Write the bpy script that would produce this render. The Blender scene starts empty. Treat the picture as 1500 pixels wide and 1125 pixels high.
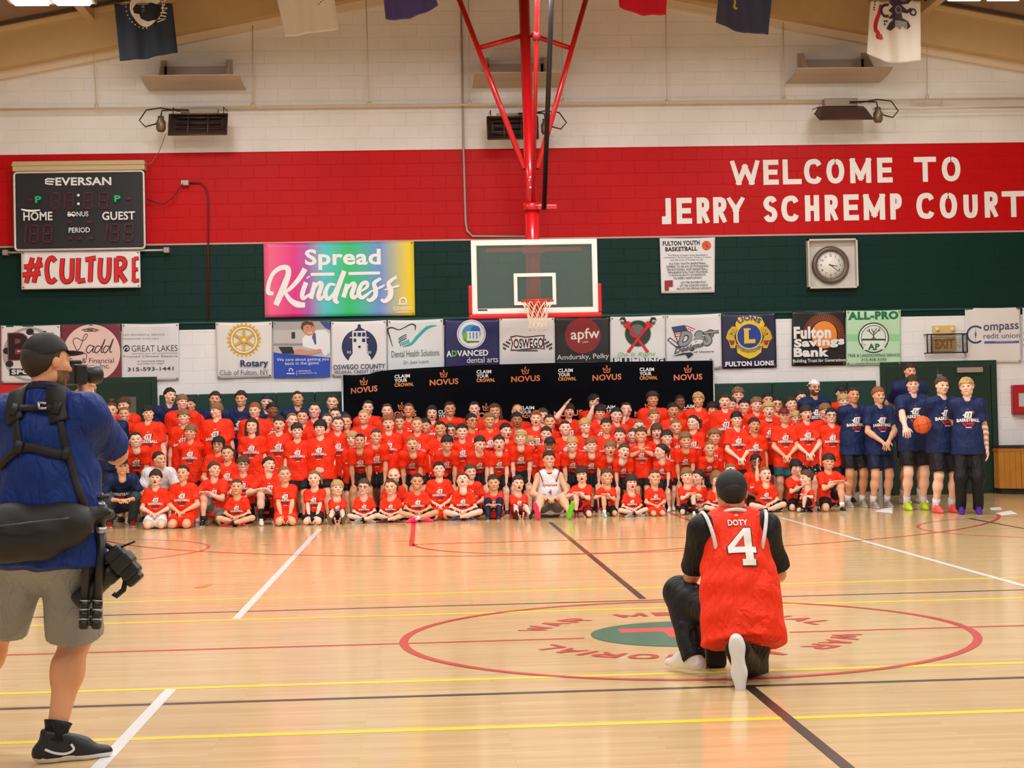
import bpy, bmesh, math, random
import numpy as np
from mathutils import Vector, Matrix, geometry
from mathutils.bvhtree import BVHTree

# ------------------------------------------------------------------ camera
CAM = (2388.2, 0.0548170, 0.0194184, -0.0214375, -1.652305, -10.4192, 1.425023)  # focal px, yaw, pitch, roll, x, y, z
_f, _yaw, _pit, _rol = CAM[:4]
FW = np.array([math.sin(_yaw)*math.cos(_pit), math.cos(_yaw)*math.cos(_pit), math.sin(_pit)])
RT = np.cross(FW, [0, 0, 1.0]); RT /= np.linalg.norm(RT)
UP = np.cross(RT, FW)
RT, UP = RT*math.cos(_rol)+UP*math.sin(_rol), -RT*math.sin(_rol)+UP*math.cos(_rol)
EYE = np.array(CAM[4:7])
scene = bpy.context.scene
col = scene.collection
cd = bpy.data.cameras.new('camera'); cd.sensor_width = 36.0; cd.lens = _f/1500*36.0
cd.clip_start = 0.1; cd.clip_end = 200
co = bpy.data.objects.new('camera', cd); col.objects.link(co)
co.matrix_world = Matrix([[RT[i], UP[i], -FW[i], EYE[i]] for i in range(3)]+[[0, 0, 0, 1]])
scene.camera = co

# ------------------------------------------------------------------ light and exposure
scene.view_settings.view_transform = 'Standard'; scene.view_settings.look = 'None'
scene.view_settings.exposure = 0.38; scene.view_settings.gamma = 1.0; scene.view_settings.use_curve_mapping = False
world = bpy.data.worlds.new('gym_air'); scene.world = world; world.use_nodes = True
world.node_tree.nodes['Background'].inputs[0].default_value = (1.0, 0.985, 0.965, 1)
world.node_tree.nodes['Background'].inputs[1].default_value = 0.30
def area(name, loc, size, power, color=(1, 0.975, 0.94), rot=(0, 0, 0)):
    l = bpy.data.lights.new(name, 'AREA'); l.shape = 'RECTANGLE'; l.size, l.size_y = size; l.energy = power; l.color = color
    o = bpy.data.objects.new(name, l); col.objects.link(o); o.location = loc; o.rotation_euler = rot
    return o
for _x in (-5.0, 0.0, 5.0):
    for _y, _p in ((11.2, 105), (5.5, 270), (-1.0, 165), (-7.5, 130)):
        area('gym_lamp_light', (_x, _y, 7.3), (1.2, 1.2), _p)

# ------------------------------------------------------------------ photo pixel -> point on a real plane of the hall
def ray(px, py):
    return FW + RT*(px-750)/_f - UP*(py-562.5)/_f
def atY(px, py, Y):
    d = ray(px, py); t = (Y-EYE[1])/d[1]; return EYE+t*d
def atZ(px, py, Z=0.0):
    d = ray(px, py); t = (Z-EYE[2])/d[2]; return EYE+t*d
WY = 15.58                      # back wall plane

# ------------------------------------------------------------------ materials
def lin(c):
    return tuple(((v/255)/12.92 if v/255 <= 0.04045 else ((v/255+0.055)/1.055)**2.4) for v in c)
MATS = {}
def mat(name, rgb, rough=0.6, metal=0.0, spec=0.5, bump=0.0, bscale=60, emit=0.0, vary=0.0, coat=0.0, alpha=1.0):
    if name in MATS: return MATS[name]
    m = bpy.data.materials.new(name); m.use_nodes = True; nt = m.node_tree
    b = nt.nodes['Principled BSDF']; c = (*lin(rgb), 1)
    b.inputs['Base Color'].default_value = c; b.inputs['Roughness'].default_value = rough
    b.inputs['Metallic'].default_value = metal; b.inputs['Specular IOR Level'].default_value = spec
    if coat: b.inputs['Coat Weight'].default_value = coat; b.inputs['Coat Roughness'].default_value = 0.15
    if emit:
        b.inputs['Emission Color'].default_value = c; b.inputs['Emission Strength'].default_value = emit
    if bump or vary:
        tc = nt.nodes.new('ShaderNodeTexCoord'); n = nt.nodes.new('ShaderNodeTexNoise')
        n.inputs['Scale'].default_value = bscale; n.inputs['Detail'].default_value = 3
        nt.links.new(tc.outputs['Object'], n.inputs['Vector'])
        if bump:
            bp = nt.nodes.new('ShaderNodeBump'); bp.inputs['Strength'].default_value = bump; bp.inputs['Distance'].default_value = 0.01
            nt.links.new(n.outputs['Fac'], bp.inputs['Height']); nt.links.new(bp.outputs['Normal'], b.inputs['Normal'])
        if vary:
            mx = nt.nodes.new('ShaderNodeMixRGB'); mx.blend_type = 'MULTIPLY'; mx.inputs['Fac'].default_value = vary
            mx.inputs['Color1'].default_value = c; nt.links.new(n.outputs['Fac'], mx.inputs['Color2'])
            nt.links.new(mx.outputs['Color'], b.inputs['Base Color'])
    MATS[name] = m
    return m
def paint(rgb, rough=0.6):
    return mat('paint_%02x%02x%02x' % tuple(rgb), rgb, rough)

# ------------------------------------------------------------------ objects
def tag(o, label=None, cat=None, group=None, kind=None):
    if label: o['label'] = label
    if cat: o['category'] = cat
    if group: o['group'] = group
    if kind: o['kind'] = kind
    return o
def empty(name, loc=(0, 0, 0), rz=0.0):
    o = bpy.data.objects.new(name, None); col.objects.link(o); o.location = loc; o.rotation_euler = (0, 0, rz)
    o.empty_display_size = 0.1
    return o
def link(name, me, mats, parent=None):
    o = bpy.data.objects.new(name, me); col.objects.link(o)
    for m in (mats if isinstance(mats, (list, tuple)) else [mats]): me.materials.append(m)
    if parent is not None: o.parent = parent
    return o
class MB:
    """collects shapes; build() links them as one mesh object (points are given in world space, stored relative to the parent thing)"""
    def __init__(s): s.v = []; s.f = []; s.m = []; s.sm = []
    def add(s, V, F, mi=0, smooth=False):
        n = len(s.v); s.v += [tuple(map(float, p)) for p in V]; s.f += [tuple(i+n for i in f) for f in F]
        s.m += [mi]*len(F); s.sm += [smooth]*len(F); return s
    def box(s, lo, hi, mi=0):
        x0, y0, z0 = lo; x1, y1, z1 = hi
        V = [(x0, y0, z0), (x1, y0, z0), (x1, y1, z0), (x0, y1, z0), (x0, y0, z1), (x1, y0, z1), (x1, y1, z1), (x0, y1, z1)]
        return s.add(V, [(0, 3, 2, 1), (4, 5, 6, 7), (0, 1, 5, 4), (1, 2, 6, 5), (2, 3, 7, 6), (3, 0, 4, 7)], mi)
    def prism(s, poly, d, mi=0):
        """closed polygon of 3D points pushed along vector d"""
        n = len(poly); P = [np.array(p, float) for p in poly]; d = np.array(d, float)
        return s.add(P+[p+d for p in P], [tuple(range(n-1, -1, -1)), tuple(range(n, 2*n))]+[(i, (i+1) % n, n+(i+1) % n, n+i) for i in range(n)], mi)
    def tube(s, pts, r, seg=10, mi=0, closed=False, cap=True):
        P = [np.array(p, float) for p in pts]; n = len(P); R = r if isinstance(r, (list, tuple)) else [r]*n
        V = []; F = []; prev = None
        for i in range(n):
            a = P[(i-1) % n] if (closed or i > 0) else P[i]; b = P[(i+1) % n] if (closed or i < n-1) else P[i]
            t = b-a; t /= (np.linalg.norm(t)+1e-12)
            if prev is None:
                h = np.array([0, 0, 1.0]) if abs(t[2]) < 0.9 else np.array([1.0, 0, 0]); u = np.cross(t, h)
            else: u = prev-t*np.dot(prev, t)
            u /= (np.linalg.norm(u)+1e-12); prev = u; w = np.cross(t, u)
            V += [P[i]+R[i]*(math.cos(2*math.pi*k/seg)*u+math.sin(2*math.pi*k/seg)*w) for k in range(seg)]
        for i in range(n if closed else n-1):
            j = (i+1) % n
            F += [(i*seg+k, i*seg+(k+1) % seg, j*seg+(k+1) % seg, j*seg+k) for k in range(seg)]
        if cap and not closed: F += [tuple(range(seg-1, -1, -1)), tuple((n-1)*seg+k for k in range(seg))]
        return s.add(V, F, mi, True)
    def lathe(s, c, prof, axis=(0, 0, 1), seg=24, mi=0):
        """profile of (radius, height) turned about an axis through c"""
        a = np.array(axis, float); a /= np.linalg.norm(a); h = np.array([1.0, 0, 0]) if abs(a[0]) < 0.8 else np.array([0, 1.0, 0])
        u = np.cross(a, h); u /= np.linalg.norm(u); w = np.cross(a, u); c = np.array(c, float); V = []; F = []
        for r, z in prof: V += [c+a*z+max(r, 1e-5)*(math.cos(2*math.pi*k/seg)*u+math.sin(2*math.pi*k/seg)*w) for k in range(seg)]
        for i in range(len(prof)-1): F += [(i*seg+k, i*seg+(k+1) % seg, (i+1)*seg+(k+1) % seg, (i+1)*seg+k) for k in range(seg)]
        return s.add(V, F, mi, True)
    def build(s, name, mats, parent=None, bevel=0.0):
        off = np.array(parent_world(parent)) if parent is not None else np.zeros(3)
        me = bpy.data.meshes.new(name); me.from_pydata([tuple(np.array(p)-off) for p in s.v], [], s.f)
        me.polygons.foreach_set('material_index', s.m); me.polygons.foreach_set('use_smooth', s.sm); me.update()
        bm = bmesh.new(); bm.from_mesh(me); bmesh.ops.recalc_face_normals(bm, faces=bm.faces); bm.to_mesh(me); bm.free()
        o = link(name, me, mats, parent)
        if bevel:
            b = o.modifiers.new('edge', 'BEVEL'); b.width = bevel; b.segments = 2; b.limit_method = 'ANGLE'
        return o
WORLD_OF = {}
def parent_world(p):
    v = np.zeros(3)
    while p is not None: v = v+np.array(p.location); p = p.parent
    return v
def struct(o): o['kind'] = 'structure'; return o

# ------------------------------------------------------------------ lettering
_TXT = {}
def text2d(s, bold=0.0, shear=0.0):
    """flat glyph mesh normalised to its own box: x 0..1, y 0..1 = box of the glyphs"""
    k = (s, bold, shear)
    if k in _TXT: return _TXT[k]
    c = bpy.data.curves.new('glyphs', 'FONT'); c.body = s; c.offset = bold; c.shear = shear; c.resolution_u = 3; c.fill_mode = 'FRONT'
    c.space_character = 1.0+bold*2.0
    o = bpy.data.objects.new('glyphs', c); col.objects.link(o); bpy.context.view_layer.update()
    me = o.to_mesh(); V = np.array([v.co[:2] for v in me.vertices]); F = [tuple(p.vertices) for p in me.polygons]
    o.to_mesh_clear(); bpy.data.objects.remove(o); bpy.data.curves.remove(c)
    lo, hi = V.min(0), V.max(0); asp = (hi[0]-lo[0])/(hi[1]-lo[1]); V = (V-lo)/(hi-lo)
    _TXT[k] = (V, F, asp); return _TXT[k]
class Art:
    """flat printed artwork on an upright plane Y = const, drawn in photo pixels that are cast onto that plane; each layer lies a little in front of the last"""
    def __init__(s, Y, step=0.0008, ripple=None, base=0.002, lim=.07): s.lim = lim; s.Y = Y; s.L = []; s.step = step; s.n = 0; s.rip = ripple; s.base = base
    def _put(s, V, F, rgb, lay=None):
        s.n += 1; s.L.append((np.array(V, float), F, tuple(rgb), s.base+s.step*(s.n if lay is None else lay)))
    def pts(s, P): return [atY(x, y, s.Y) for x, y in P]
    def poly(s, P, rgb):
        W = s.pts(P); T = geometry.tessellate_polygon([[Vector((w[0], w[2], 0)) for w in W]])
        s._put(W, [tuple(t) for t in T], rgb); return s
    def rect(s, x0, y0, x1, y1, rgb): return s.poly([(x0, y0), (x1, y0), (x1, y1), (x0, y1)], rgb)
    def disc(s, x, y, rx, ry, rgb, n=40, a0=0, a1=360):
        P = [(x+rx*math.cos(math.radians(a0+(a1-a0)*k/n)), y-ry*math.sin(math.radians(a0+(a1-a0)*k/n))) for k in range(n+(a1-a0 < 360))]
        return s.poly(P, rgb)
    def ring(s, x, y, r0, r1, rgb, n=48, a0=0, a1=360):
        A = [math.radians(a0+(a1-a0)*k/n) for k in range(n+1)]
        W = s.pts([(x+r0*math.cos(a), y-r0*math.sin(a)) for a in A]+[(x+r1*math.cos(a), y-r1*math.sin(a)) for a in A])
        s._put(W, [(i, i+1, n+2+i, n+1+i) for i in range(n)], rgb); return s
    def stroke(s, P, w, rgb, smooth=True):
        """brush line through P with width w (number or per-point list), in pixels"""
        P = np.array(P, float); W = np.array(w if isinstance(w, (list, tuple)) else [w]*len(P), float)
        if smooth and len(P) > 2: P, W = spline(P, W)
        t = np.gradient(P, axis=0); t /= (np.linalg.norm(t, axis=1)[:, None]+1e-9); nrm = np.stack([-t[:, 1], t[:, 0]], 1)
        n = len(P); A = s.pts(np.concatenate([P+nrm*W[:, None]/2, P-nrm*W[:, None]/2]))
        s._put(A, [(i, i+1, n+i+1, n+i) for i in range(n-1)], rgb); return s
    def text(s, body, x0, y0, x1, y1, h, rgb, bold=0.0, shear=0.0, outline=None, ow=1.2):
        """lettering whose box runs along the base line (x0,y0)-(x1,y1) with the height h, all in pixels"""
        V, F, asp = text2d(body, bold, shear)
        a = np.array(s.pts([(x0, y0)])[0]); b = np.array(s.pts([(x1, y1)])[0]); ex = b-a
        hz = h/(_f/np.dot(a-EYE, FW)); ez = np.array([0, 0, hz])
        if outline:
            W_, F_, _ = text2d(body, bold+0.035*ow, shear)
            e = ow/max(abs(x1-x0), 1); e2 = ow/h
            W = [a+ex*(u*(1+2*e)-e)+ez*(v*(1+2*e2)-e2) for u, v in W_]; s._put(W, F_, outline)
        s._put([a+ex*u+ez*v for u, v in V], F, rgb); return s
    def arctext(s, body, cx, cy, r, a0, a1, h, rgb, bold=0.02, inner=False):
        V, F, asp = text2d(body, bold)
        P = []
        for u, v in V:
            a = math.radians(a0+(a1-a0)*u); rr = (r-h*v) if inner else (r+h*v)
            P.append((cx+rr*math.cos(a), cy-rr*math.sin(a)))
        s._put(s.pts(P), F, rgb); return s
    def build(s, name, parent, label=None):
        cols = []; V = []; F = []; M = []
        off = parent_world(parent) if parent is not None else np.zeros(3)
        for W, fs, rgb, lay in s.L:
            if rgb not in cols: cols.append(rgb)
            n = len(V)
            if s.rip is not None: W, fs = fine(W, fs, s.lim)
            for w in W:
                w = np.array(w); y = s.Y-lay
                if s.rip is not None: y -= s.rip(w[0], w[2])
                V.append((w[0]-off[0], y-off[1], w[2]-off[2]))
            F += [tuple(i+n for i in f) for f in fs]; M += [cols.index(rgb)]*len(fs)
        me = bpy.data.meshes.new(name); me.from_pydata(V, [], F); me.polygons.foreach_set('material_index', M); me.update()
        o = link(name, me, [paint(c, 0.5) for c in cols], parent)
        if label: o['label'] = label
        return o
def fine(W, fs, lim=.07):
    """cut long faces up so that the print follows the waves of its sheet"""
    W = [np.array(w) for w in W]; todo = [(f[0], f[i], f[i+1]) for f in fs for i in range(1, len(f)-1)]; out = []
    while todo:
        t = todo.pop(); d = [np.linalg.norm((W[t[i]]-W[t[(i+1) % 3]])[[0, 2]]) for i in range(3)]; k = int(np.argmax(d))
        if d[k] < lim: out.append(t); continue
        i, j, l = t[k], t[(k+1) % 3], t[(k+2) % 3]; W.append((W[i]+W[j])/2); m = len(W)-1; todo += [(i, m, l), (m, j, l)]
    return W, out
# plain painted capitals made of straight and bent brush strokes, in a unit box (y up)
_c = [(.96, .80), (.80, .97), (.5, 1), (.16, .88), (.02, .5), (.16, .12), (.5, 0), (.80, .03), (.96, .20)]
_o = [(.5, 1), (.16, .88), (.02, .5), (.16, .12), (.5, 0), (.84, .12), (.98, .5), (.84, .88), (.5, 1)]
_r = [(.05, 1), (.6, 1), (.92, .90), (.92, .62), (.6, .5), (.05, .5)]
GLYPH = {'W': [[(0, 1), (.24, 0)], [(.24, 0), (.5, .78)], [(.5, .78), (.76, 0)], [(.76, 0), (1, 1)]], 'E': [[(.08, 0), (.08, 1)], [(.08, 1), (1, 1)], [(.08, .5), (.9, .5)], [(.08, 0), (1, 0)]],
         'L': [[(.08, 1), (.08, 0)], [(.08, 0), (1, 0)]], 'C': [_c], 'O': [_o], 'M': [[(.06, 0), (.06, 1)], [(.06, 1), (.5, .15)], [(.5, .15), (.94, 1)], [(.94, 1), (.94, 0)]],
         'T': [[(0, 1), (1, 1)], [(.5, 1), (.5, 0)]], 'J': [[(1, 1), (1, 0)], [(1, 0), (0, 0)], [(0, 0), (0, .12)]], 'R': [[(.06, 0), (.06, 1)], _r, [(.45, .5), (1, 0)]], 'Y': [[(0, 1), (.5, .48)], [(1, 1), (.5, .48)], [(.5, .5), (.5, 0)]],
         'S': [[(.94, .84), (.72, .99), (.3, .97), (.06, .78), (.25, .56), (.75, .44), (.95, .22), (.7, .01), (.28, .01), (.04, .17)]], 'H': [[(.06, 0), (.06, 1)], [(.94, 0), (.94, 1)], [(.06, .5), (.94, .5)]],
         'P': [[(.06, 0), (.06, 1)], _r], 'U': [[(.06, 1), (.06, .3), (.22, .04), (.5, 0), (.78, .04), (.94, .3), (.94, 1)]], 'A': [[(0, 0), (.5, 1)], [(.5, 1), (1, 0)], [(.2, .32), (.8, .32)]], 'I': [[(.5, 0), (.5, 1)]]}
def glyph_quads(c, w, asp):
    """stroke outlines of one capital; w = stroke width in letter heights, asp = letter width / height"""
    out = []
    for P in GLYPH[c]:
        P = np.array(P, float); P = np.stack([w/2+P[:, 0]*(asp-w), w/2+P[:, 1]*(1-w)], 1)
        if len(P) > 2: P, _ = spline(P, np.ones(len(P)), 6)
        elif len(P) == 2 and P.shape[0] == 2:
            d = (P[1]-P[0])/np.linalg.norm(P[1]-P[0])*w/2
            P = np.array([P[0]-d, P[1]+d])
        t = np.gradient(P, axis=0); t /= (np.linalg.norm(t, axis=1)[:, None]+1e-9); nn = np.stack([-t[:, 1], t[:, 0]], 1)*w/2
        n = len(P); out.append((list(np.clip(P+nn, [0, 0], [asp, 1]))+list(np.clip(P-nn, [0, 0], [asp, 1])), [(i, i+1, n+i+1, n+i) for i in range(n-1)]))
    return out
def spline(P, W, k=8):
    n = len(P); Q = []; R = []
    for i in range(n-1):
        p0, p1, p2, p3 = P[max(i-1, 0)], P[i], P[i+1], P[min(i+2, n-1)]
        for j in range(k):
            t = j/k; Q.append(0.5*((2*p1)+(-p0+p2)*t+(2*p0-5*p1+4*p2-p3)*t*t+(-p0+3*p1-3*p2+p3)*t**3)); R.append(W[i]*(1-t)+W[i+1]*t)
    Q.append(P[-1]); R.append(W[-1]); return np.array(Q), np.array(R)
# ------------------------------------------------------------------ the hall
def nodes(name):
    m = bpy.data.materials.new(name); m.use_nodes = True
    return m, m.node_tree, m.node_tree.nodes['Principled BSDF']
def wall_material():
    m, nt, b = nodes('painted_block'); N = nt.nodes.new; L = nt.links.new
    tc = N('ShaderNodeTexCoord'); sp = N('ShaderNodeSeparateXYZ'); L(tc.outputs['Object'], sp.inputs[0])
    cb = N('ShaderNodeCombineXYZ'); L(sp.outputs['X'], cb.inputs['X']); L(sp.outputs['Z'], cb.inputs['Y'])
    br = N('ShaderNodeTexBrick'); L(cb.outputs[0], br.inputs['Vector']); br.inputs['Scale'].default_value = 1.0
    br.inputs['Brick Width'].default_value = 0.406; br.inputs['Row Height'].default_value = 0.2032
    br.inputs['Mortar Size'].default_value = 0.007; br.inputs['Mortar Smooth'].default_value = 0.6; br.inputs['Bias'].default_value = 0
    cr = N('ShaderNodeValToRGB'); cr.color_ramp.interpolation = 'CONSTANT'
    mp = N('ShaderNodeMath'); mp.operation = 'DIVIDE'; mp.inputs[1].default_value = 10.0; L(sp.outputs['Z'], mp.inputs[0]); L(mp.outputs[0], cr.inputs['Fac'])
    e = cr.color_ramp.elements; e[0].position = 0; e[0].color = (*lin((246, 247, 250)), 1)
    e[1].position = .2855; e[1].color = (*lin((0, 46, 41)), 1)
    for p, c in ((.425, (196, 2, 8)), (.567, (233, 231, 229))):
        q = e.new(p); q.color = (*lin(c), 1)
    nz = N('ShaderNodeTexNoise'); nz.inputs['Scale'].default_value = 1.3; nz.inputs['Detail'].default_value = 5; L(tc.outputs['Object'], nz.inputs['Vector'])
    mr = N('ShaderNodeMapRange'); mr.inputs[1].default_value = .3; mr.inputs[2].default_value = .7; mr.inputs[3].default_value = .9; mr.inputs[4].default_value = 1.0; L(nz.outputs['Fac'], mr.inputs[0])
    mx = N('ShaderNodeMixRGB'); mx.blend_type = 'MULTIPLY'; mx.inputs[0].default_value = 1; L(cr.outputs[0], mx.inputs[1]); L(mr.outputs[0], mx.inputs[2])
    L(mx.outputs[0], b.inputs['Base Color']); b.inputs['Roughness'].default_value = .46; b.inputs['Specular IOR Level'].default_value = .2
    n2 = N('ShaderNodeTexNoise'); n2.inputs['Scale'].default_value = 22; L(tc.outputs['Object'], n2.inputs['Vector'])
    ad = N('ShaderNodeMath'); ad.operation = 'MULTIPLY_ADD'; ad.inputs[1].default_value = -1.0; L(br.outputs['Fac'], ad.inputs[0])
    ml = N('ShaderNodeMath'); ml.operation = 'MULTIPLY'; ml.inputs[1].default_value = .35; L(n2.outputs['Fac'], ml.inputs[0]); L(ml.outputs[0], ad.inputs[2])
    bp = N('ShaderNodeBump'); bp.inputs['Strength'].default_value = .55; bp.inputs['Distance'].default_value = .008; L(ad.outputs[0], bp.inputs['Height']); L(bp.outputs[0], b.inputs['Normal'])
    return m
def floor_material():
    m, nt, b = nodes('maple_boards'); N = nt.nodes.new; L = nt.links.new
    tc = N('ShaderNodeTexCoord'); sp = N('ShaderNodeSeparateXYZ'); L(tc.outputs['Object'], sp.inputs[0])
    cb = N('ShaderNodeCombineXYZ'); L(sp.outputs['X'], cb.inputs['X']); L(sp.outputs['Y'], cb.inputs['Y'])
    br = N('ShaderNodeTexBrick'); L(cb.outputs[0], br.inputs['Vector']); br.inputs['Scale'].default_value = 1
    br.inputs['Brick Width'].default_value = 1.3; br.inputs['Row Height'].default_value = .057; br.inputs['Mortar Size'].default_value = .0008
    br.inputs['Color1'].default_value = (*lin((228, 197, 144)), 1); br.inputs['Color2'].default_value = (*lin((218, 182, 126)), 1); br.inputs['Mortar'].default_value = (*lin((208, 166, 108)), 1)
    mpn = N('ShaderNodeMapping'); mpn.inputs['Scale'].default_value = (1.4, 14, 1); L(tc.outputs['Object'], mpn.inputs['Vector'])
    nz = N('ShaderNodeTexNoise'); nz.inputs['Scale'].default_value = 2.0; nz.inputs['Detail'].default_value = 6; L(mpn.outputs[0], nz.inputs['Vector'])
    mr = N('ShaderNodeMapRange'); mr.inputs[1].default_value = .3; mr.inputs[2].default_value = .7; mr.inputs[3].default_value = .93; mr.inputs[4].default_value = 1.03; L(nz.outputs['Fac'], mr.inputs[0])
    mx = N('ShaderNodeMixRGB'); mx.blend_type = 'MULTIPLY'; mx.inputs[0].default_value = 1; L(br.outputs['Color'], mx.inputs[1]); L(mr.outputs[0], mx.inputs[2]); L(mx.outputs[0], b.inputs['Base Color'])
    b.inputs['Roughness'].default_value = .27; b.inputs['Specular IOR Level'].default_value = .5
    b.inputs['Coat Weight'].default_value = .55; b.inputs['Coat Roughness'].default_value = .10
    n2 = N('ShaderNodeTexNoise'); n2.inputs['Scale'].default_value = 3.0; n2.inputs['Detail'].default_value = 3; L(mpn.outputs[0], n2.inputs['Vector'])
    bp = N('ShaderNodeBump'); bp.inputs['Strength'].default_value = .06; bp.inputs['Distance'].default_value = .01; L(n2.outputs['Fac'], bp.inputs['Height']); L(bp.outputs[0], b.inputs['Normal']); L(bp.outputs[0], b.inputs['Coat Normal'])
    return m
floor = struct(MB().box((-13, -14, -.2), (13, WY+.1, 0)).build('floor', floor_material()))
def film(name, color, quads, lay):
    z = .0006+.00018*lay; mb = MB()
    for q in quads: mb.add([(x, y, z) for x, y in q], [tuple(range(len(q)))])
    return mb.build(name, mat('court_paint_%02x%02x%02x' % color, color, .3, coat=.4), floor)
def hline(y, w, x0=-12.5, x1=12.5): return [(x0, y-w/2), (x1, y-w/2), (x1, y+w/2), (x0, y+w/2)]
def vline(x, w, y0, y1): return [(x-w/2, y0), (x+w/2, y0), (x+w/2, y1), (x-w/2, y1)]
def arc(cx, cy, r, w, a0, a1, n=72):
    A = [math.radians(a0+(a1-a0)*k/n) for k in range(n+1)]
    return [[(cx+(r-w/2)*math.cos(A[i]), cy+(r-w/2)*math.sin(A[i])), (cx+(r+w/2)*math.cos(A[i]), cy+(r+w/2)*math.sin(A[i])),
             (cx+(r+w/2)*math.cos(A[i+1]), cy+(r+w/2)*math.sin(A[i+1])), (cx+(r-w/2)*math.cos(A[i+1]), cy+(r-w/2)*math.sin(A[i+1]))] for i in range(n)]
YEL, RED, BLK, WHT, GRN = (250, 226, 40), (206, 48, 40), (46, 38, 34), (236, 236, 236), (20, 112, 88)
film('court_line', YEL, [hline(y, .068) for y in (-2.93, -1.55, 1.42, 2.82)], 1)
film('court_line', BLK, [hline(-2.03, .058), hline(1.93, .05)], 2)
film('court_line', RED, [hline(-.06, .05, -12.5, -.66), hline(-.06, .05, .66, 12.5)], 3)
film('court_line', WHT, [vline(-3.03, .06, 1.47, 11.0), vline(-3.03, .06, -9, -1.58), vline(3.04, .06, 1.5, 11.0), vline(3.04, .06, -9, -1.5)], 4)
film('court_line', BLK, [vline(0, .056, 2.03, 11.2), vline(0, .056, -9, -2.03)], 5)
film('court_line', RED, [vline(-1.81, .06, 7.75, 13.5), vline(1.81, .06, 7.75, 13.5), hline(8.0, .05, -1.8, 1.8), hline(8.55, .03, -2.05, -1.8)]+arc(0, 8.0, 1.78, .05, 180, 360), 6)
film('court_line', RED, arc(0, 12.2, 6.05, .05, 180, 345), 7)
film('court_line', (224, 84, 66), arc(-6.0, 8.2, 1.88, .04, -95, 95)+arc(6.0, 8.2, 1.88, .04, 85, 275), 8)
film('court_line', (66, 50, 40), [vline(5.22, .05, 7.2, 9.9)], 9)
film('center_circle', RED, arc(0, 0, 1.805, .055, 0, 360, 120), 10)
film('center_emblem', GRN, [[(.605*math.cos(2*math.pi*k/64), .03+.6*math.sin(2*math.pi*k/64)) for k in range(64)]], 10)
film('center_letter', (226, 70, 72), [[(-.40, .14), (.40, .14), (.40, .32), (-.40, .32)], [(-.12, -.14), (.05, -.14), (.05, .14), (-.12, .14)], [(.24, -.32), (.40, -.32), (.40, .14), (.24, .14)]], 11)
film('floor_tape', (246, 150, 40), [[(-3.66, 3.78), (-3.57, 3.78), (-3.53, 4.06), (-3.60, 4.06)], [(-3.55, 8.5), (-3.48, 8.5), (-3.46, 8.78), (-3.52, 8.78)]], 11)
for a0, a1 in ((163, 13), (-13, -160)):
    mb = MB(); cells = [(c, {'W': 1.3, 'M': 1.2, 'I': .4}.get(c, 1.0)) for c in 'WAR MEMORIAL']; tot = sum(w for c, w in cells); pos = 0
    for c, wd in cells:
        if c != ' ':
            for n_, (V, F) in enumerate(glyph_quads(c, .19, .86*wd)):
                P = []
                for x, v in V:
                    a = math.radians(a0+(a1-a0)*(pos+x+.07*wd)/tot); r = .93+.19*v; P.append((r*math.cos(a), r*math.sin(a)+.03, .0027+.00008*n_))
                mb.add(P, F)
        pos += wd
    mb.build('court_lettering', mat('court_paint_%02x%02x%02x' % RED, RED, .3, coat=.4), floor)

wall_mat = wall_material()
def roofz(x, base): return base-.19*abs(x+.1)
gable = [(-12, WY, 0), (12, WY, 0), (12, WY, roofz(12, 9.3)), (-.1, WY, 9.3), (-12, WY, roofz(-12, 9.3))]
wall_back = struct(MB().prism(gable, (0, .2, 0)).build('wall_back', wall_mat))
plain_white = mat('side_wall_paint', (222, 214, 202), .6)
struct(MB().box((-12.6, -14, 0), (-12.4, WY+.2, 7.4)).build('wall_left', plain_white))
struct(MB().box((12.4, -14, 0), (12.6, WY+.2, 7.4)).build('wall_right', plain_white))
deck = mat('roof_deck', (150, 122, 98), .7, bump=.3, bscale=4, vary=.25)
mb = MB()
for s in (-1, 1):
    x0, x1 = (-12.6, -.1) if s < 0 else (-.1, 12.6)
    P = [(x0, -14, roofz(x0, 9.16)), (x1, -14, roofz(x1, 9.16)), (x1, WY+.1, roofz(x1, 9.16)), (x0, WY+.1, roofz(x0, 9.16))]
    mb.prism(P, (0, 0, .12))
ceiling = struct(mb.build('ceiling', deck))
mb = MB()
for x in (-10.2, -6.72, -3.3, 3.1, 6.52, 10.0): mb.box((x-.07, -14, roofz(x, 9.0)), (x+.07, 15.25, roofz(x, 9.16)))
mb.build('ceiling_purlin', mat('purlin_paint', (206, 178, 140), .6), ceiling)
mb = MB()
for k in range(14):
    y = 14.9-k*2.1; mb.prism([(-12, y, roofz(-12, 9.14)), (-.1, y, 9.14), (-.1, y, 9.10), (-12, y, roofz(-12, 9.10))], (0, .05, 0)); mb.prism([(12, y, roofz(12, 9.14)), (-.1, y, 9.14), (-.1, y, 9.10), (12, y, roofz(12, 9.10))], (0, .05, 0))
mb.build('ceiling_joint', mat('joint_dark', (70, 58, 50), .8), ceiling)
beam_mat = mat('glulam_paint', (208, 176, 126), .55, bump=.1, bscale=6, vary=.15)
trim_mat = mat('gable_trim_paint', (222, 206, 184), .6)
for k, (ya, yb, za, zb, nm, mm) in enumerate(((15.24, WY-.001, 8.53, 9.15, 'ceiling_beam', beam_mat), (15.46, WY-.001, 8.41, 8.53, 'trim_1', trim_mat), (15.20, 15.30, 9.09, 9.17, 'trim_2', mat('beam_cap', (222, 196, 148), .55)))):
    mb = MB()
    for x0, x1 in ((-12, -.1), (-.1, 12)):
        mb.prism([(x0, ya, roofz(x0, za)), (x1, ya, roofz(x1, za)), (x1, ya, roofz(x1, zb)), (x0, ya, roofz(x0, zb))], (0, yb-ya, 0))
    struct(mb.build(nm, mm))
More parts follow.
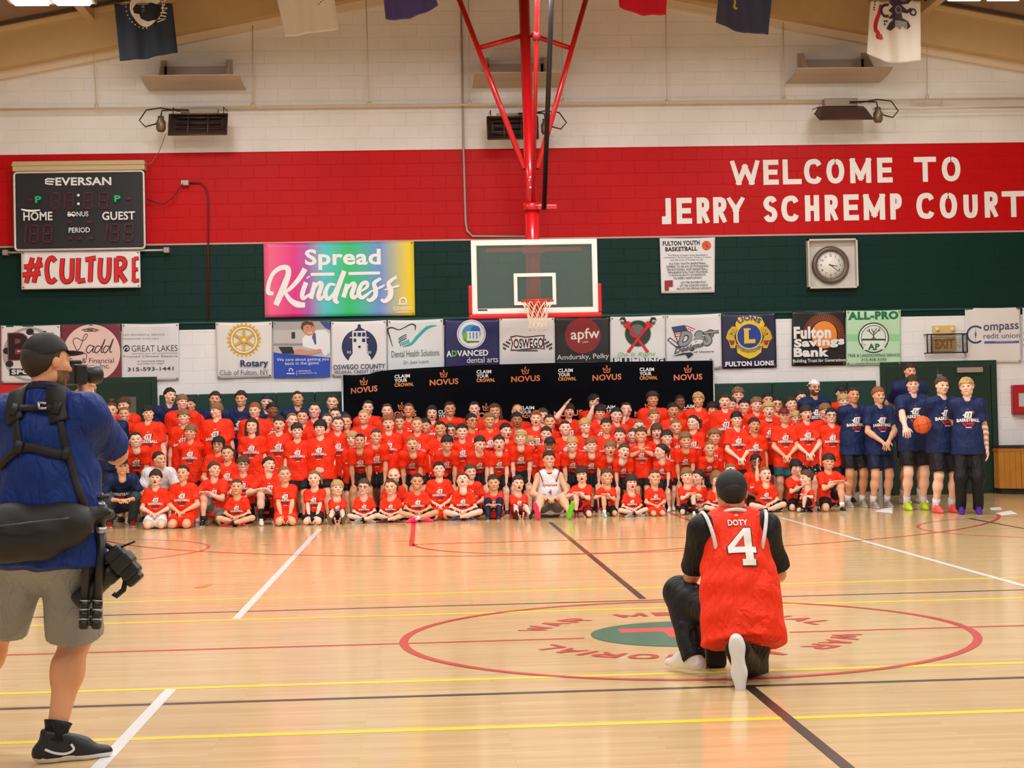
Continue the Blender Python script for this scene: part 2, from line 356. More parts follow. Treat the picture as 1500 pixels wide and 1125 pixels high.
# ledge that runs along the bottom of the green band
struct(MB().box((-12, WY-.03, 2.985), (12, WY-.001, 3.015)).build('trim_3', mat('green_trim', (4, 70, 58), .45)))
struct(MB().box((-12, WY-.012, 4.235), (12, WY-.001, 4.262)).build('trim_4', mat('edge_trim', (196, 150, 140), .5)))
# padded wainscot: each pad is one panel
pad = mat('wall_pad_vinyl', (2, 58, 50), .45, bump=.08, bscale=30)
pads = struct(empty('wall_padding', (0, WY, 0)))
xs_ = [-5.80+.61*k for k in range(19)]+[5.66]
for a, b in zip(xs_[:-1], xs_[1:]):
    if b-a > .05: MB().box((a+.004, WY-.06, .08), (b-.004, WY-.002, 1.87)).build('wall_pad_panel', pad, pads, bevel=.012)
# doors
door_paint = mat('door_paint', (2, 44, 32), .4)
def door_set(n, x0, x1, leaf_w, plate):
    d = struct(empty('door_%d' % n, ((x0+x1)/2, WY, 0)))
    MB().box((x0-.09, WY-.05, 0), (x0, WY-.002, 2.16)).box((x1, WY-.05, 0), (x1+.09, WY-.002, 2.16)).box((x0, WY-.05, 2.08), (x1, WY-.002, 2.16)).build('door_frame', mat('door_frame_paint', (2, 50, 38), .4), d)
    k = int(round((x1-x0)/leaf_w))
    for i in range(k):
        a = x0+(x1-x0)*i/k; b = x0+(x1-x0)*(i+1)/k
        MB().box((a+.006, WY-.035, .01), (b-.006, WY-.003, 2.07)).build('door_leaf', door_paint, d, bevel=.004)
    return d
d1 = door_set(1, 5.82, 7.55, .865, True)
MB().box((6.98, WY-.10, 1.965), (7.40, WY-.036, 2.05)).build('door_closer', mat('closer_steel', (176, 166, 156), .4, .6), d1, bevel=.006)
MB().box((7.24, WY-.06, .92), (7.34, WY-.036, 1.18)).box((7.26, WY-.11, .98), (7.30, WY-.06, 1.14)).build('door_handle', mat('handle_steel', (205, 205, 205), .3, .7), d1, bevel=.004)
MB().box((6.66, WY-.045, 1.05), (6.74, WY-.036, 1.95)).build('door_window', mat('wired_glass', (120, 128, 120), .15), d1)
d2 = door_set(2, -7.66, -5.92, .87, False)
MB().box((-6.36, WY-.048, 1.42), (-6.16, WY-.036, 1.85)).build('door_window', mat('wired_glass2', (104, 100, 92), .15), d2)
MB().box((-6.345, WY-.056, 1.20), (-6.175, WY-.037, 1.60)).build('door_notice', mat('notice_yellow', (170, 138, 40), .5), d2)
# ------------------------------------------------------------------ lamps, pipes, heaters and shields on the upper wall
lamp_glow = mat('lamp_glow', (255, 250, 240), .5, emit=14)
lamp_body = mat('lamp_body', (170, 160, 150), .5)
def high_bay(px, py, Y, label):
    p = atY(px, py, Y); zc = roofz(p[0], 9.1)
    t = tag(empty('ceiling_lamp', (p[0], Y, p[2])), label, 'lamp', 'lamps under the roof deck')
    MB().box((p[0]-.62, Y-.24, p[2]+.03), (p[0]+.62, Y+.24, p[2]+.10)).build('lamp_housing', lamp_body, t, bevel=.01)
    for dx in (-.3, .3): MB().box((p[0]+dx-.24, Y-.17, p[2]), (p[0]+dx+.24, Y+.17, p[2]+.03)).build('lamp_panel', lamp_glow, t, bevel=.008)
    for dx in (-.5, .5): MB().tube([(p[0]+dx, Y, p[2]+.1), (p[0]+dx, Y, zc)], .008, 6).build('hanger', lamp_body, t)
high_bay(74, 4, 13.4, 'glowing white lamp under the roof deck left of the black flag')
high_bay(1446, -3, 13.4, 'glowing white lamp under the roof deck right of the crest flag')

pipe_paint = mat('pipe_paint', (212, 196, 170), .45)
def pipe(name, pts, r, label, cat='pipe', group=None, m=pipe_paint, Y=15.46):
    W = [atY(x, y, q[0] if q else Y) for x, y, *q in pts]
    o = MB().tube(W, r, 8).build(name, m); return tag(o, label, cat, group)
zA = atY(700, 153, 15.46)[2]
tag(MB().tube([(-11, 15.46, zA), (11, 15.46, zA)], .02, 8).build('sprinkler_pipe', pipe_paint), 'long cream pipe running level across the upper white wall', 'pipe')
tag(MB().tube([atY(1278, 160, 15.42), atY(1500, 157, 15.42)], .017, 8).build('gas_pipe', pipe_paint), 'short cream pipe from the right heater to the right', 'pipe')
tag(MB().tube([atY(1334, 148.5, 15.40), atY(1378, 147.5, 15.40), atY(1380, 150, 15.40), atY(1380, 145, 15.4)], .014, 8).build('gas_pipe', pipe_paint), 'cream pipe loop right of the right heater', 'pipe')
for (x0, y0, x1, y1), w in (((134, 25, 141, 156), 'cream rod under the left lamp'), ((370, 37, 370, 155), 'cream rod between the black flag and white flag'), ((536, -8, 541, 153), 'cream rod left of the purple flag'),
                            ((686, -30, 688, 152), 'cream rod beside the grey conduit above the middle heater'), ((824, -30, 824, 150), 'cream rod right of the black lift tube'), ((975, -5, 977, 150), 'cream rod right of the red flag'),
                            ((1147, 33, 1149, 146), 'cream rod right of the gold marked navy flag'), ((1358, 17, 1358, 143), 'cream rod right of the crest flag')):
    a = atY(x0, y0, 15.46); b = atY(x1, y1, 15.46)
    q = MB().tube([a, (b[0], b[1], b[2]+.02)], .009, 6).build('hanger_rod', pipe_paint); tag(q, w+' holding the level pipe', 'pipe', 'hanger rods of the level pipe')
    MB().lathe((b[0], b[1], b[2]-.03), [(0, 0), (.03, 0), (.03, .07), (0, .07)], seg=10).build('rod_clamp', pipe_paint, q)
pipe('conduit', [(675, -20), (679, 222), (682, 325), (684, 338), (692, 346), (772, 346.5)], .017, 'thin grey conduit dropping past the red band to the hoop', 'pipe', m=mat('conduit_grey', (170, 160, 150), .45), Y=15.53)
pipe('conduit', [(305, 470), (305, 290), (302, 276), (294, 268), (272, 268)], .014, 'dark conduit bending down the wall right of the scoreboard', 'pipe', m=mat('conduit_red', (110, 14, 20), .5), Y=15.55)
p = atY(271, 268, 15.5)
tag(MB().box((p[0]-.06, 15.46, p[2]-.04), (p[0]+.06, WY-.002, p[2]+.04)).build('junction_box', mat('galvanised', (170, 160, 150), .4, .5), bevel=.005), 'small grey junction box right of the scoreboard', 'box')
pipe('cable', [(216, 292), (228, 297, 15.45), (240, 299, 15.42), (252, 291, 15.44), (262, 277, 15.48), (268, 269)], .008, 'black cable sagging from the scoreboard to the junction box', 'cable', m=mat('black_cable', (24, 20, 20), .5))
pipe('cable', [(212, 243, 15.42), (222, 238, 15.42), (233, 222, 15.4), (243, 196, 15.1)], .006, 'thin wire from left heater down to the scoreboard', 'cable', m=mat('grey_cable', (120, 100, 90), .5))
# curved heat shields: a bent sheet on two gussets
shield_m = mat('shield_sheet', (186, 170, 150), .5, bump=.05)
def shield(xa, ya, xb, yb, label):
    a = atY(xa, ya, WY); b = atY(xb, yb, WY); z = (a[2]+b[2])/2; x0, x1 = a[0], b[0]
    t = tag(empty('heat_shield', ((x0+x1)/2, WY, z)), label, 'heat shield', 'heat shields over the heaters')
    prof = [(WY-.002, z), (WY-.2, z-.0), (WY-.45, z+.01), (WY-.62, z+.03), (WY-.78, z+.075)]
    mb = MB(); n = len(prof)
    mb.prism([(x0, y, zz) for y, zz in prof]+[(x0, y, zz+.012) for y, zz in prof[::-1]], (x1-x0, 0, 0)); mb.build('sheet', shield_m, t)
    for f in (.16, .84):
        x = x0+(x1-x0)*f
        mb = MB(); mb.prism([(x-.01, WY-.002, z+.02), (x-.01, WY-.66, z+.05), (x-.01, WY-.18, z+.44), (x-.01, WY-.002, z+.46)], (.02, 0, 0)).box((x-.05, WY-.03, z+.01), (x+.05, WY-.002, z+.48)); mb.build('gusset', shield_m, t)
    MB().box((x0+(x1-x0)*.16, WY-.03, z+.02), (x0+(x1-x0)*.84, WY-.002, z+.38)).build('back_plate', shield_m, t)
shield(218, 133, 360, 132, 'bent sheet metal shield over the left heater')
shield(692, 129, 817, 128, 'bent sheet metal shield behind the red hoop struts')
shield(1151, 123, 1288, 120, 'bent sheet metal shield over the right heater under a stained patch')
heat_m = mat('heater_steel', (88, 66, 58), .45, .5); heat_d = mat('heater_inside', (48, 34, 32), .5, .3); heat_l = mat('heater_housing', (150, 134, 116), .5, .3)
brass = mat('valve_metal', (120, 104, 84), .4, .6); cabl = mat('black_cable', (24, 20, 20), .5)
def heater(px, py, Y, w, tilt, label, vs):
    c = atY(px, py, Y); t = tag(empty('radiant_heater', tuple(c)), label, 'heater', 'gas heaters on the upper wall')
    ct, st = math.cos(tilt), math.sin(tilt); H = .19; D = .16
    def loc(u, v, d):     # u along x, v up the open face, d behind the face
        return (c[0]+u, c[1]+v*st*1.0+d*ct, c[2]+v*ct-d*st*-1.0)
    mb = MB()
    fr = [(-w/2, -H), (w/2, -H), (w/2, H), (-w/2, H)]; bk = [(-w/2+.07, -H*.55), (w/2-.07, -H*.55), (w/2-.07, H*.55), (-w/2+.07, H*.55)]
    V = [loc(u, v, 0) for u, v in fr]+[loc(u, v, D) for u, v in bk]
    mb.add(V, [(4, 5, 6, 7), (0, 1, 5, 4), (1, 2, 6, 5), (2, 3, 7, 6), (3, 0, 4, 7)])
    h = mb.build('reflector', heat_m, t); s = h.modifiers.new('sheet', 'SOLIDIFY'); s.thickness = .012
    mb = MB()
    for v in (-.105, 0, .105): mb.tube([loc(-w/2+.1, v, .06), loc(w/2-.1, v, .06)], .022, 8)
    mb.build('burner_tube', heat_d, t)
    mb = MB()
    for v in (-H, H): mb.tube([loc(-w/2, v, -.005), loc(w/2, v, -.005)], .014, 6)
    for u in (-w/2, w/2, -w*.17, w*.17): mb.tube([loc(u, -H, -.005), loc(u, H, -.005)], .010, 6)
    mb.build('guard_frame', heat_m, t)
    a = loc(-w/2+.16, H*.5, D); b = loc(w/2-.16, H*.5, D)
    MB().box((a[0], a[1]-.02, a[2]-.0), (b[0], a[1]+.16, a[2]+.13)).build('housing', heat_l, t, bevel=.008)
    for u in (-w/2+.06, w/2-.06):
        q = loc(u, H, 0); MB().tube([q, (q[0], q[1], q[2]+.10), (q[0], WY-.01, q[2]+.13)], .009, 6).build('bracket', heat_m, t)
    x = c[0]+vs*(w/2+.12); y = c[1]; z = c[2]+.02
    MB().lathe((x, y, z-.13), [(0, 0), (.05, 0), (.075, .04), (.075, .15), (.05, .19), (.05, .24), (0, .24)], seg=14).build('gas_valve', brass, t)
    MB().tube([(x, y, z+.1), (x-vs*.02, y, z+.2), (x-vs*.2, y+.06, z+.22), (x-vs*.42, y+.1, z+.22)], .014, 7).build('gas_hose', cabl, t)
    MB().tube([(x+vs*.05, y, z), (x+vs*.24, y, z-.05), (x+vs*.33, y, z+.05), (x+vs*.22, y, z+.21), (x, y, z+.24), (x-vs*.3, y, z+.19)], .012, 7).build('gas_hose', cabl, t)
heater(290, 182, 15.05, .90, math.radians(24), 'dark gas heater with valve on its left above the scoreboard', -1)
heater(751, 187, 15.10, .80, math.radians(14), 'dark gas heater behind the red hoop mast', 1)
heater(1236, 170, 15.05, .86, math.radians(66), 'gas heater tilted flat with valve on its right above the welcome lettering', 1)

# ------------------------------------------------------------------ flags hanging from the roof
def flag(name, bottom, top, rgb, label, art=None, Y=14.4, seed=0, hz=1.1):
    """bottom: pixel outline of the lower hem, left to right; top: pixel x of the left and right edges at the frame's upper edge"""
    B = [atY(x, y, Y) for x, y in bottom]; T0 = atY(top[0], 0, Y); T1 = atY(top[1], 0, Y)
    zt = min(T0[2]+hz, min(roofz(T0[0], 8.93), roofz(T1[0], 8.93))); n, m = 36, 26
    bx = np.array([b[0] for b in B]); bz = np.array([b[2] for b in B]); rs = random.Random(seed); ph = rs.random()*6; fq = rs.uniform(9, 13)
    def rip(x, z): return .035*math.sin(fq*x+ph+.6*(z-T0[2]))*min(1, .4+max(0, (zt-z)*.5))+.02*math.sin(23*x+ph*2+1.3*z)
    V = []
    for j in range(m+1):
        f = j/m
        for i in range(n+1):
            g = i/n; xb = bx[0]+(bx[-1]-bx[0])*g; zb = np.interp(xb, bx, bz)
            k = (zt-T0[2])/(zt-bz.mean()); xt = (T0[0]+(T1[0]-T0[0])*g); xt = xb+(xt-xb)*(1/(1-k))if False else xt
            s = min(1.0, f); z = zb+(zt-zb)*s; fx = (z-zb)/max(T0[2]-zb, .05); x = xb+(xt-xb)*min(fx, 1.0)
            V.append((x, Y-rip(x, z), z))
    F = [(j*(n+1)+i, j*(n+1)+i+1, (j+1)*(n+1)+i+1, (j+1)*(n+1)+i) for j in range(m) for i in range(n)]
    o = MB().add(V, F, 0, True).build(name, mat('flag_%02x%02x%02x' % rgb, rgb, .75, bump=.15, bscale=240))
    s = o.modifiers.new('cloth', 'SOLIDIFY'); s.thickness = .004
    tag(o, label, 'flag', 'flags under the roof')
    MB().tube([(T0[0]-.05, Y, zt), (T1[0]+.05, Y, zt)], .012, 8).build('flag_pole', mat('pole_wood', (150, 110, 60), .5), o)
    if art is not None:
        A = Art(Y, ripple=rip, base=.006, lim=.03); art(A); A.build('emblem', o)
    return o
CR = (232, 226, 214)
def z1(P): return [(x/3, y/3) for x, y in P]
def z3(P): return [(1000+x/3, y/3) for x, y in P]
def art_pow(A):
    A.disc(215, 10.5, 25, 31, (20, 24, 32)); A.ring(215, 10.5, 22.3, 24.6, CR); A.disc(214, 10, 21, 29, CR)
    A.poly(z1([(585, 40), (600, 15), (640, 5), (690, 20), (712, 0), (712, 60), (690, 90), (650, 95), (618, 80), (612, 62), (590, 60)]), (22, 27, 38))
    A.poly(z1([(590, 20), (640, -20), (690, -30), (705, 10), (660, 14), (620, 14)]), CR)
    for k in range(10):
        a = math.radians(172+k*11.5); A.disc(212+27.5*math.cos(a), 8-33*math.sin(a), 1.0, 1.0, CR, 8)
    A.text('MIA', 239, 32, 243, 12, 1, CR) if False else None
    for k, (c0, ang) in enumerate((('Y', 0), ('-', 0), ('M', 0), ('I', 0), ('A', 0))):
        P = {'Y': [(244, 0), (241, 3), (236, 3)], '-': [(241, 6), (241, 9)], 'M': [(236, 12), (246, 13), (239, 17), (245, 20), (235, 19)], 'I': [(235, 23), (244, 25)], 'A': [(231, 33), (243, 28), (232, 28)]}[c0]
        A.stroke(P, 1.7, CR, False)
flag('service_flag', [(176, 90), (205, 87), (235, 82), (260, 77)], (167, 252), (34, 46, 64), 'black flag with a white round emblem hanging at the left', art_pow, seed=1)
def art_wht(A):
    for x, y in ((467, 6), (470, 3), (473, 0)): A.disc(x, y, 1.2, 1.0, (60, 60, 60), 8)
flag('service_flag', [(418, 54), (445, 51), (470, 47), (497, 43)], (406, 490), (236, 232, 226), 'plain white flag hanging left of the hoop', art_wht, seed=2)
flag('service_flag', [(565, 29), (600, 28), (622, 19), (642, 8)], (562, 639), (86, 76, 150), 'purple flag showing only its lower hem', seed=3)
flag('service_flag', [(907, 11), (943, 23), (960, 23), (975, 22)], (906, 977), (222, 16, 56), 'red flag showing only its lower hem', seed=4)
def art_gold(A):
    A.stroke(z3([(228, -10), (232, 10), (228, 25), (236, 36), (243, 34)]), [2, 2.4, 3, 3, 1], (226, 186, 60))
flag('service_flag', [(1048, 33), (1070, 42), (1090, 49), (1126, 50)], (1052, 1131), (66, 74, 112), 'navy flag with a gold mark right of the hoop', art_gold, seed=5)
def art_army(A):
    D = (62, 50, 74); R = (196, 28, 44)
    A.stroke(z3([(872, 20), (862, 60), (848, 100), (846, 130), (858, 150), (866, 175)]), [5, 6, 6, 5, 6, 4], R)
    A.poly(z3([(845, 155), (875, 150), (882, 172), (868, 178), (850, 172)]), R)
    for x, y in ((843, 10), (842, 22), (840, 34), (840, 44)): A.rect(1000+x/3-1.2, y/3-1, 1000+x/3+1.2, y/3+1, (90, 30, 50))
    A.poly(z3([(900, 0), (960, -10), (1005, 0), (990, 18), (960, 20), (985, 45), (1000, 35), (1010, 50), (985, 60), (960, 55), (965, 80), (990, 95), (1000, 118), (985, 132), (965, 118), (950, 132), (935, 118), (915, 135), (898, 125), (910, 100), (925, 85), (905, 80), (920, 60), (905, 45), (920, 30)]), D)
    A.ring(1000+898/3, 45/3, 6.2, 10.5, D, a0=70, a1=290); A.ring(1000+1012/3, 55/3, 3.2, 5.6, D)
    for x, y in ((888, 92), (890, 105), (898, 92)): A.disc(1000+x/3, y/3, 1.7, 1.7, D, 10)
    for k in range(5): A.stroke(z3([(930, 95+k*7), (985, 100+k*7)]), .9, CR, False)
    A.disc(1000+945/3, 45/3, 5, 6, (150, 140, 160), 16); A.disc(1000+945/3, 45/3, 3.4, 4.2, D, 16)
flag('service_flag', [(1269, 79), (1293, 89), (1317, 93), (1350, 88)], (1275, 1349), (236, 230, 220), 'white flag with dark crest and red ribbon at the right', art_army, seed=6)

# ------------------------------------------------------------------ scoreboard
def board():
    Y = WY-.18
    P = [atY(x, y, Y) for x, y in ((20, 252.5), (210, 251), (212.5, 364.5), (23, 366))]
    x0, x1 = (P[0][0]+P[3][0])/2, (P[1][0]+P[2][0])/2; z0, z1_ = (P[2][2]+P[3][2])/2, (P[0][2]+P[1][2])/2
    t = tag(empty('scoreboard', ((x0+x1)/2, WY, z0)), 'black electronic scoreboard with silver edge on the red band', 'scoreboard')
    MB().box((x0, Y, z0), (x1, WY-.003, z1_)).build('cabinet', mat('scoreboard_black', (34, 36, 42), .38, bump=.03), t, bevel=.03)
    r = .05; pts = []
    for cx, cz, a0 in ((x1-r, z1_-r, 90), (x0+r, z1_-r, 180), (x0+r, z0+r, 270), (x1-r, z0+r, 360)):
        pts += [(cx+r*math.cos(math.radians(a0-90+90*k/6)), Y-.004, cz+r*math.sin(math.radians(a0-90+90*k/6))) for k in range(7)]
    MB().tube(pts, .018, 8, closed=True).build('edge_trim', mat('silver_trim', (214, 210, 204), .35, .3), t)
    MB().box((x0-.02, Y-.03, z1_+.02), (x1+.02, WY-.003, z1_+.17)).box((x0-.03, Y-.05, z1_+.10), (x1+.03, WY-.003, z1_+.13)).build('top_housing', mat('scoreboard_top', (196, 176, 132), .5), t, bevel=.01)
    A = Art(Y, base=.004); s = 3.75
    def q(x, y): return (x/s, 220+y/s)
    W = (226, 228, 230); DR = (92, 14, 30)
    def T(w, a, b, h, c, bold=.02): A.text(w, *q(*a), *q(*b), h/s, c, bold)
    T('EVERSAN', (305, 195), (612, 192), 45, W, .03)
    for k in range(3): A.stroke([q(300-4*k, 160+k*14), q(262, 157+k*14), q(248, 165+k*8)], 2.2, W, False)
    def seg(x, y, w, h):
        for a in (((0, 0), (w, 0)), ((0, h/2), (w, h/2)), ((0, h), (w, h)), ((0, 0), (0, h/2)), ((0, h/2), (0, h)), ((w, 0), (w, h/2)), ((w, h/2), (w, h))):
            (u0, v0), (u1, v1) = a; e = 4 if u0 != u1 else 0; g = 4 if v0 != v1 else 0
            A.stroke([q(x+u0+e-.06*v0, y+v0+g), q(x+u1-e-.06*v1, y+v1-g)], 1.9, DR, False)
    for x in (285, 360, 465, 550): seg(x, 235, 45, 85)
    for x in (170, 245): seg(x, 415, 45, 90)
    for x in (612, 690): seg(x, 408, 45, 90)
    A.stroke([q(150, 415), q(138, 508)], 1.9, DR, False); A.stroke([q(592, 410), q(580, 500)], 1.9, DR, False)
    for x, y in ((375, 398), (485, 396), (380, 487), (430, 487), (490, 485), (160, 275), (700, 268)): A.rect(*q(x, y-7), *q(x+24, y+5), DR)
    for y in (250, 297): A.disc(*q(435, y), 2.0, 2.0, W, 16)
    for x, y in ((198, 292), (632, 287)): A.text('P', *q(x, y), *q(x+34, y-1), 36/s, (30, 190, 120), .03)
    T('HOME', (134, 390), (293, 388), 48, W); T('GUEST', (566, 387), (746, 384), 46, W); T('BONUS', (378, 368), (490, 366), 27, W, .01); T('PERIOD', (383, 456), (498, 454), 28, W, .01)
    A.stroke([q(122, 328), q(170, 336), q(226, 332)], [2, 3, 1.5], (250, 250, 250)); A.stroke([q(376, 356), q(415, 360)], 2, (250, 250, 250), False)
    A.build('lettering', t)
board()
a = atY(8, 370, WY-.12); b = atY(244, 366, WY-.12)
rod = tag(MB().tube([(a[0], WY-.12, a[2]), (b[0], WY-.12, a[2]+.0)], .016, 8).build('banner_rod', mat('silver_trim', (214, 210, 204), .35, .3)), 'thin silver rod under the scoreboard carrying a banner', 'rod')
for x in (a[0], b[0]): MB().box((x-.04, WY-.15, a[2]-.04), (x+.04, WY-.003, a[2]+.04)).build('rod_bracket', mat('galvanised', (170, 160, 150), .4, .5), rod)

# ------------------------------------------------------------------ banners on the wall
def banner(TL, TR, BR, BL, rgb, label, art, Y=WY-.035, seed=0, amp=.006, name='banner', cat='banner', group='sponsor banners in a row', ramp=None, eyelets=True):
    C = [atY(x, y, Y) for x, y in (TL, TR, BR, BL)]; x0, x1 = (C[0][0]+C[3][0])/2, (C[1][0]+C[2][0])/2
    rs = random.Random(seed+11); p1, p2 = rs.random()*6, rs.random()*6; zt = (C[0][2]+C[1][2])/2; h = zt-(C[2][2]+C[3][2])/2
    def rip(x, z):
        u = (x-x0)/(x1-x0); v = (zt-z)/h
        return amp*(math.sin(7*u+p1+2.2*v)+.7*math.sin(13*u*(1-.4*v)+p2)+1.2*math.sin(math.pi*min(max(u, 0), 1))*(1-v)*math.cos(9*v+p1))
    n, m = 24, 18; V = []
    for j in range(m+1):
        for i in range(n+1):
            u, v = i/n, j/m; w = (C[0]*(1-u)+C[1]*u)*(1-v)+(C[3]*(1-u)+C[2]*u)*v
            z = w[2]-.010*math.sin(math.pi*u)*(1-v); V.append((w[0], Y-rip(w[0], z), z))
    F = [(j*(n+1)+i, (j+1)*(n+1)+i, (j+1)*(n+1)+i+1, j*(n+1)+i+1) for j in range(m) for i in range(n)]
    m_ = ramp if ramp else mat('vinyl_%02x%02x%02x' % rgb, rgb, .42)
    o = MB().add(V, F, 0, True).build(name, m_); s = o.modifiers.new('sheet', 'SOLIDIFY'); s.thickness = .003; s.offset = -1
    tag(o, label, cat, group)
    if eyelets:
        mb = MB()
        for w in C:
            x = w[0]+(.03 if w[0] < (x0+x1)/2 else -.03); z = w[2]+(-.03 if w[2] > zt-h/2 else .03)
            mb.lathe((x, Y-rip(x, z)-.004, z), [(.006, 0), (.014, 0), (.014, .006), (.006, .006)], (0, -1, 0), 10)
        mb.build('eyelet', mat('eyelet_brass', (150, 140, 120), .4, .7), o)
    A = Art(Y, ripple=rip, base=.004); art(A); A.build('print', o)
    return o
def zz(ox, oy, s): return lambda x, y: (ox+x/s, oy+y/s)
qa, qb, qc, qd, qe = zz(0, 450, 5), zz(300, 450, 5), zz(580, 450, 5), zz(860, 440, 5), zz(1130, 440, 4.054)
qk = zz(370, 220, 4.054); qw = zz(940, 200, 2.679); qs = zz(0, 220, 3.75)
def TX(A, q, w, a, b, h, c, bold=0.0, sc=5.0, **k): A.text(w, *q(*a), *q(*b), h/sc, c, bold, **k)
def art_culture(A):
    R, O = (222, 22, 30), (96, 10, 16)
    S = [[(178, 590), (145, 730)], [(220, 588), (186, 728)], [(132, 642), (236, 630)], [(124, 686), (224, 676)],
         [(306, 612), (285, 592), (264, 612), (258, 660), (266, 710), (285, 724), (308, 706)], [(345, 594), (341, 690), (360, 722), (386, 716), (396, 690), (399, 594)],
         [(433, 592), (428, 722)], [(428, 722), (470, 714)], [(470, 602), (528, 592)], [(502, 598), (497, 724)], [(555, 592), (551, 690), (574, 722), (597, 692), (602, 590)],
         [(640, 592), (640, 724)], [(640, 596), (676, 598), (688, 622), (676, 648), (644, 662)], [(650, 660), (692, 724)], [(738, 596), (764, 594)], [(736, 592), (735, 722)], [(735, 718), (766, 715)], [(736, 656), (760, 654)]]
    for P in S: A.stroke([qs(*p) for p in P], 7.6 if P[0][0] < 734 else 5.6, O, len(P) > 2)
    for P in S: A.stroke([qs(*p) for p in P], 5.4 if P[0][0] < 734 else 4, R, len(P) > 2)
banner((31, 368), (205, 367), (206, 421), (31.5, 424), (240, 238, 240), 'white banner with #CULTURE in red under the scoreboard', art_culture, Y=WY-.142, group=None, amp=.004)
def rainbow():
    m, nt, b = nodes('rainbow_vinyl'); N = nt.nodes.new; L = nt.links.new
    tc = N('ShaderNodeTexCoord'); sp = N('ShaderNodeSeparateXYZ'); L(tc.outputs['Object'], sp.inputs[0])
    mr = N('ShaderNodeMapRange'); x0, x1 = atY(387, 400, WY)[0], atY(607, 400, WY)[0]; mr.inputs[1].default_value = x0; mr.inputs[2].default_value = x1
    L(sp.outputs['X'], mr.inputs[0]); cr = N('ShaderNodeValToRGB'); L(mr.outputs[0], cr.inputs[0]); e = cr.color_ramp.elements
    e[0].position = 0; e[0].color = (*lin((250, 110, 150)), 1); e[1].position = 1; e[1].color = (*lin((246, 222, 40)), 1)
    for p_, c in ((.2, (232, 40, 140)), (.29, (180, 90, 180)), (.40, (80, 205, 215)), (.56, (40, 200, 110)), (.66, (70, 190, 170)), (.77, (110, 150, 225)), (.86, (180, 190, 160)), (.95, (240, 214, 50))):
        q = e.new(p_); q.color = (*lin(c), 1)
    L(cr.outputs[0], b.inputs['Base Color']); b.inputs['Roughness'].default_value = .4
    return m
def art_kind(A):
    W = (246, 246, 250)
    TX(A, qk, 'Spread', (312, 712), (762, 708), 124, W, .028, 4.054)
    A.stroke([qk(345, 738), qk(485, 736)], 4.4, W, False); A.stroke([qk(570, 733), qk(757, 729)], 4.4, W, False)
    S = [([(125, 850), (95, 845), (95, 800), (120, 735), (165, 700), (205, 700), (212, 735), (190, 800), (160, 870), (138, 920)], [4, 6, 5, 5, 6, 7, 7, 8, 8, 7]),
         ([(312, 705), (275, 765), (225, 820), (180, 850)], [7, 6, 5, 3]), ([(190, 842), (225, 890), (265, 915), (312, 920)], [4, 6, 8, 6]),
         ([(318, 785), (296, 850), (302, 880), (345, 850)], [6, 6, 5, 2]), ([(328, 752), (332, 758)], [5, 5]),
         ([(372, 785), (345, 882)], [6, 6]), ([(356, 840), (392, 790), (410, 800), (392, 862), (402, 884), (440, 850)], [2, 4, 6, 6, 5, 2]),
         ([(492, 800), (455, 800), (432, 850), (448, 884), (485, 850), (520, 780), (545, 718)], [3, 4, 6, 5, 4, 6, 6]), ([(545, 718), (505, 830), (490, 890), (512, 908)], [6, 6, 6, 3]),
         ([(565, 795), (540, 875)], [6, 6]), ([(548, 845), (588, 795), (606, 802), (590, 855), (602, 876), (640, 848)], [2, 4, 6, 6, 5, 2]),
         ([(640, 842), (680, 812), (676, 786), (646, 800), (630, 850), (652, 876), (705, 838)], [2, 4, 5, 5, 6, 5, 2]),
         ([(762, 762), (722, 790), (730, 826), (728, 866), (700, 892), (678, 884)], [4, 5, 6, 6, 5, 3]), ([(705, 838), (760, 815), (785, 800)], [2, 3, 2]),
         ([(856, 752), (808, 790), (820, 830), (815, 872), (785, 898), (762, 886)], [4, 5, 7, 7, 5, 3]), ([(785, 830), (870, 805)], [2, 3])]
    for P, w in S: A.stroke([qk(*p) for p in P], [x*1.15 for x in w], W)
    A.ring(*qk(893, 897), 3.6, 6.0, W, a0=-30, a1=210); A.stroke([qk(865, 914), qk(922, 914)], 2, W, False)
    TX(A, qk, 'OSWEGO', (836, 952), (948, 950), 20, W, .01, 4.054); A.stroke([qk(856, 962), qk(930, 961)], 1, W, False)
banner((386, 356), (606, 353), (608, 462), (388, 465), (200, 100, 180), 'rainbow banner reading Spread Kindness left of the hoop', art_kind, group=None, ramp=rainbow(), amp=.005)
NV, GD = (26, 34, 74), (226, 180, 52)
def art_bz(A):
    A.ring(44, 519, 33, 40, (170, 170, 174)); A.disc(44, 519, 33, 36, (222, 222, 226))
    for x, y in ((10, 514), (14, 533), (30, 545), (44, 486)): A.disc(x, y, 6, 5, (30, 30, 32), 10)
    A.text('B', 13, 527, 44, 526, 38, (24, 20, 22), .03, outline=(150, 40, 60), ow=1.6); A.text('Z', 46, 526, 78, 525, 36, (24, 20, 22), .03, outline=(150, 40, 60), ow=1.6)
    A.rect(14, 540, 76, 550, (24, 24, 26)); A.text('SPORTS', 17, 548.5, 73, 548, 7, (240, 240, 240), .03)
    for P in ([(1, 478), (1, 562)], [(1, 562), (88, 561)]): A.stroke(P, 1.6, (120, 36, 56), False)
banner((1, 477), (88, 476), (88, 561), (1, 562), (232, 230, 232), 'white banner with a ball and large letters behind the photographer', art_bz, seed=1)
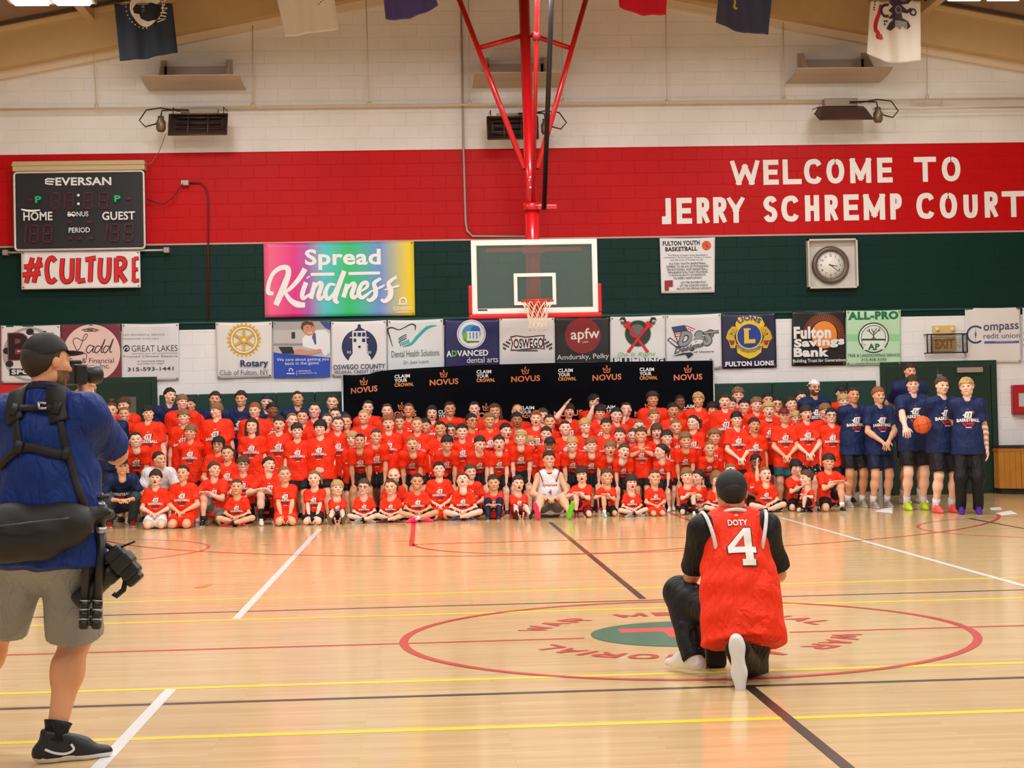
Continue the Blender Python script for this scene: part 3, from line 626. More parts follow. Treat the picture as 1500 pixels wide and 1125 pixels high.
def art_ladd(A):
    A.disc(134.5, 517, 41.8, 41.8, (236, 206, 202), 56); D = (82, 52, 60)
    S = [([(570, 330), (535, 250), (560, 225), (610, 245), (640, 205), (618, 205), (590, 290), (560, 330), (600, 330), (635, 350), (630, 385)], 1.2),
         ([(690, 290), (655, 280), (632, 315), (650, 335), (685, 300), (690, 285), (680, 325), (700, 330)], 1.6), ([(740, 290), (712, 285), (695, 315), (708, 335), (740, 300), (770, 235), (742, 320), (755, 332)], 1.6),
         ([(800, 288), (775, 285), (758, 315), (770, 335), (800, 300), (832, 232), (805, 318), (822, 330)], 1.6)]
    for P, w in S: A.stroke([qa(*p) for p in P], w, D)
    TX(A, qa, 'Tax & Financial', (500, 410), (835, 408), 36, D); TX(A, qa, 'Services Inc.', (540, 450), (805, 448), 36, D)
    for yy, k in ((168, 1), (502, -1)):
        A.stroke([qa(600, yy), qa(625, yy-6*k), qa(660, yy-14*k), qa(700, yy-6*k), qa(725, yy)], 1.4, D); A.stroke([qa(615, yy+6*k), qa(660, yy+8*k), qa(710, yy+6*k)], 1.2, D); A.stroke([qa(640, yy), qa(655, yy-3), qa(680, yy)], 1.6, D)
banner((89, 475.5), (177, 474), (178, 558), (89, 560), (122, 44, 62), 'maroon banner with pink disc and script lettering', art_ladd, seed=2)
def art_gl(A):
    D = (70, 74, 84)
    TX(A, qa, '24/7 POWERFUL SERVICE', (900, 212), (1205, 208), 15, (120, 124, 132)); TX(A, qa, 'FINANCING AVAILABLE', (900, 240), (1165, 236), 13, (120, 124, 132))
    A.disc(*qa(926, 302), 5, 5.2, (40, 50, 76), 20); A.stroke([qa(905, 318), qa(915, 300), qa(932, 292), qa(940, 305), qa(928, 314)], 1.3, (232, 232, 236))
    TX(A, qa, 'GREAT LAKES', (965, 326), (1302, 322), 46, D); TX(A, qa, 'HEATING AND AIR CONDITIONING', (968, 346), (1302, 342), 10, (130, 130, 136)); TX(A, qa, 'Trusted Climate Experts', (900, 372), (1302, 368), 17, D)
    TX(A, qa, '19 TANTANE DRIVE', (1005, 404), (1205, 400), 13, (110, 110, 118)); TX(A, qa, 'FULTON NY 13069', (1010, 422), (1200, 418), 11, (110, 110, 118)); TX(A, qa, '315-593-1441', (935, 470), (1272, 462), 28, (50, 52, 60), .015)
banner((178.5, 474.4), (262, 473.4), (262.4, 557), (178.5, 557.6), (226, 226, 232), 'white banner with grey lettering and a phone number', art_gl, seed=3)
def art_rot(A):
    cx, cy = qb(288, 240); A.ring(cx, cy, 15.5, 21.5, GD)
    for k in range(24):
        a = 2*math.pi*(k+.5)/24; c, s = math.cos(a), math.sin(a); A.poly([(cx+20.5*c-1.9*s, cy+20.5*s+1.9*c), (cx+25*c-1.3*s, cy+25*s+1.3*c), (cx+25*c+1.3*s, cy+25*s-1.3*c), (cx+20.5*c+1.9*s, cy+20.5*s-1.9*c)], GD)
    A.ring(cx, cy, 17, 19.6, (244, 232, 190))
    for k in range(6):
        a = math.pi*k/3+math.pi/2; c, s = math.cos(a), math.sin(a); A.poly([(cx+3*c-2.4*s, cy+3*s+2.4*c), (cx+16*c-1.3*s, cy+16*s+1.3*c), (cx+16*c+1.3*s, cy+16*s-1.3*c), (cx+3*c+2.4*s, cy+3*s-2.4*c)], GD)
    A.disc(cx, cy, 5, 5, GD, 24); A.disc(cx, cy, 2.4, 2.4, (244, 240, 230), 20)
    TX(A, qb, 'Rotary', (262, 452), (468, 446), 64, (40, 50, 110), .03); TX(A, qb, 'Club of Fulton, NY', (112, 505), (470, 500), 44, (74, 84, 130))
banner((315.6, 472.4), (398.4, 471), (398.4, 552.4), (318.4, 555), (232, 230, 230), 'white banner with a gold cogwheel', art_rot, seed=4)
def art_care(A):
    A.poly([qb(*p) for p in ((503, 165), (918, 160), (918, 372), (700, 350), (505, 340))], (196, 192, 190)); A.poly([qb(*p) for p in ((503, 108), (918, 102), (918, 160), (503, 168))], (176, 170, 172))
    A.poly([qb(*p) for p in ((840, 104), (918, 102), (918, 170), (880, 150))], (52, 74, 150)); A.rect(*qb(505, 265), *qb(720, 282), (150, 146, 148)); A.rect(*qb(635, 182), *qb(662, 230), (40, 44, 52))
    A.poly([qb(*p) for p in ((716, 230), (745, 195), (800, 170), (880, 165), (915, 200), (918, 330), (880, 360), (850, 320), (760, 300), (718, 290))], (236, 238, 244))
    A.poly([qb(*p) for p in ((795, 185), (812, 190), (818, 270), (806, 275), (785, 220))], (70, 90, 150))
    A.disc(*qb(765, 155), 9.4, 11, (206, 140, 112), 24); A.poly([qb(*p) for p in ((702, 150), (712, 112), (750, 102), (790, 110), (800, 145), (785, 135), (750, 125), (722, 140), (722, 178))], (84, 56, 40))
    A.disc(*qb(752, 150), 1, .8, (60, 40, 36), 8); A.disc(*qb(780, 145), 1, .8, (60, 40, 36), 8); A.stroke([qb(755, 185), qb(770, 190), qb(785, 180)], 1.1, (240, 230, 226))
    A.poly([qb(*p) for p in ((540, 290), (640, 290), (660, 340), (570, 340))], (40, 34, 38)); A.poly([qb(*p) for p in ((655, 315), (700, 305), (760, 318), (850, 305), (860, 325), (780, 350), (690, 350), (655, 345))], (214, 152, 124))
    A.poly([qb(*p) for p in ((503, 330), (560, 340), (700, 350), (840, 362), (918, 370), (918, 510), (505, 519))], (28, 72, 186))
    W = (232, 236, 246); TX(A, qb, 'We care about getting you', (528, 402), (908, 396), 28, W); TX(A, qb, 'back in the game.', (590, 430), (842, 424), 28, W)
    A.ring(*qb(631, 462), 2, 3.2, W, a0=-40, a1=220); A.stroke([qb(600, 486), qb(660, 486)], 1.5, W, False); A.stroke([qb(675, 462), qb(675, 500)], .5, W, False); TX(A, qb, 'ORTHOPEDICS', (686, 474), (776, 472), 11, W); TX(A, qb, 'oswegohealth.org', (686, 492), (820, 488), 13, W)
banner((400, 471), (483.6, 470), (483.6, 552), (401, 554), (180, 176, 178), 'picture banner of a smiling doctor over a blue strip', art_care, seed=5)
def art_occu(A):
    N, W = (30, 44, 88), (236, 236, 240); A.disc(*qb(1133, 290), 26, 26, N, 48)
    A.poly([qb(*p) for p in ((1085, 400), (1080, 180), (1090, 165), (1180, 165), (1185, 265), (1195, 400))], W); A.poly([qb(*p) for p in ((1045, 420), (1060, 370), (1090, 330), (1185, 330), (1215, 370), (1225, 420))], W)
    A.poly([qb(*p) for p in ((1088, 176), (1118, 150), (1122, 125), (1140, 125), (1145, 150), (1180, 172))], N); A.rect(*qb(1060, 220), *qb(1200, 226), W)
    for x0, x1, y0, y1 in ((1090, 1110, 185, 215), (1118, 1145, 185, 215), (1152, 1176, 185, 215), (1090, 1110, 230, 255), (1152, 1176, 230, 255), (1124, 1142, 282, 298)): A.rect(*qb(x0, y0), *qb(x1, y1), N)
    for x, y in ((1190, 268), (1190, 290), (1192, 312), (1050, 322), (1066, 322), (1200, 325), (1214, 322)): A.rect(*qb(x-6, y), *qb(x+4, y+16), W); A.rect(*qb(x-3, y+3), *qb(x+2, y+12), N)
    TX(A, qb, 'OSWEGO COUNTY', (942, 458), (1322, 448), 36, (40, 48, 84), .015); TX(A, qb, 'FEDERAL CREDIT UNION', (952, 488), (1318, 478), 22, (40, 48, 84), .01)
banner((485, 471), (566, 469), (566.5, 551), (486, 552), (234, 234, 238), 'white banner with a lighthouse on a navy disc', art_occu, seed=6)
def art_dhs(A):
    K, T = (60, 66, 74), (40, 178, 176)
    A.stroke([qc(*p) for p in ((-25, 290), (-45, 220), (-60, 165), (-30, 150), (20, 165), (60, 150), (110, 125), (140, 135), (140, 170))], [1, 2, 3, 2.4, 1.6, 1.6, 2, 2.6, 1], K)
    A.stroke([qc(*p) for p in ((50, 290), (110, 270), (160, 215), (230, 150), (300, 135))], [1, 4, 5, 4.6, 1], T)
    for k, o in enumerate((0, 14, 28)): A.stroke([qc(20, 232+o), qc(50, 212+o), qc(78, 200+o)], 1.6, (30, 130, 160) if k % 2 else K)
    for k in range(6): A.stroke([qc(30+k*12, 262-k*5), qc(36+k*12, 285-k*4)], 1.5, (60, 150, 170), False)
    TX(A, qc, 'Dental Health Solutions', (-32, 368), (318, 354), 48, (96, 110, 120)); TX(A, qc, 'Dr. Juan Lopez', (58, 424), (240, 414), 32, (110, 140, 170))
banner((568, 469), (649, 467), (651, 549), (568, 551), (226, 232, 236), 'white banner with a tooth outline and a teal sweep', art_dhs, seed=7)
def art_ada(A):
    W = (240, 242, 246); x, y = qc(552, 197); A.disc(x, y, 21, 21, W, 48); A.ring(x, y, 18.6, 19.8, (150, 180, 210)); A.disc(x, y-1, 13.6, 13, (70, 160, 226), 32); A.disc(x+6, y-6, 7, 6.5, (40, 110, 200), 24)
    A.disc(x-7, y+4, 6, 7, (130, 196, 80), 20); A.poly([(x-12, y+8), (x+13, y+6), (x+11, y+12), (x-6, y+13)], (60, 140, 60)); A.rect(x-7, y-4, x+12, y-2, W); A.rect(x-7, y+7, x+13, y+10, W)
    for k in range(4): A.rect(x-6+k*5, y-3, x-3+k*5, y+8, W)
    TX(A, qc, 'A', (370, 364), (408, 363), 44, W, .03); TX(A, qc, 'D', (410, 362), (446, 361), 44, (110, 190, 70), .03); TX(A, qc, 'VANCED', (448, 361), (676, 355), 44, W, .03); TX(A, qc, 'dental arts', (520, 410), (748, 402), 42, W)
banner((651, 467.6), (731, 467), (731.5, 548), (651.5, 549), (34, 36, 96), 'navy banner with a round temple picture', art_ada, seed=8)
def art_spd(A):
    D = (44, 40, 46)
    A.poly([qc(*p) for p in ((835, 215), (880, 205), (955, 215), (1040, 205), (1090, 203), (1085, 250), (1092, 310), (1035, 305), (955, 312), (890, 320), (838, 322), (850, 265))], (110, 44, 54)); A.poly([qc(*p) for p in ((846, 224), (885, 215), (955, 225), (1040, 215), (1080, 213), (1075, 250), (1080, 300), (1035, 295), (955, 302), (890, 310), (848, 310), (860, 265))], (236, 234, 236))
    TX(A, qc, 'OSWEGO', (862, 304), (1080, 296), 72, D, .03); A.rect(*qc(888, 312), *qc(1040, 324), (90, 90, 96))
    for s_, x0 in ((-1, 838), (1, 1088)):
        for i in range(5):
            for j in range(4):
                if (i+j) % 2 == 0: xx = x0+s_*(i*11); yy = 232+j*14+i*8; A.rect(*qc(xx, yy), *qc(xx+s_*11, yy+13), D)
banner((731.4, 465), (812, 464.5), (813, 546), (732, 547), (232, 232, 236), 'white banner with chequered flags behind the net', art_spd, seed=9)
def art_apfw(A):
    x, y = qc(1368, 208); A.disc(x, y, 26, 26, (142, 34, 40), 48); TX(A, qc, 'apfw', (1282, 262), (1492, 250), 102, (240, 234, 230), .01); TX(A, qc, 'LAW', (1366, 262), (1410, 260), 13, (240, 234, 230))
    A.text('Amdursky, Pelky', 816, 529.5, 892, 527, 9.6, (236, 234, 232)); A.stroke([(816, 531.5), (890, 530.5)], .5, (200, 200, 200), False)
banner((813, 465), (893, 463.6), (893.5, 545), (813.5, 546), (34, 32, 36), 'black banner with a dark red disc beside the net', art_apfw, seed=10)
def art_plumb(A):
    R, G = (220, 34, 38), (90, 92, 96); A.disc(*qd(372, 243), 19.6, 19.8, (110, 180, 100), 40); A.disc(*qd(372, 243), 18.6, 18.8, (50, 50, 54), 40); A.disc(*qd(365, 225), 11, 10, (110, 112, 116), 30)
    for s_ in (-1, 1):
        def m(x, y): return qd(372+s_*(x-372), y)
        A.stroke([m(450, 180), m(400, 245), m(310, 365)], [6, 4.4, 4.4], (120, 14, 20), False); A.stroke([m(450, 180), m(400, 245), m(310, 365)], [4.8, 3.2, 3.2], R, False); A.disc(*m(306, 372), 3, 2.4, R, 14)
        A.poly([m(*p) for p in ((440, 190), (420, 170), (440, 150), (470, 165), (480, 190), (465, 205))], R); A.poly([m(*p) for p in ((452, 160), (470, 122), (500, 125), (510, 150), (490, 140), (470, 150), (490, 165), (482, 178))], (40, 40, 44)); A.poly([m(*p) for p in ((470, 160), (500, 150), (498, 172), (480, 182))], G)
    TX(A, qd, 'Do It Right', (222, 418), (500, 412), 36, (130, 200, 120), .0, shear=.3); A.rect(*qd(188, 422), *qd(570, 470), (24, 26, 30)); TX(A, qd, 'PLUMBING', (200, 462), (558, 458), 38, (240, 240, 240), .05)
banner((894, 464), (974.4, 461.5), (975, 542), (894, 544), (228, 230, 232), 'white banner with two crossed red wrenches', art_plumb, seed=11)
def art_ds(A):
    K, G = (40, 42, 48), (150, 152, 158)
    A.poly([qd(*p) for p in ((620, 195), (715, 180), (740, 225), (640, 240))], (60, 70, 120))
    for k in range(4): A.stroke([qd(722+8*k, 186+9*k), qd(750, 196+9*k), qd(790-8*k, 212+5*k)], 1.6, (206, 60, 70) if k % 2 == 0 else (240, 236, 236)); A.stroke([qd(640, 248+k*10), qd(685, 244+k*8)], 1.6, (206, 60, 70) if k % 2 == 0 else (240, 236, 236), False)
    A.stroke([qd(620, 195), qd(665, 310)], 1.3, K, False)
    TX(A, qd, 'D&S', (662, 338), (930, 328), 110, G, .05, shear=.35, outline=K, ow=1.3); A.stroke([qd(850, 240), qd(962, 228)], 4.4, K, False); A.stroke([qd(856, 239), qd(955, 229)], 2.6, G, False)
    A.poly([qd(*p) for p in ((585, 290), (605, 270), (660, 310), (690, 350), (650, 345))], K); A.poly([qd(*p) for p in ((594, 292), (606, 280), (650, 312), (670, 338), (645, 332))], (214, 214, 218))
    TX(A, qd, 'Designs', (640, 400), (850, 345), 44, (120, 122, 128), .02, shear=.3, outline=K, ow=.9); A.poly([qd(*p) for p in ((620, 410), (700, 385), (760, 380), (780, 395), (740, 425), (720, 395), (660, 405))], K); TX(A, qd, 'of Oswego', (780, 388), (928, 382), 16, K, .02, shear=.2); A.stroke([qd(895, 432), qd(912, 430)], 1.2, K, False)
banner((975, 461.6), (1056, 459), (1057, 540), (976, 542), (228, 228, 232), 'white banner with slanted grey letters and a small flag', art_ds, seed=12)
def art_lions(A):
    Yl, B = (236, 204, 40), (34, 62, 160); x, y = qd(1186, 262)
    A.poly([qd(*p) for p in ((1085, 175), (1105, 125), (1190, 110), (1275, 125), (1300, 175), (1280, 215), (1095, 215))], Yl); A.poly([qd(*p) for p in ((1092, 320), (1285, 315), (1275, 380), (1230, 415), (1190, 428), (1150, 415), (1100, 385))], Yl)
    for s_ in (-1, 1):
        def m(u, v): return qd(1186+s_*(u-1186), v)
        A.poly([m(*p) for p in ((1270, 195), (1310, 190), (1340, 225), (1355, 275), (1335, 300), (1320, 350), (1290, 350), (1280, 310), (1295, 270))], (214, 176, 48)); A.poly([m(*p) for p in ((1290, 295), (1335, 290), (1318, 330), (1298, 325))], (150, 50, 40)); A.disc(*m(1318, 245), 1.5, 1.2, (60, 44, 20), 8)
        for k in range(3): A.stroke([m(1290, 225+k*16), m(1312, 215+k*18)], .7, (120, 90, 30), False)
    A.disc(x, y, 19.5, 19.5, Yl, 48); A.disc(x, y, 17.6, 17.6, B, 48); TX(A, qd, 'L', (1150, 316), (1232, 312), 110, Yl, .06); A.rect(*qd(1144, 206), *qd(1196, 216), Yl)
    A.arctext('LIONS', x, y, 23, 128, 52, 7.5, B, .03); A.arctext('INTERNATIONAL', x, y-1, 25.5, 218, 322, 5, B, .01, inner=True)
    TX(A, qd, 'FULTON LIONS', (1012, 486), (1366, 476), 36, (240, 240, 244), .04)
banner((1056.5, 459), (1136, 457.6), (1137.6, 538.4), (1058.4, 540), (30, 26, 66), 'dark blue banner with a round gold lion crest', art_lions, seed=13)
def art_fsb(A):
    x, y = qe(310, 205); O = (238, 140, 40)
    for k in range(41):
        a = math.radians(-22+k*5.2); A.stroke([(x+21*math.cos(a), y-21*math.sin(a)), (x+31*math.cos(a), y-31*math.sin(a))], .7, (200, 100, 40), False)
    A.disc(x, y, 18.5, 20, O, 40); W = (238, 238, 240)
    for w, a, b, h in (('Fulton', (133, 228), (348, 224), 68), ('Savings', (135, 292), (428, 274), 58), ('Bank', (133, 335), (335, 332), 50)): TX(A, qe, w, a, b, h, W, .03, 4.054, outline=W, ow=.6)
    TX(A, qe, 'Building Trust for Generations', (126, 376), (438, 368), 25, W, .01, 4.054)
banner((1160, 456), (1238.5, 454), (1239, 535), (1160, 536), (24, 22, 24), 'black banner with an orange rising sun', art_fsb, seed=14)
def art_ap(A):
    G, D = (24, 120, 70), (40, 52, 48); A.rect(*qe(445, 200), *qe(769, 243), (150, 216, 166)); TX(A, qe, 'ALL-PRO', (455, 118), (755, 112), 50, G, .06, 4.054)
    x, y = qe(606, 222); A.disc(x, y, 22.8, 22.4, D, 48); A.disc(x, y, 21, 20.6, (226, 240, 228), 48); A.ring(x, y, 17.4, 18.4, D); A.rect(x-17, y+1.5, x+17, y+4, D)
    for P in ([(0, 2), (0, -7)], [(0, -3), (-6, -9), (-10, -11)], [(0, -4), (6, -10), (10, -11)], [(0, -7), (-3, -13)], [(0, -7), (4, -14)], [(-6, -9), (-7, -13)], [(6, -10), (9, -14)], [(-3, 2), (0, -2), (3, 2)]): A.stroke([(x+a, y+b) for a, b in P], 1.1, D, False)
    A.poly([(x-21, y+7), (x+21, y+6), (x+14, y+11), (x+17, y+17), (x-16, y+18), (x-13, y+12)], (226, 240, 228)); A.stroke([(x-16, y+17.4), (x-18, y+8), (x-11, y+11)], .8, D, False); TX(A, qe, 'AP', (572, 294), (642, 292), 36, G, .05, 4.054)
    TX(A, qe, 'TREE & LANDSCAPING SERVICE', (450, 336), (762, 332), 17, (70, 100, 80), .01, 4.054); TX(A, qe, '315-428-5350', (532, 360), (682, 357), 16, (70, 100, 80), .01, 4.054); TX(A, qe, 'www.all-pro-tree.com', (500, 381), (712, 377), 12, (70, 100, 80), .01, 4.054)
banner((1239.5, 455), (1319.4, 454), (1320, 535), (1240, 535), (190, 230, 196), 'pale green banner with a bare tree in a circle', art_ap, seed=15)
def art_comp(A):
    N = (70, 76, 120); x, y = qe(1212, 203); A.ring(x, y, 10.5, 13.4, (50, 70, 130), a0=48, a1=312); A.stroke([(x, y-9), (x, y+9)], .7, (120, 120, 140), False); A.poly([(x-1.5, y), (x, y-6), (x+1.5, y), (x, y+6)], (90, 96, 120))
    TX(A, qe, 'ompass', (1258, 198), (1468, 186), 52, N, .015, 4.054); TX(A, qe, 'redit union', (1258, 228), (1474, 222), 32, N, .0, 4.054); A.stroke([qe(1262, 250), qe(1470, 246)], 3.4, (70, 100, 170), False); TX(A, qe, 'compassfcu.com', (1330, 251), (1440, 247), 9, (220, 226, 240), 0, 4.054)
banner((1413.7, 451), (1494.6, 450), (1496, 531), (1415, 532), (232, 228, 228), 'white banner with a compass ring right of the exit sign', art_comp, seed=16)
def art_edge(A):
    for k in range(3): A.rect(1499+k*0, 486+k*9, 1530, 490+k*9, (90, 90, 100))
banner((1497.5, 451), (1578, 449), (1579, 530), (1498.5, 531), (226, 226, 232), 'white banner cut off by the right edge', art_edge, seed=17)
def art_redcorner(A):
    A.poly([(8, 580), (40, 562), (60, 562), (60, 600), (0, 600)], (222, 206, 180))
banner((-60, 562), (60, 562), (60, 606), (-60, 608), (206, 24, 30), 'red and cream banner low behind the photographer', art_redcorner, seed=18, group=None)

# painted lettering on the red band
A = Art(WY, base=.001, step=.0006)
W = (240, 238, 236)
for row, y0, y1, xa, xb, h in (('W348-465 E475-538 L550-628 C637-710 O725-797 M815-905 E922-985 T1070-1157 O1178-1253', 192, 175, 348, 1253, 98), ('J80-116 E135-198 R215-268 R280-335 Y335-407 S477-535 C548-620 H640-700 R718-772 E790-853 M868-960 P975-1023 C1078-1152 O1170-1240 U1262-1322 R1345-1400 T1415-1506', 344, 315, 85, 1506, 102)):
    for tok in row.split():
        c = tok[0]; a, b = map(float, tok[1:].split('-')); ya = y0+(y1-y0)*(a-xa)/(xb-xa); yb = y0+(y1-y0)*(b-xa)/(xb-xa)
        p0 = A.pts([qw(a, ya)])[0]; p1 = A.pts([qw(b, yb)])[0]; hz = h/2.679/(_f/np.dot(p0-EYE, FW)); 
        for n_, (V, F) in enumerate(glyph_quads(c, .205, (p1[0]-p0[0])/hz)): A._put([(p0[0]+u*hz, WY, p0[2]+(p1[2]-p0[2])*u*hz/(p1[0]-p0[0])+v*hz) for u, v in V], F, W, n_)
for o in [A.build('wall_lettering', wall_back)]: pass
# poster and clock
def art_poster(A):
    K = (40, 40, 44); q = qw
    for w, a, b, h, bo in (('FULTON YOUTH', (82, 430), (228, 426), 19, .05), ('BASKETBALL', (92, 452), (218, 448), 18, .05)): TX(A, q, w, a, b, h, K, bo, 2.679)
    A.disc(*q(254, 428), 6.8, 7, (226, 90, 40), 24); A.stroke([q(238, 420), q(254, 430), q(270, 432)], .6, K); A.stroke([q(250, 411), q(256, 428), q(250, 446)], .6, K)
    for k, (w, a, b) in enumerate((('The Mission of Fulton Youth Basketball is', 102, 258), ('committed to the Enthusiastic, Positive, Creative', 86, 272), ('and the Love of Fundamentals', 112, 240))): TX(A, q, w, (a, 470+k*9), (b, 468+k*9), 7, (90, 90, 94), 0, 2.679)
    for k, (w, a, b) in enumerate((('FULTON YOUTH BASKETBALL', 108, 252), ('ASPIRES TO BE AN OUTSTANDING', 96, 262), ('EDUCATIONAL AND BASKETBALL', 100, 258), ('ORGANIZATION THAT PROVIDES', 102, 258), ('A HIGH-QUALITY EXPERIENCE', 106, 250), ('TO EVERY PARTICIPANT', 124, 236))): TX(A, q, w, (a, 504+k*11.4), (b, 501+k*11.4), 8.5, (70, 70, 74), 0.01, 2.679)
    for k, (w, a, b) in enumerate((('LET THE PLAYERS PLAY', 154, 252), ('LET THE COACHES COACH', 150, 258), ('AND LET THE OFFICIALS OFFICIATE', 136, 272))): TX(A, q, w, (a, 578+k*12), (b, 575+k*12), 8.5, (60, 60, 64), .01, 2.679)
    A.text('F', *q(90, 606), *q(122, 604), 15, (150, 30, 44), .08)
banner(qw(70, 398), qw(287, 395), qw(286, 612), qw(77, 616), (226, 228, 232), 'white rules poster with a small basketball under the welcome lettering', art_poster, seed=20, amp=.004, name='poster', cat='poster', group=None, eyelets=False)
def clock():
    Yf = WY-.14; P = [atY(*qw(x, y), Yf) for x, y in ((652, 402), (848, 400), (850, 592), (655, 597))]
    x0, x1 = (P[0][0]+P[3][0])/2, (P[1][0]+P[2][0])/2; z0, z1_ = (P[2][2]+P[3][2])/2, (P[0][2]+P[1][2])/2; cx, cz = (x0+x1)/2-.02, (z0+z1_)/2-.02
    t = tag(empty('wall_clock', ((x0+x1)/2, WY, z0)), 'round clock with brown rim inside a shallow white box', 'clock'); bw = mat('clock_box', (206, 202, 196), .5); w = .025
    MB().box((x0, WY-.02, z0), (x1, WY-.003, z1_)).box((x0, Yf, z0), (x0+w, WY-.02, z1_)).box((x1-w, Yf, z0), (x1, WY-.02, z1_)).box((x0, Yf, z0), (x1, WY-.02, z0+w)).box((x0, Yf, z1_-w), (x1, WY-.02, z1_)).build('clock_box', bw, t)
    MB().lathe((cx, WY-.02, cz), [(0, .03), (.225, .03), (.225, .035), (0, .035)], (0, -1, 0), 40).build('dial', mat('clock_dial', (236, 236, 230), .4), t)
    MB().lathe((cx, WY-.02, cz), [(.22, 0), (.30, 0), (.305, .04), (.28, .07), (.24, .07), (.22, .045)], (0, -1, 0), 48).build('rim', mat('clock_rim', (108, 92, 84), .35, .3), t)
    A = Art(WY-.056, base=.001); c = np.array([cx, cz]); K = (40, 40, 44)
    def bar(ang, r0, r1, wd, lay):
        d = np.array([math.sin(ang), math.cos(ang)]); n_ = np.array([d[1], -d[0]])*wd/2; Q = [c+d*r0-n_, c+d*r0+n_, c+d*r1+n_, c+d*r1-n_]
        A._put([(u, 0, v) for u, v in Q], [(0, 1, 2, 3)], K, lay)
    for k in range(60): bar(2*math.pi*k/60, .195 if k % 5 else .19, .212, .003 if k % 5 else .007, 0)
    for k in range(1, 13):
        a = 2*math.pi*k/12; V, F, asp = text2d(str(k), .01); hh = .038; ww = hh*asp
        A._put([(c[0]+.158*math.sin(a)+(u-.5)*ww, 0, c[1]+.158*math.cos(a)+(v-.5)*hh) for u, v in V], F, K, 0)
    A.build('numerals', t)
    for nm, ang, r, wd in (('hour_hand', 2*math.pi*(3+20/60)/12, .11, .014), ('minute_hand', 2*math.pi*21.5/60, .17, .010)):
        d = np.array([math.sin(ang), math.cos(ang)]); n_ = np.array([d[1], -d[0]])*wd/2; y = WY-.066
        MB().prism([(cx+q_[0], y, cz+q_[1]) for q_ in (-d*.03-n_, d*r-n_*.5, d*r+n_*.5, -d*.03+n_)], (0, .003, 0)).build(nm, mat('clock_hand', (20, 20, 22), .4), t)
clock()
# exit sign behind a wire guard
def exit_sign():
    Yf = WY-.16; a = atY(1358, 490, Yf); b = atY(1417, 516, Yf); x0, x1, z0, z1_ = a[0], b[0], b[2], a[2]
    t = tag(empty('exit_sign', ((x0+x1)/2, WY, z0)), 'EXIT sign behind a black wire guard over the green door', 'exit sign')
    c0 = atY(1365.5, 493, WY-.08); c1 = atY(1401, 514, WY-.08)
    MB().box((c0[0], WY-.08, c1[2]), (c1[0], WY-.003, c0[2])).build('sign_box', mat('exit_cream', (206, 178, 128), .5), t, bevel=.006)
    A = Art(WY-.08, base=.002); A.text('EXIT', 1369.5, 511.5, 1398, 510, 14.5, (176, 118, 56), .06); A.build('lettering', t)
    d0 = atY(1367, 477, WY-.07); d1 = atY(1399.5, 488.5, WY-.07)
    MB().box((d0[0], WY-.07, d1[2]), (d1[0], WY-.003, d0[2])).build('lamp_box', mat('exit_yellow', (226, 196, 120), .5), t, bevel=.006)
    for px in (1373, 1395):
        q = atY(px, 482.5, WY-.07); MB().lathe((q[0], WY-.07, q[2]), [(.0, .03), (.03, .028), (.036, .0)], (0, -1, 0), 14).build('lamp_head', mat('lamp_lens', (226, 222, 206), .25), t)
    mb = MB()
    for (p0, p1) in (((x0, z0), (x1, z0)), ((x0, z1_), (x1, z1_)), ((x0, z0), (x0, z1_)), ((x1, z0), (x1, z1_)), ((x0+.07, z0), (x0+.07, z1_)), ((x1-.07, z0), (x1-.07, z1_))): mb.tube([(p0[0], Yf, p0[1]), (p1[0], Yf, p1[1])], .012, 6)
    for x in (x0, x1):
        for z in (z0, z1_): mb.tube([(x, Yf, z), (x, WY-.003, z)], .010, 6)
    n = 26
    for k in range(1, n):
        x = x0+(x1-x0)*k/n; mb.tube([(x, Yf, z0), (x, Yf, z1_)], .0022, 4, cap=False)
    for k in range(1, 11):
        z = z0+(z1_-z0)*k/11; mb.tube([(x0, Yf, z), (x1, Yf, z)], .0022, 4, cap=False)
    mb.build('wire_guard', mat('guard_black', (30, 28, 28), .5), t)
exit_sign()
def fire_box():
    Yf = WY-.16; a = atY(1484.7, 563.7, Yf); x0 = a[0]; x1 = x0+.42; z1_ = a[2]; z0 = atY(1487, 607.5, Yf)[2]; red = mat('cabinet_red', (176, 10, 26), .35)
    t = tag(empty('extinguisher_cabinet', ((x0+x1)/2, WY, z0)), 'red fire extinguisher cabinet on the wall at the right edge', 'cabinet')
    MB().box((x0, WY-.13, z0), (x1, WY-.003, z1_)).build('body', red, t, bevel=.02); MB().box((x0+.005, Yf, z0+.01), (x1-.005, WY-.13, z1_-.01)).build('door', red, t, bevel=.02)
    MB().box((x0+.08, Yf-.004, z0+.13), (x1-.08, Yf+.002, z1_-.14)).build('window', mat('cabinet_glass', (190, 196, 196), .2), t)
fire_box()
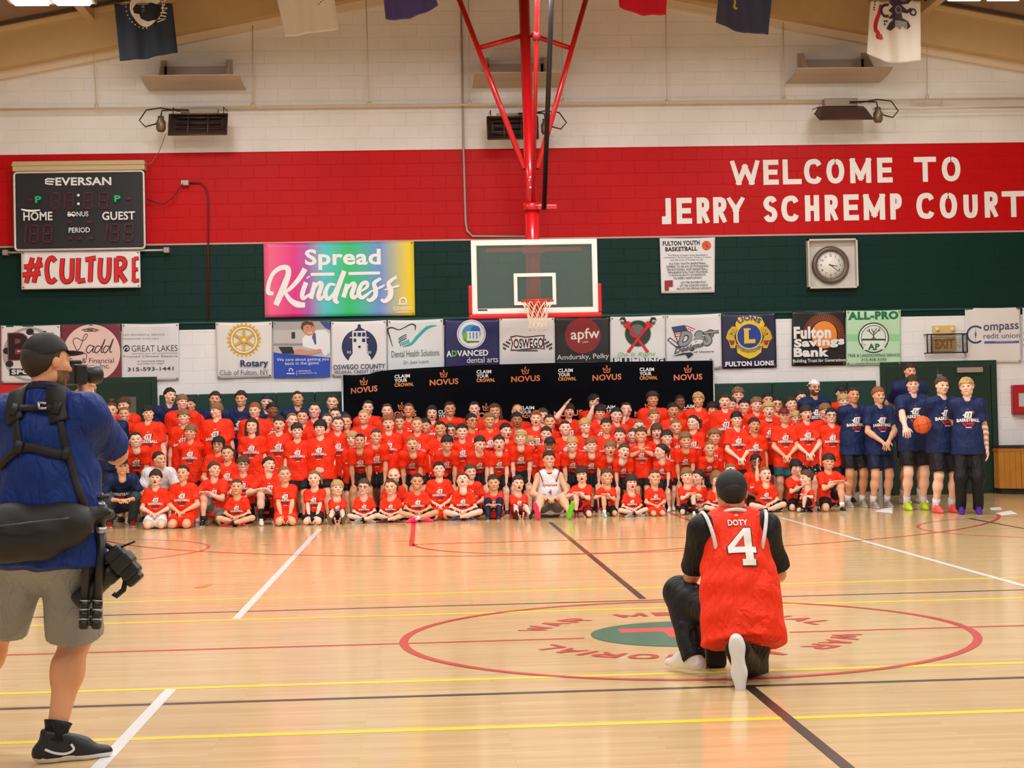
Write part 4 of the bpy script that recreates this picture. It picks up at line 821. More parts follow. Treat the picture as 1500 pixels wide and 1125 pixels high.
def stand():
    a = atY(1466, 651, WY-.42); x0 = a[0]; zt = .78; wood = mat('oak_slats', (196, 128, 48), .4, bump=.2, bscale=9, vary=.35); t = tag(empty('wooden_counter', (x0+.7, 15.3, 0)), 'oak slatted counter with dark top at the right edge', 'counter')
    P = [(x0, WY-.003), (x0, 15.30), (x0+.26, 15.0), (x0+1.5, 15.0), (x0+1.5, WY-.003)]; C0 = np.array((x0+.75, 15.35))
    MB().prism([(C0[0]+(x-C0[0])*.985, C0[1]+(y-C0[1])*(.95 if y < 15.5 else 1), .09) for x, y in P], (0, 0, zt-.13)).build('body', wood, t)
    MB().prism([(C0[0]+(x-C0[0])*.95, C0[1]+(y-C0[1])*(.8 if y < 15.5 else 1), 0) for x, y in P], (0, 0, .09)).build('plinth', mat('plinth_dark', (30, 26, 24), .6), t)
    MB().prism([(x, y, zt-.04) for x, y in P], (0, 0, .04)).build('top', mat('counter_top', (48, 44, 44), .4), t)
    mb = MB(); edge = [np.array(p) for p in P[:4]]
    for i in range(3):
        d = edge[i+1]-edge[i]; n_ = int(np.linalg.norm(d)/.085); nrm = np.array([d[1], -d[0]])/np.linalg.norm(d)*-1
        for k in range(n_):
            p0 = edge[i]+d*(k+.08)/n_; p1 = edge[i]+d*(k+.92)/n_; c_ = (C0-(p0+p1)/2)*.012
            mb.prism([(*(p0+c_), .10), (*(p1+c_), .10), (*(p1+c_*3), .10), (*(p0+c_*3), .10)], (0, 0, zt-.2))
    mb.build('slat_cladding', mat('oak_slats2', (206, 140, 56), .4, bump=.2, bscale=9, vary=.3), t)
    MB().prism([(x, y, zt-.10) for x, y in P], (0, 0, .045)).build('top_rail', wood, t)
stand()
def paper(P, label):
    W_ = [atZ(x, y, .003) for x, y in P]; c = sum(W_)/len(W_)
    tag(MB().prism([tuple(w) for w in W_], (0, 0, .003)).build('paper_sheet', mat('white_paper', (238, 236, 236), .5)), label, 'paper', 'paper sheets on the floor')
paper([(1281, 749.5), (1296, 745), (1307, 744), (1307.5, 752)], 'white paper sheet lying between the coaches\' shoes')
paper([(1450, 744), (1466, 743), (1468, 747), (1452, 747.5)], 'small white paper sheet behind the purple shoes')
paper([(1458, 752), (1480, 748), (1491, 753), (1468, 755)], 'white paper sheet right of the purple shoes')
orange_m = mat('notice_paper', (232, 230, 226), .5)
# ------------------------------------------------------------------ the basketball hoop
YB = 13.08
hoop_red = mat('hoop_red', (206, 16, 28), .28, coat=.4); hoop_white = mat('board_white', (232, 230, 226), .4)
def glass():
    m, nt, b = nodes('board_glass'); b.inputs['Base Color'].default_value = (*lin((150, 172, 164)), 1); b.inputs['Roughness'].default_value = .03
    t = nt.nodes.new('ShaderNodeBsdfTransparent'); t.inputs[0].default_value = (.80, .84, .83, 1); mx = nt.nodes.new('ShaderNodeMixShader')
    mx.inputs[0].default_value = .16; nt.links.new(t.outputs[0], mx.inputs[1]); nt.links.new(b.outputs[0], mx.inputs[2])
    nt.links.new(mx.outputs[0], nt.nodes['Material Output'].inputs[0]); return m
hp = tag(empty('basketball_hoop', (0, YB, 2.9)), 'glass backboard with red pads, net and red mast hung from the roof', 'basketball hoop')
zb, zt, hw = 2.9, 3.967, .914
MB().box((-hw+.06, YB+.008, zb+.06), (hw-.06, YB+.020, zt-.06)).build('backboard_glass', glass(), hp)
def frame(x0, x1, z0, z1_, w, y0, y1):
    return MB().box((x0, y0, z0), (x1, y1, z0+w)).box((x0, y0, z1_-w), (x1, y1, z1_)).box((x0, y0, z0+w), (x0+w, y1, z1_-w)).box((x1-w, y0, z0+w), (x1, y1, z1_-w))
frame(-hw, hw, zb, zt, .075, YB, YB+.03).build('backboard_frame', hoop_white, hp, bevel=.004)
frame(-hw+.07, hw-.07, zb+.07, zt-.07, .014, YB+.002, YB+.028).build('frame_seal', mat('board_grey', (120, 120, 118), .5), hp)
frame(-.305, .305, 3.02, 3.48, .05, YB+.001, YB+.007).build('target_square', hoop_white, hp)
MB().box((-hw-.05, YB-.02, zb-.07), (hw+.05, YB+.05, zb)).box((-hw-.05, YB-.02, zb), (-hw, YB+.05, zb+.42)).box((hw, YB-.02, zb), (hw+.05, YB+.05, zb+.42)).build('edge_padding', mat('pad_red', (204, 16, 26), .5), hp, bevel=.02)
A = Art(YB, base=.002); A.rect(700, 453, 714, 455.5, (60, 60, 62)); A.build('maker_plate', hp)
rc = (0, YB-.15-.2286, 3.05); rim_m = mat('rim_orange', (220, 48, 30), .35)
rim = MB().tube([(rc[0]+.2286*math.cos(2*math.pi*k/40), rc[1]+.2286*math.sin(2*math.pi*k/40), rc[2]) for k in range(40)], .0105, 8, closed=True)
rim.box((-.10, YB-.17, 3.03), (.10, YB, 3.045)).box((-.11, YB-.012, 2.90), (.11, YB-.001, 3.05)); rim.tube([(-.14, YB-.2, 3.04), (-.06, YB-.01, 2.93)], .010, 6).tube([(.14, YB-.2, 3.04), (.06, YB-.01, 2.93)], .010, 6)
rim.build('rim', rim_m, hp)
mb = MB(); nl = 12; levels = [(0, .228), (.10, .175), (.19, .145), (.27, .128), (.35, .124), (.42, .13)]
for k in range(nl):
    for s in (-1, 1):
        P = []
        for j, (dz, r) in enumerate(levels):
            a = 2*math.pi*(k+s*.5*j)/nl; P.append((r*math.cos(a), rc[1]+r*math.sin(a), 3.045-dz))
        mb.tube(P, .0045, 5)
mb.build('net', mat('net_cord', (236, 226, 204), .8), hp)
# mast and struts
def P(px, py, Y): return tuple(atY(px, py, Y))
MB().tube([(0, YB+.30, 2.94), (0, YB+.30, 4.45)], .105, 20).build('mast_lower', hoop_red, hp)
MB().lathe((0, YB+.30, 4.42), [(.105, 0), (.13, 0), (.13, .11), (.1, .11)], seg=20).build('mast_collar', hoop_red, hp)
m1 = P(776, 240, YB+.62); m2 = P(767.5, 0, YB+1.45); m0 = (0, YB+.30, 4.5); ext = lambda a, b, t: tuple(np.array(a)+(np.array(b)-np.array(a))*t)
MB().tube([m0, m1, ext(m1, m2, 1.35)], [.075, .083, .083], 18).build('mast_upper', hoop_red, hp)
b0 = P(781, 300, YB+.25); b1 = P(787, 0, YB-1.5)
MB().tube([b0, ext(b0, b1, 1.3)], .030, 10).build('brace', hoop_red, hp)
j = ext(b0, b1, .835); MB().lathe((j[0], j[1], j[2]-.07), [(.03, 0), (.055, .01), (.055, .12), (.03, .14)], seg=12).build('brace_joint', mat('joint_dark_red', (120, 14, 22), .4), hp)
for x0, x1, xb in ((673, 768, -1), (858, 787.5, 1)):
    a = P(x1, 247, YB+.55); b = P(x0, 0, YB+1.45); MB().tube([a, ext(a, b, 1.35)], .042, 10).build('strut', hoop_red, hp)
    c = P(703 if xb < 0 else 834, 70, YB+1.2); d = P(766, 52, YB+1.27) if xb < 0 else P(778, 51, YB+1.27); MB().tube([c, d], .038, 10).build('cross_brace', hoop_red, hp)
l0 = P(797, 306, YB+.12); l1 = P(808, 0, YB-1.6)
MB().tube([l0, ext(l0, l1, 1.3)], .036, 12).build('lift_tube', mat('lift_black', (22, 20, 22), .35), hp)
a = P(783, 304, YB+.25); b = P(816.5, 303, YB+.12); MB().box((a[0], a[1]-.05, a[2]-.035), (b[0], a[1]+.03, a[2]+.035)).build('lift_arm', hoop_red, hp, bevel=.01)
MB().box((-.70, YB+.06, 3.80), (.70, YB+.11, 3.86)).box((-.16, YB+.05, 3.02), (.16, YB+.20, 3.10)).box((-.16, YB+.05, 3.78), (.16, YB+.22, 3.88)).build('back_bracket', hoop_red, hp)
for z in (4.75, 4.9): MB().lathe((-.02, YB+.24, z), [(0, .0), (.022, 0), (.022, .03), (0, .03)], (0, -1, 0), 10).build('bolt', mat('bolt_steel', (200, 180, 170), .3, .8), hp)

# ------------------------------------------------------------------ the black step-and-repeat backdrop
YD = 15.12
def backdrop():
    t = tag(empty('photo_backdrop', (0, YD, 0)), 'black fabric backdrop with orange and white marks on a stand behind the group', 'backdrop')
    top = [(502.5, 549), (520, 549.5), (540, 548), (556, 543.5), (575, 541.5), (620, 538.5), (700, 534.5), (813, 531.5), (930, 529.5), (1043.5, 528)]
    W_ = [atY(x, y, YD) for x, y in top]; xs = np.array([w[0] for w in W_]); zs = np.array([w[2] for w in W_]); x0, x1 = xs[0], xs[-1]
    def rip(x, z):
        u = (x-x0)/(x1-x0); left = math.exp(-((x-x0)/.55)**2)
        return .012*math.sin(5*x)+.03*left*math.sin(9*(x-x0)+7*(z-2.1))+.008*math.sin(11*x+3*z)
    n, m = 90, 30; V = []
    for jj in range(m+1):
        for i in range(n+1):
            x = x0+(x1-x0)*i/n; z = np.interp(x, xs, zs)*(1-jj/m)+.04*(jj/m); V.append((x, YD-rip(x, z), z))
    F = [(jj*(n+1)+i, (jj+1)*(n+1)+i, (jj+1)*(n+1)+i+1, jj*(n+1)+i+1) for jj in range(m) for i in range(n)]
    o = MB().add(V, F, 0, True).build('fabric', mat('backdrop_black', (5, 7, 14), .85, spec=.12, bump=.06, bscale=200), t); s = o.modifiers.new('sheet', 'SOLIDIFY'); s.thickness = .003; s.offset = -1
    pole = mat('backdrop_pole', (196, 198, 200), .35, .5)
    MB().tube([(x0-.015, YD+.02, 0.02), (x0-.015, YD+.02, zs[0]-.02)], .014, 8).tube([(x1+.015, YD+.02, 0.02), (x1+.015, YD+.02, zs[-1])], .014, 8).build('pole', pole, t)
    MB().box((x0-.2, YD-.0, 0), (x0+.1, YD+.25, .02)).box((x1-.1, YD-.0, 0), (x1+.2, YD+.25, .02)).build('foot', pole, t)
    A = Art(YD, ripple=rip, base=.005); O, Wt = (228, 128, 84), (236, 236, 238)
    def crown(cx, cy, w): 
        A.stroke([(cx-w*.5, cy-w*.28), (cx-w*.34, cy+w*.36), (cx+w*.34, cy+w*.34), (cx+w*.5, cy-w*.3), (cx+w*.2, cy+w*.02), (cx, cy-w*.5), (cx-w*.2, cy+w*.03), (cx-w*.5, cy-w*.28)], 1.3, O, False); A.disc(cx, cy+w*.1, 1.2, 1.2, O, 10); A.disc(cx, cy-w*.55, 1.0, 1.0, O, 8)
    def novus(xa, ya, xb, yb): A.text('NOVUS', xa, ya, xb, yb, 8.6, O, .025); crown((xa+xb)/2-.5, (ya+yb)/2-15.2, 10.5)
    def claim(xa, ya, xb, sl=0):
        A.text('CLAIM', xa, ya, xa+(xb-xa)*.8, ya+sl, 5.2, Wt, .03); A.text('YOUR', xa, ya+6.2, xa+(xb-xa)*.66, ya+6.2+sl, 5.2, Wt, .03); A.text('CROWN.', xa, ya+12.4, xb, ya+12.4+sl, 5.2, (238, 150, 70), .03)
    novus(514, 577, 553, 573); novus(629.5, 565, 671.5, 562.5); novus(749, 560, 791, 558); novus(868, 558, 910, 556); novus(987, 557.5, 1028.5, 556)
    claim(578, 554.5, 606, -1.5); claim(698, 547.5, 725, -.6); claim(817.5, 545.5, 844, -.5); claim(936.5, 544, 963, -.4)
    claim(642, 606, 668); claim(760, 600, 788); claim(880, 599, 906); claim(996, 598, 1022)
    novus(568, 612, 610, 610); novus(690, 614, 735, 611); novus(811, 611, 853, 608.5); novus(929, 611, 971, 608.5)
    A.build('print', t)
backdrop()
# ------------------------------------------------------------------ people: smooth skins grown from a posed skeleton
def V3(*a): return np.array(a if len(a) > 1 else a[0], float)
def unit(v): v = np.array(v, float); return v/(np.linalg.norm(v)+1e-12)
class Shape:
    """a round cone from a to b; st stretches its cross-section along the rows of fr; clips are (point, outward normal)"""
    def __init__(s, a, b, ra, rb=None, k=.03, st=None, fr=None, clips=(), sub=False):
        s.a, s.b, s.ra, s.rb, s.k, s.clips, s.sub = V3(a), V3(b), ra, ra if rb is None else rb, k, clips, sub
        s.M = None; s.sc = 1.0; s.ext = 1.0
        if st is not None:
            s.M = np.diag(1/np.array(st, float)) @ (np.eye(3) if fr is None else np.array(fr)); s.sc = min(st); s.ext = max(st)
    def box(s, pad):
        r = max(s.ra, s.rb)*s.ext+pad; return np.minimum(s.a, s.b)-r, np.maximum(s.a, s.b)+r
    def dist(s, X, Y, Z):
        px, py, pz = X-s.a[0], Y-s.a[1], Z-s.a[2]; d = s.b-s.a
        if s.M is not None:
            m = s.M; px, py, pz = m[0, 0]*px+m[0, 1]*py+m[0, 2]*pz, m[1, 0]*px+m[1, 1]*py+m[1, 2]*pz, m[2, 0]*px+m[2, 1]*py+m[2, 2]*pz; d = m@d
        L = float(d@d)
        if L < 1e-10: D = (np.sqrt(px*px+py*py+pz*pz)-s.ra)
        else:
            t = np.clip((px*d[0]+py*d[1]+pz*d[2])/L, 0, 1); D = np.sqrt((px-t*d[0])**2+(py-t*d[1])**2+(pz-t*d[2])**2)-(s.ra+(s.rb-s.ra)*t)
        D = D*s.sc
        for p, n in s.clips: D = np.maximum(D, (X-p[0])*n[0]+(Y-p[1])*n[1]+(Z-p[2])*n[2])
        return D
def grow(shapes, h, cuts=(), wob=None, lo=None, hi=None):
    if lo is None:
        bb = [s.box(.02) for s in shapes if not s.sub]; lo = np.min([b[0] for b in bb], 0); hi = np.max([b[1] for b in bb], 0)
    lo = lo-2*h; n = np.ceil((hi-lo)/h).astype(int)+3
    ax = [lo[i]+h*np.arange(n[i]) for i in range(3)]; D = np.full(n, .5, np.float32)
    for s in shapes:
        b0, b1 = s.box(s.k+2*h+.02); i0 = [max(0, int((b0[i]-lo[i])/h)) for i in range(3)]; i1 = [min(n[i], int((b1[i]-lo[i])/h)+2) for i in range(3)]
        if any(i1[i] <= i0[i] for i in range(3)): continue
        sl = tuple(slice(i0[i], i1[i]) for i in range(3))
        d = s.dist(ax[0][sl[0]][:, None, None], ax[1][sl[1]][None, :, None], ax[2][sl[2]][None, None, :]).astype(np.float32)
        q = D[sl]
        if s.sub:
            q2 = -d; g = np.maximum(s.k-np.abs(q-q2), 0)/max(s.k, 1e-6); D[sl] = np.maximum(q, q2)+g*g*s.k*.25
        else:
            g = np.maximum(s.k-np.abs(q-d), 0)/max(s.k, 1e-6); D[sl] = np.minimum(q, d)-g*g*s.k*.25
    X, Y, Z = ax[0][:, None, None], ax[1][None, :, None], ax[2][None, None, :]
    if wob is not None: D += wob(X, Y, Z).astype(np.float32)
    for c in cuts: D = np.maximum(D, c(X, Y, Z).astype(np.float32))
    return nets(D, lo, h)
_CO = np.array([[i, j, k] for i in (0, 1) for j in (0, 1) for k in (0, 1)])
_ED = [(a, b) for a in range(8) for b in range(a+1, 8) if np.abs(_CO[a]-_CO[b]).sum() == 1]
def nets(D, lo, h):
    S = D < 0; nx, ny, nz = D.shape
    c = np.zeros((nx-1, ny-1, nz-1), np.int8)
    for i, j, k in _CO: c += S[i:nx-1+i, j:ny-1+j, k:nz-1+k]
    act = (c > 0) & (c < 8); idx = np.argwhere(act); vid = np.full(act.shape, -1, np.int64); vid[act] = np.arange(len(idx))
    val = np.stack([D[idx[:, 0]+i, idx[:, 1]+j, idx[:, 2]+k] for i, j, k in _CO], 1); acc = np.zeros((len(idx), 3)); cn = np.zeros(len(idx))
    for a, b in _ED:
        m = (val[:, a] < 0) != (val[:, b] < 0); t = val[m, a]/(val[m, a]-val[m, b]); acc[m] += _CO[a]+(_CO[b]-_CO[a])*t[:, None]; cn[m] += 1
    V = lo+h*(idx+acc/cn[:, None]); Q = []
    def faces(S0, S1, off, cells):
        w = np.argwhere(S0 != S1)
        if not len(w): return
        ins = S0[tuple(w.T)]; w = w+off; q = np.stack([vid[tuple((w+o).T)] for o in cells], 1); q[~ins] = q[~ins][:, ::-1]; Q.append(q)
    faces(S[:-1, 1:-1, 1:-1], S[1:, 1:-1, 1:-1], np.array([0, 1, 1]), [np.array(o) for o in ((0, -1, -1), (0, 0, -1), (0, 0, 0), (0, -1, 0))])
    faces(S[1:-1, :-1, 1:-1], S[1:-1, 1:, 1:-1], np.array([1, 0, 1]), [np.array(o) for o in ((-1, 0, -1), (-1, 0, 0), (0, 0, 0), (0, 0, -1))])
    faces(S[1:-1, 1:-1, :-1], S[1:-1, 1:-1, 1:], np.array([1, 1, 0]), [np.array(o) for o in ((-1, -1, 0), (0, -1, 0), (0, 0, 0), (-1, 0, 0))])
    return V, np.concatenate(Q)
def np_mesh(name, V, Q, color=None, mi=None):
    me = bpy.data.meshes.new(name); me.vertices.add(len(V)); me.vertices.foreach_set('co', np.ascontiguousarray(V, np.float32).ravel())
    me.loops.add(4*len(Q)); me.loops.foreach_set('vertex_index', np.ascontiguousarray(Q, np.int32).ravel())
    me.polygons.add(len(Q)); me.polygons.foreach_set('loop_start', np.arange(0, 4*len(Q), 4, dtype=np.int32))
    if mi is not None: me.polygons.foreach_set('material_index', np.ascontiguousarray(mi, np.int32))
    me.polygons.foreach_set('use_smooth', np.ones(len(Q), bool)); me.update(calc_edges=True)
    if color is not None:
        ca = me.color_attributes.new('Col', 'FLOAT_COLOR', 'POINT'); ca.data.foreach_set('color', np.concatenate([color, np.ones((len(V), 1))], 1).astype(np.float32).ravel())
    return me
def skin_material():
    m, nt, b = nodes('skin'); a = nt.nodes.new('ShaderNodeVertexColor'); a.layer_name = 'Col'; nt.links.new(a.outputs[0], b.inputs['Base Color'])
    b.inputs['Roughness'].default_value = .5; b.inputs['Specular IOR Level'].default_value = .35; b.inputs['Subsurface Weight'].default_value = .06; b.inputs['Subsurface Radius'].default_value = (.02, .008, .004); b.inputs['Subsurface Scale'].default_value = .3
    return m
SKIN = skin_material()
# --- head, one unit tall, chin at -.5, crown at .5, face towards -y
def E(c, r, k=.08, sub=False): return Shape(c, c, 1.0, k=k, st=r, sub=sub)
def C(a, b, ra, rb=None, k=.06, **q): return Shape(a, b, ra, rb, k=k, **q)
HEAD_SHAPES = [E((0, .06, .11), (.325, .40, .385)), E((0, -.07, -.10), (.285, .295, .36), .1), E((0, -.245, -.385), (.13, .10, .105), .1), C((-.2, -.02, -.30), (.2, -.02, -.30), .10, k=.1),
               C((-.15, -.305, .085), (.15, -.305, .085), .05, k=.1), E((.175, -.225, -.10), (.10, .11, .10), .08), E((-.175, -.225, -.10), (.10, .11, .10), .08),
               E((.135, -.395, .012), (.085, .07, .06), .06, True), E((-.135, -.395, .012), (.085, .07, .06), .06, True), E((.135, -.295, .005), (.07, .06, .05), .02), E((-.135, -.295, .005), (.07, .06, .05), .02),
               C((0, -.345, .05), (0, -.425, -.115), .035, .058, k=.05), C((-.055, -.375, -.13), (.055, -.375, -.13), .04, k=.04), C((-.09, -.33, -.255), (.09, -.33, -.255), .045, k=.04), C((-.08, -.335, -.30), (.08, -.335, -.30), .038, k=.03),
               E((.335, .03, -.02), (.035, .075, .12), .03), E((-.335, .03, -.02), (.035, .075, .12), .03), C((0, .09, -.2), (0, .11, -.78), .20, .215, k=.12)]
HEAD_V, HEAD_Q = grow(HEAD_SHAPES, .027)
HEAD_VF, HEAD_QF = grow(HEAD_SHAPES, .018)
def face_paint(V, skin, brow, mouth='closed', beard=None, moustache=None):
    skin = np.array(lin(skin)); C_ = np.tile(skin, (len(V), 1)); x, y, z = V[:, 0], V[:, 1], V[:, 2]; front = y < -.18; ax = np.abs(x)
    def blend(w, c):
        w = np.clip(w, 0, 1)[:, None]; C_[:] = C_*(1-w)+np.array(lin(c))*w
    red = np.clip(skin*np.array([1.12, .72, .70]), 0, 1); w = np.exp(-(((ax-.19)/.10)**2+((z+.14)/.10)**2))*front*.35; C_[:] = C_*(1-w[:, None])+red*w[:, None]
    if beard is not None: blend(((z < -.17-.3*(ax < .12)*(z > -.36)*0)*(y < -.02)*(z > -.56)*.85)*(1-((ax < .1)&(np.abs(z+.27) < .05))), beard); blend((front & (ax < .12) & (np.abs(z+.19) < .03))*.8, beard)
    if moustache is not None: blend((front & (ax < .13) & (np.abs(z+.205+.25*ax) < .032))*.85, moustache)
    blend(((((ax-.135)/.072)**2+((z-.004)/.034)**2) < 1)*front*1.0, (206, 192, 184)); blend(((((ax-.135)/.044)**2+((z-.004)/.040)**2) < 1)*front*1.0, (52, 36, 28))
    blend((front & (np.abs(z-.040+1.5*(ax-.135)**2) < .013) & (ax > .06) & (ax < .21))*.6, (84, 54, 42))
    blend((front & (np.abs(z-.128+1.6*(ax-.15)**2) < .019) & (ax > .06) & (ax < .225))*.6, brow)
    blend((front & (((ax-.035)/.022)**2+((z+.165)/.016)**2 < 1))*.7, (90, 40, 34))
    lip = tuple(min(255, int(v*f)) for v, f in zip((205, 110, 104), (1, 1, 1)))
    if mouth == 'smile':
        zc = -.275+1.6*x*x; blend((front & (np.abs(z-zc) < .05) & (ax < .145))*.75, lip); blend((front & (np.abs(z-zc) < .026) & (ax < .12)), (240, 234, 226))
    elif mouth == 'open':
        blend((front & ((ax/.11)**2+((z+.285)/.085)**2 < 1))*.8, lip); blend((front & ((ax/.075)**2+((z+.285)/.06)**2 < 1)), (58, 20, 20))
    else: blend((front & (np.abs(z+.275) < .04-.15*ax) & (ax < .12))*.65, lip); blend((front & (np.abs(z+.275) < .011) & (ax < .11))*.8, (120, 50, 48))
    return C_
# --- hair, caps, glasses, shoes: built once, shared by everyone who wears that kind
def hair_template(t, front, side=.02, back=-.33, extra=(), amp=0.0, fq=22, backside=-.1, h=.034):
    ys = [-.6, -.30, -.17, -.06, .03, .14, .28, .6]; zs = [front, front, front-.02, side+.06, side, backside, back, back-.03]
    ph = random.Random(len(extra)*7+int(t*1000)).random()*9
    w = (lambda X, Y, Z: amp*(np.sin(fq*X+ph)*np.sin(fq*Y+2*ph)*np.sin(fq*.9*Z+ph)+.6*np.sin(1.9*fq*X+.7*fq*Z)*np.sin(1.7*fq*Y))) if amp else None
    cap = [E((0, .06, .11+t*.2), (.325+t, .40+t, .385+t), .02), E((0, -.02, .12), (.315+t, .33+t, .33+t), .04)]
    V, Q = grow(cap, h, cuts=[lambda X, Y, Z: (np.interp(Y, ys, zs)+.022*np.sin(24*X+ph)+.016*np.sin(47*X+3*Y+2*ph)-.10*X*X*(front < .22)-Z)*.8], wob=w)
    for e in extra:
        V2, Q2 = grow(e, h, wob=w); Q = np.concatenate([Q, Q2+len(V)]); V = np.concatenate([V, V2])
    return V, Q
HAIR = {'short': dict(t=.05, front=.25, amp=.024, fq=19), 'buzz': dict(t=.022, front=.28), 'fringe': dict(t=.065, front=.15, amp=.026, side=-.03, fq=17), 'mop': dict(t=.085, front=.12, amp=.025, side=-.14, backside=-.25, back=-.42, fq=17),
        'curly': dict(t=.10, front=.24, amp=.035, fq=26), 'tuft': dict(t=.05, front=.27, amp=.02, extra=[[E((.03, -.17, .44), (.22, .19, .12)), E((-.10, -.22, .40), (.14, .12, .09))]]),
        'wavy': dict(t=.075, front=.20, amp=.03, fq=14, extra=[[E((.10, -.2, .40), (.20, .15, .12)), E((-.16, -.16, .38), (.16, .15, .10))]]),
        'back': dict(t=.03, front=.31, side=.03), 'bun': dict(t=.035, front=.31, amp=.008, extra=[[E((0, .10, .60), (.17, .16, .14)), E((.08, .08, .66), (.09, .09, .07))]]),
        'pony': dict(t=.035, front=.31, extra=[[C((.10, .40, .25), (.34, .38, .10), .10, .13), C((.34, .38, .10), (.40, .30, -.38), .12, .05)]]),
        'long': dict(t=.06, front=.27, side=-.1, extra=[[C((s*.30, .05, .15), (s*.34, .06, -.62), .13, .12, k=.05) for s in (-1, 1)]+[C((0, .30, .1), (0, .28, -.62), .24, .20)]]),
        'bob': dict(t=.075, front=.14, side=-.2, amp=.012, extra=[[C((s*.31, .02, .10), (s*.32, .02, -.26), .11, .09, k=.05) for s in (-1, 1)]+[C((0, .28, .1), (0, .26, -.3), .25, .2)]]),
        'bald': dict(t=.006, front=.42, side=.05, backside=-.02)}
_TPL = {}
def template(kind):
    if kind in _TPL: return _TPL[kind]
    if kind in HAIR: V, Q = hair_template(**HAIR[kind]); me = np_mesh('hair_'+kind, V, Q)
    elif kind in ('cap', 'cap_back'):
        s = -1 if kind == 'cap' else 1
        V, Q = grow([E((0, .05, .12), (.37, .44, .44), .02)], .032, cuts=[lambda X, Y, Z: .19-.30*np.clip(Y+.15, 0, .55)*(s < 0)-Z])
        bx = [E((0, .05+s*(.46), .19), (.30, .30, .045), .05)]; V2, Q2 = grow(bx, .028, cuts=[lambda X, Y, Z: -(Y-.05)*s+.36-.35*X*X*2])
        Q = np.concatenate([Q, Q2+len(V)]); V = np.concatenate([V, V2]); V3_, Q3 = grow([E((0, .05, .57), (.035, .035, .02), .01)], .02); Q = np.concatenate([Q, Q3+len(V)]); V = np.concatenate([V, V3_]); me = np_mesh(kind, V, Q)
    elif kind == 'glasses':
        mb = MB()
        for sx in (-1, 1):
            mb.tube([(sx*.14+.105*math.cos(2*math.pi*k/20), -.40+.03*abs(math.cos(2*math.pi*k/20)), .0+.075*math.sin(2*math.pi*k/20)) for k in range(20)], .013, 6, closed=True)
            mb.tube([(sx*.245, -.375, .03), (sx*.345, -.2, .03), (sx*.35, .02, .02)], .011, 6)
        mb.tube([(-.04, -.41, .02), (0, -.425, .03), (.04, -.41, .02)], .011, 6)
        me = bpy.data.meshes.new('glasses'); me.from_pydata(mb.v, [], mb.f); me.update()
    elif kind == 'shoe':
        S = [C((0, .17, -.13), (0, -.40, -.17), .125, .135, k=.08, st=(.92, 1, 1)), C((0, -.40, -.17), (0, -.66, -.19), .135, .095, k=.08, st=(1.0, 1, .9)), C((0, .05, -.10), (0, .02, .16), .165, .15, k=.08, st=(.85, 1, 1)), C((0, -.10, .06), (0, -.36, -.06), .10, .10, k=.1)]
        V, Q = grow(S, .034, cuts=[lambda X, Y, Z: -.262-Z, lambda X, Y, Z: Z-.15-.25*(Y-.02)]); zc = V[Q].mean(1)[:, 2]; me = np_mesh('shoe', V, Q, mi=(zc < -.185).astype(int))
    _TPL[kind] = me; return me
def wear(name, kind, M, parent, mats, label=None):
    me = template(kind); mats = mats if isinstance(mats, (list, tuple)) else [mats]
    while len(me.materials) < len(mats): me.materials.append(None)
    o = bpy.data.objects.new(name, me); col.objects.link(o); o.parent = parent; o.matrix_local = M
    for i, m in enumerate(mats): o.material_slots[i].link = 'OBJECT'; o.material_slots[i].material = m
    if label: o['label'] = label
    return o
def tube_np(P, R, seg=6):
    mb = MB(); mb.tube(P, list(R), seg, cap=False)
    n = len(P); V = np.array(mb.v); Q = [list(f) for f in mb.f]; V = np.concatenate([V, [np.array(P[0]), np.array(P[-1])+unit(np.array(P[-1])-np.array(P[-2]))*R[-1]*.6]]); a, b = len(V)-2, len(V)-1
    for k in range(0, seg, 2):
        Q.append([a, (k+2) % seg, (k+1) % seg, k]); Q.append([b, (n-1)*seg+k, (n-1)*seg+(k+1) % seg, (n-1)*seg+(k+2) % seg])
    return V, np.array(Q)
def fingers(wrist, d, palm, s, side, curl=.5, spread=1.0, seg=6):
    """four fingers and a thumb rooted in the palm; d = palm direction, palm = direction the palm faces, side = +1 when the thumb lies along cross(palm, d)"""
    d = unit(d); palm = unit(palm-d*np.dot(palm, d)); ac = np.cross(palm, d)*side; out = []; L = .052*s; r = max(.0055, .0052*s)
    for i, (ox, ln) in enumerate(((.5, .86), (.17, 1.0), (-.17, .94), (-.5, .74))):
        p = wrist+d*.050*s+ac*ox*.044*s; P = [p-d*.012*s]; dd = unit(d+ac*ox*.16*spread); P.append(p); l = L*ln
        for j, f in enumerate((.45, .32, .23)):
            a = curl*(.55+.35*j); dd = unit(dd*math.cos(a)+palm*math.sin(a)); P.append(P[-1]+dd*l*f)
        out.append(tube_np(P, [r*1.05, r*1.1, r, r*.92, r*.72], seg))
    p = wrist+d*.016*s+ac*.020*s; dd = unit(d*.62+ac*.75+palm*.25); P = [p-dd*.004*s, p]
    for f in (.42, .33): P.append(P[-1]+dd*L*f); dd = unit(dd+d*.35+palm*.3*curl-ac*.25)
    out.append(tube_np(P, [r*1.25, r*1.25, r*1.12, r*.8], seg)); return out
def ik(a, c, l1, l2, hint):
    d = c-a; L = np.linalg.norm(d); d = d/(L+1e-9); Lc = min(L, (l1+l2)*.999); c = a+d*Lc; x = (l1*l1-l2*l2+Lc*Lc)/(2*Lc); h = math.sqrt(max(l1*l1-x*x, 0)); hint = np.array(hint, float); p = unit(hint-d*np.dot(hint, d)); return a+d*x+p*h, c
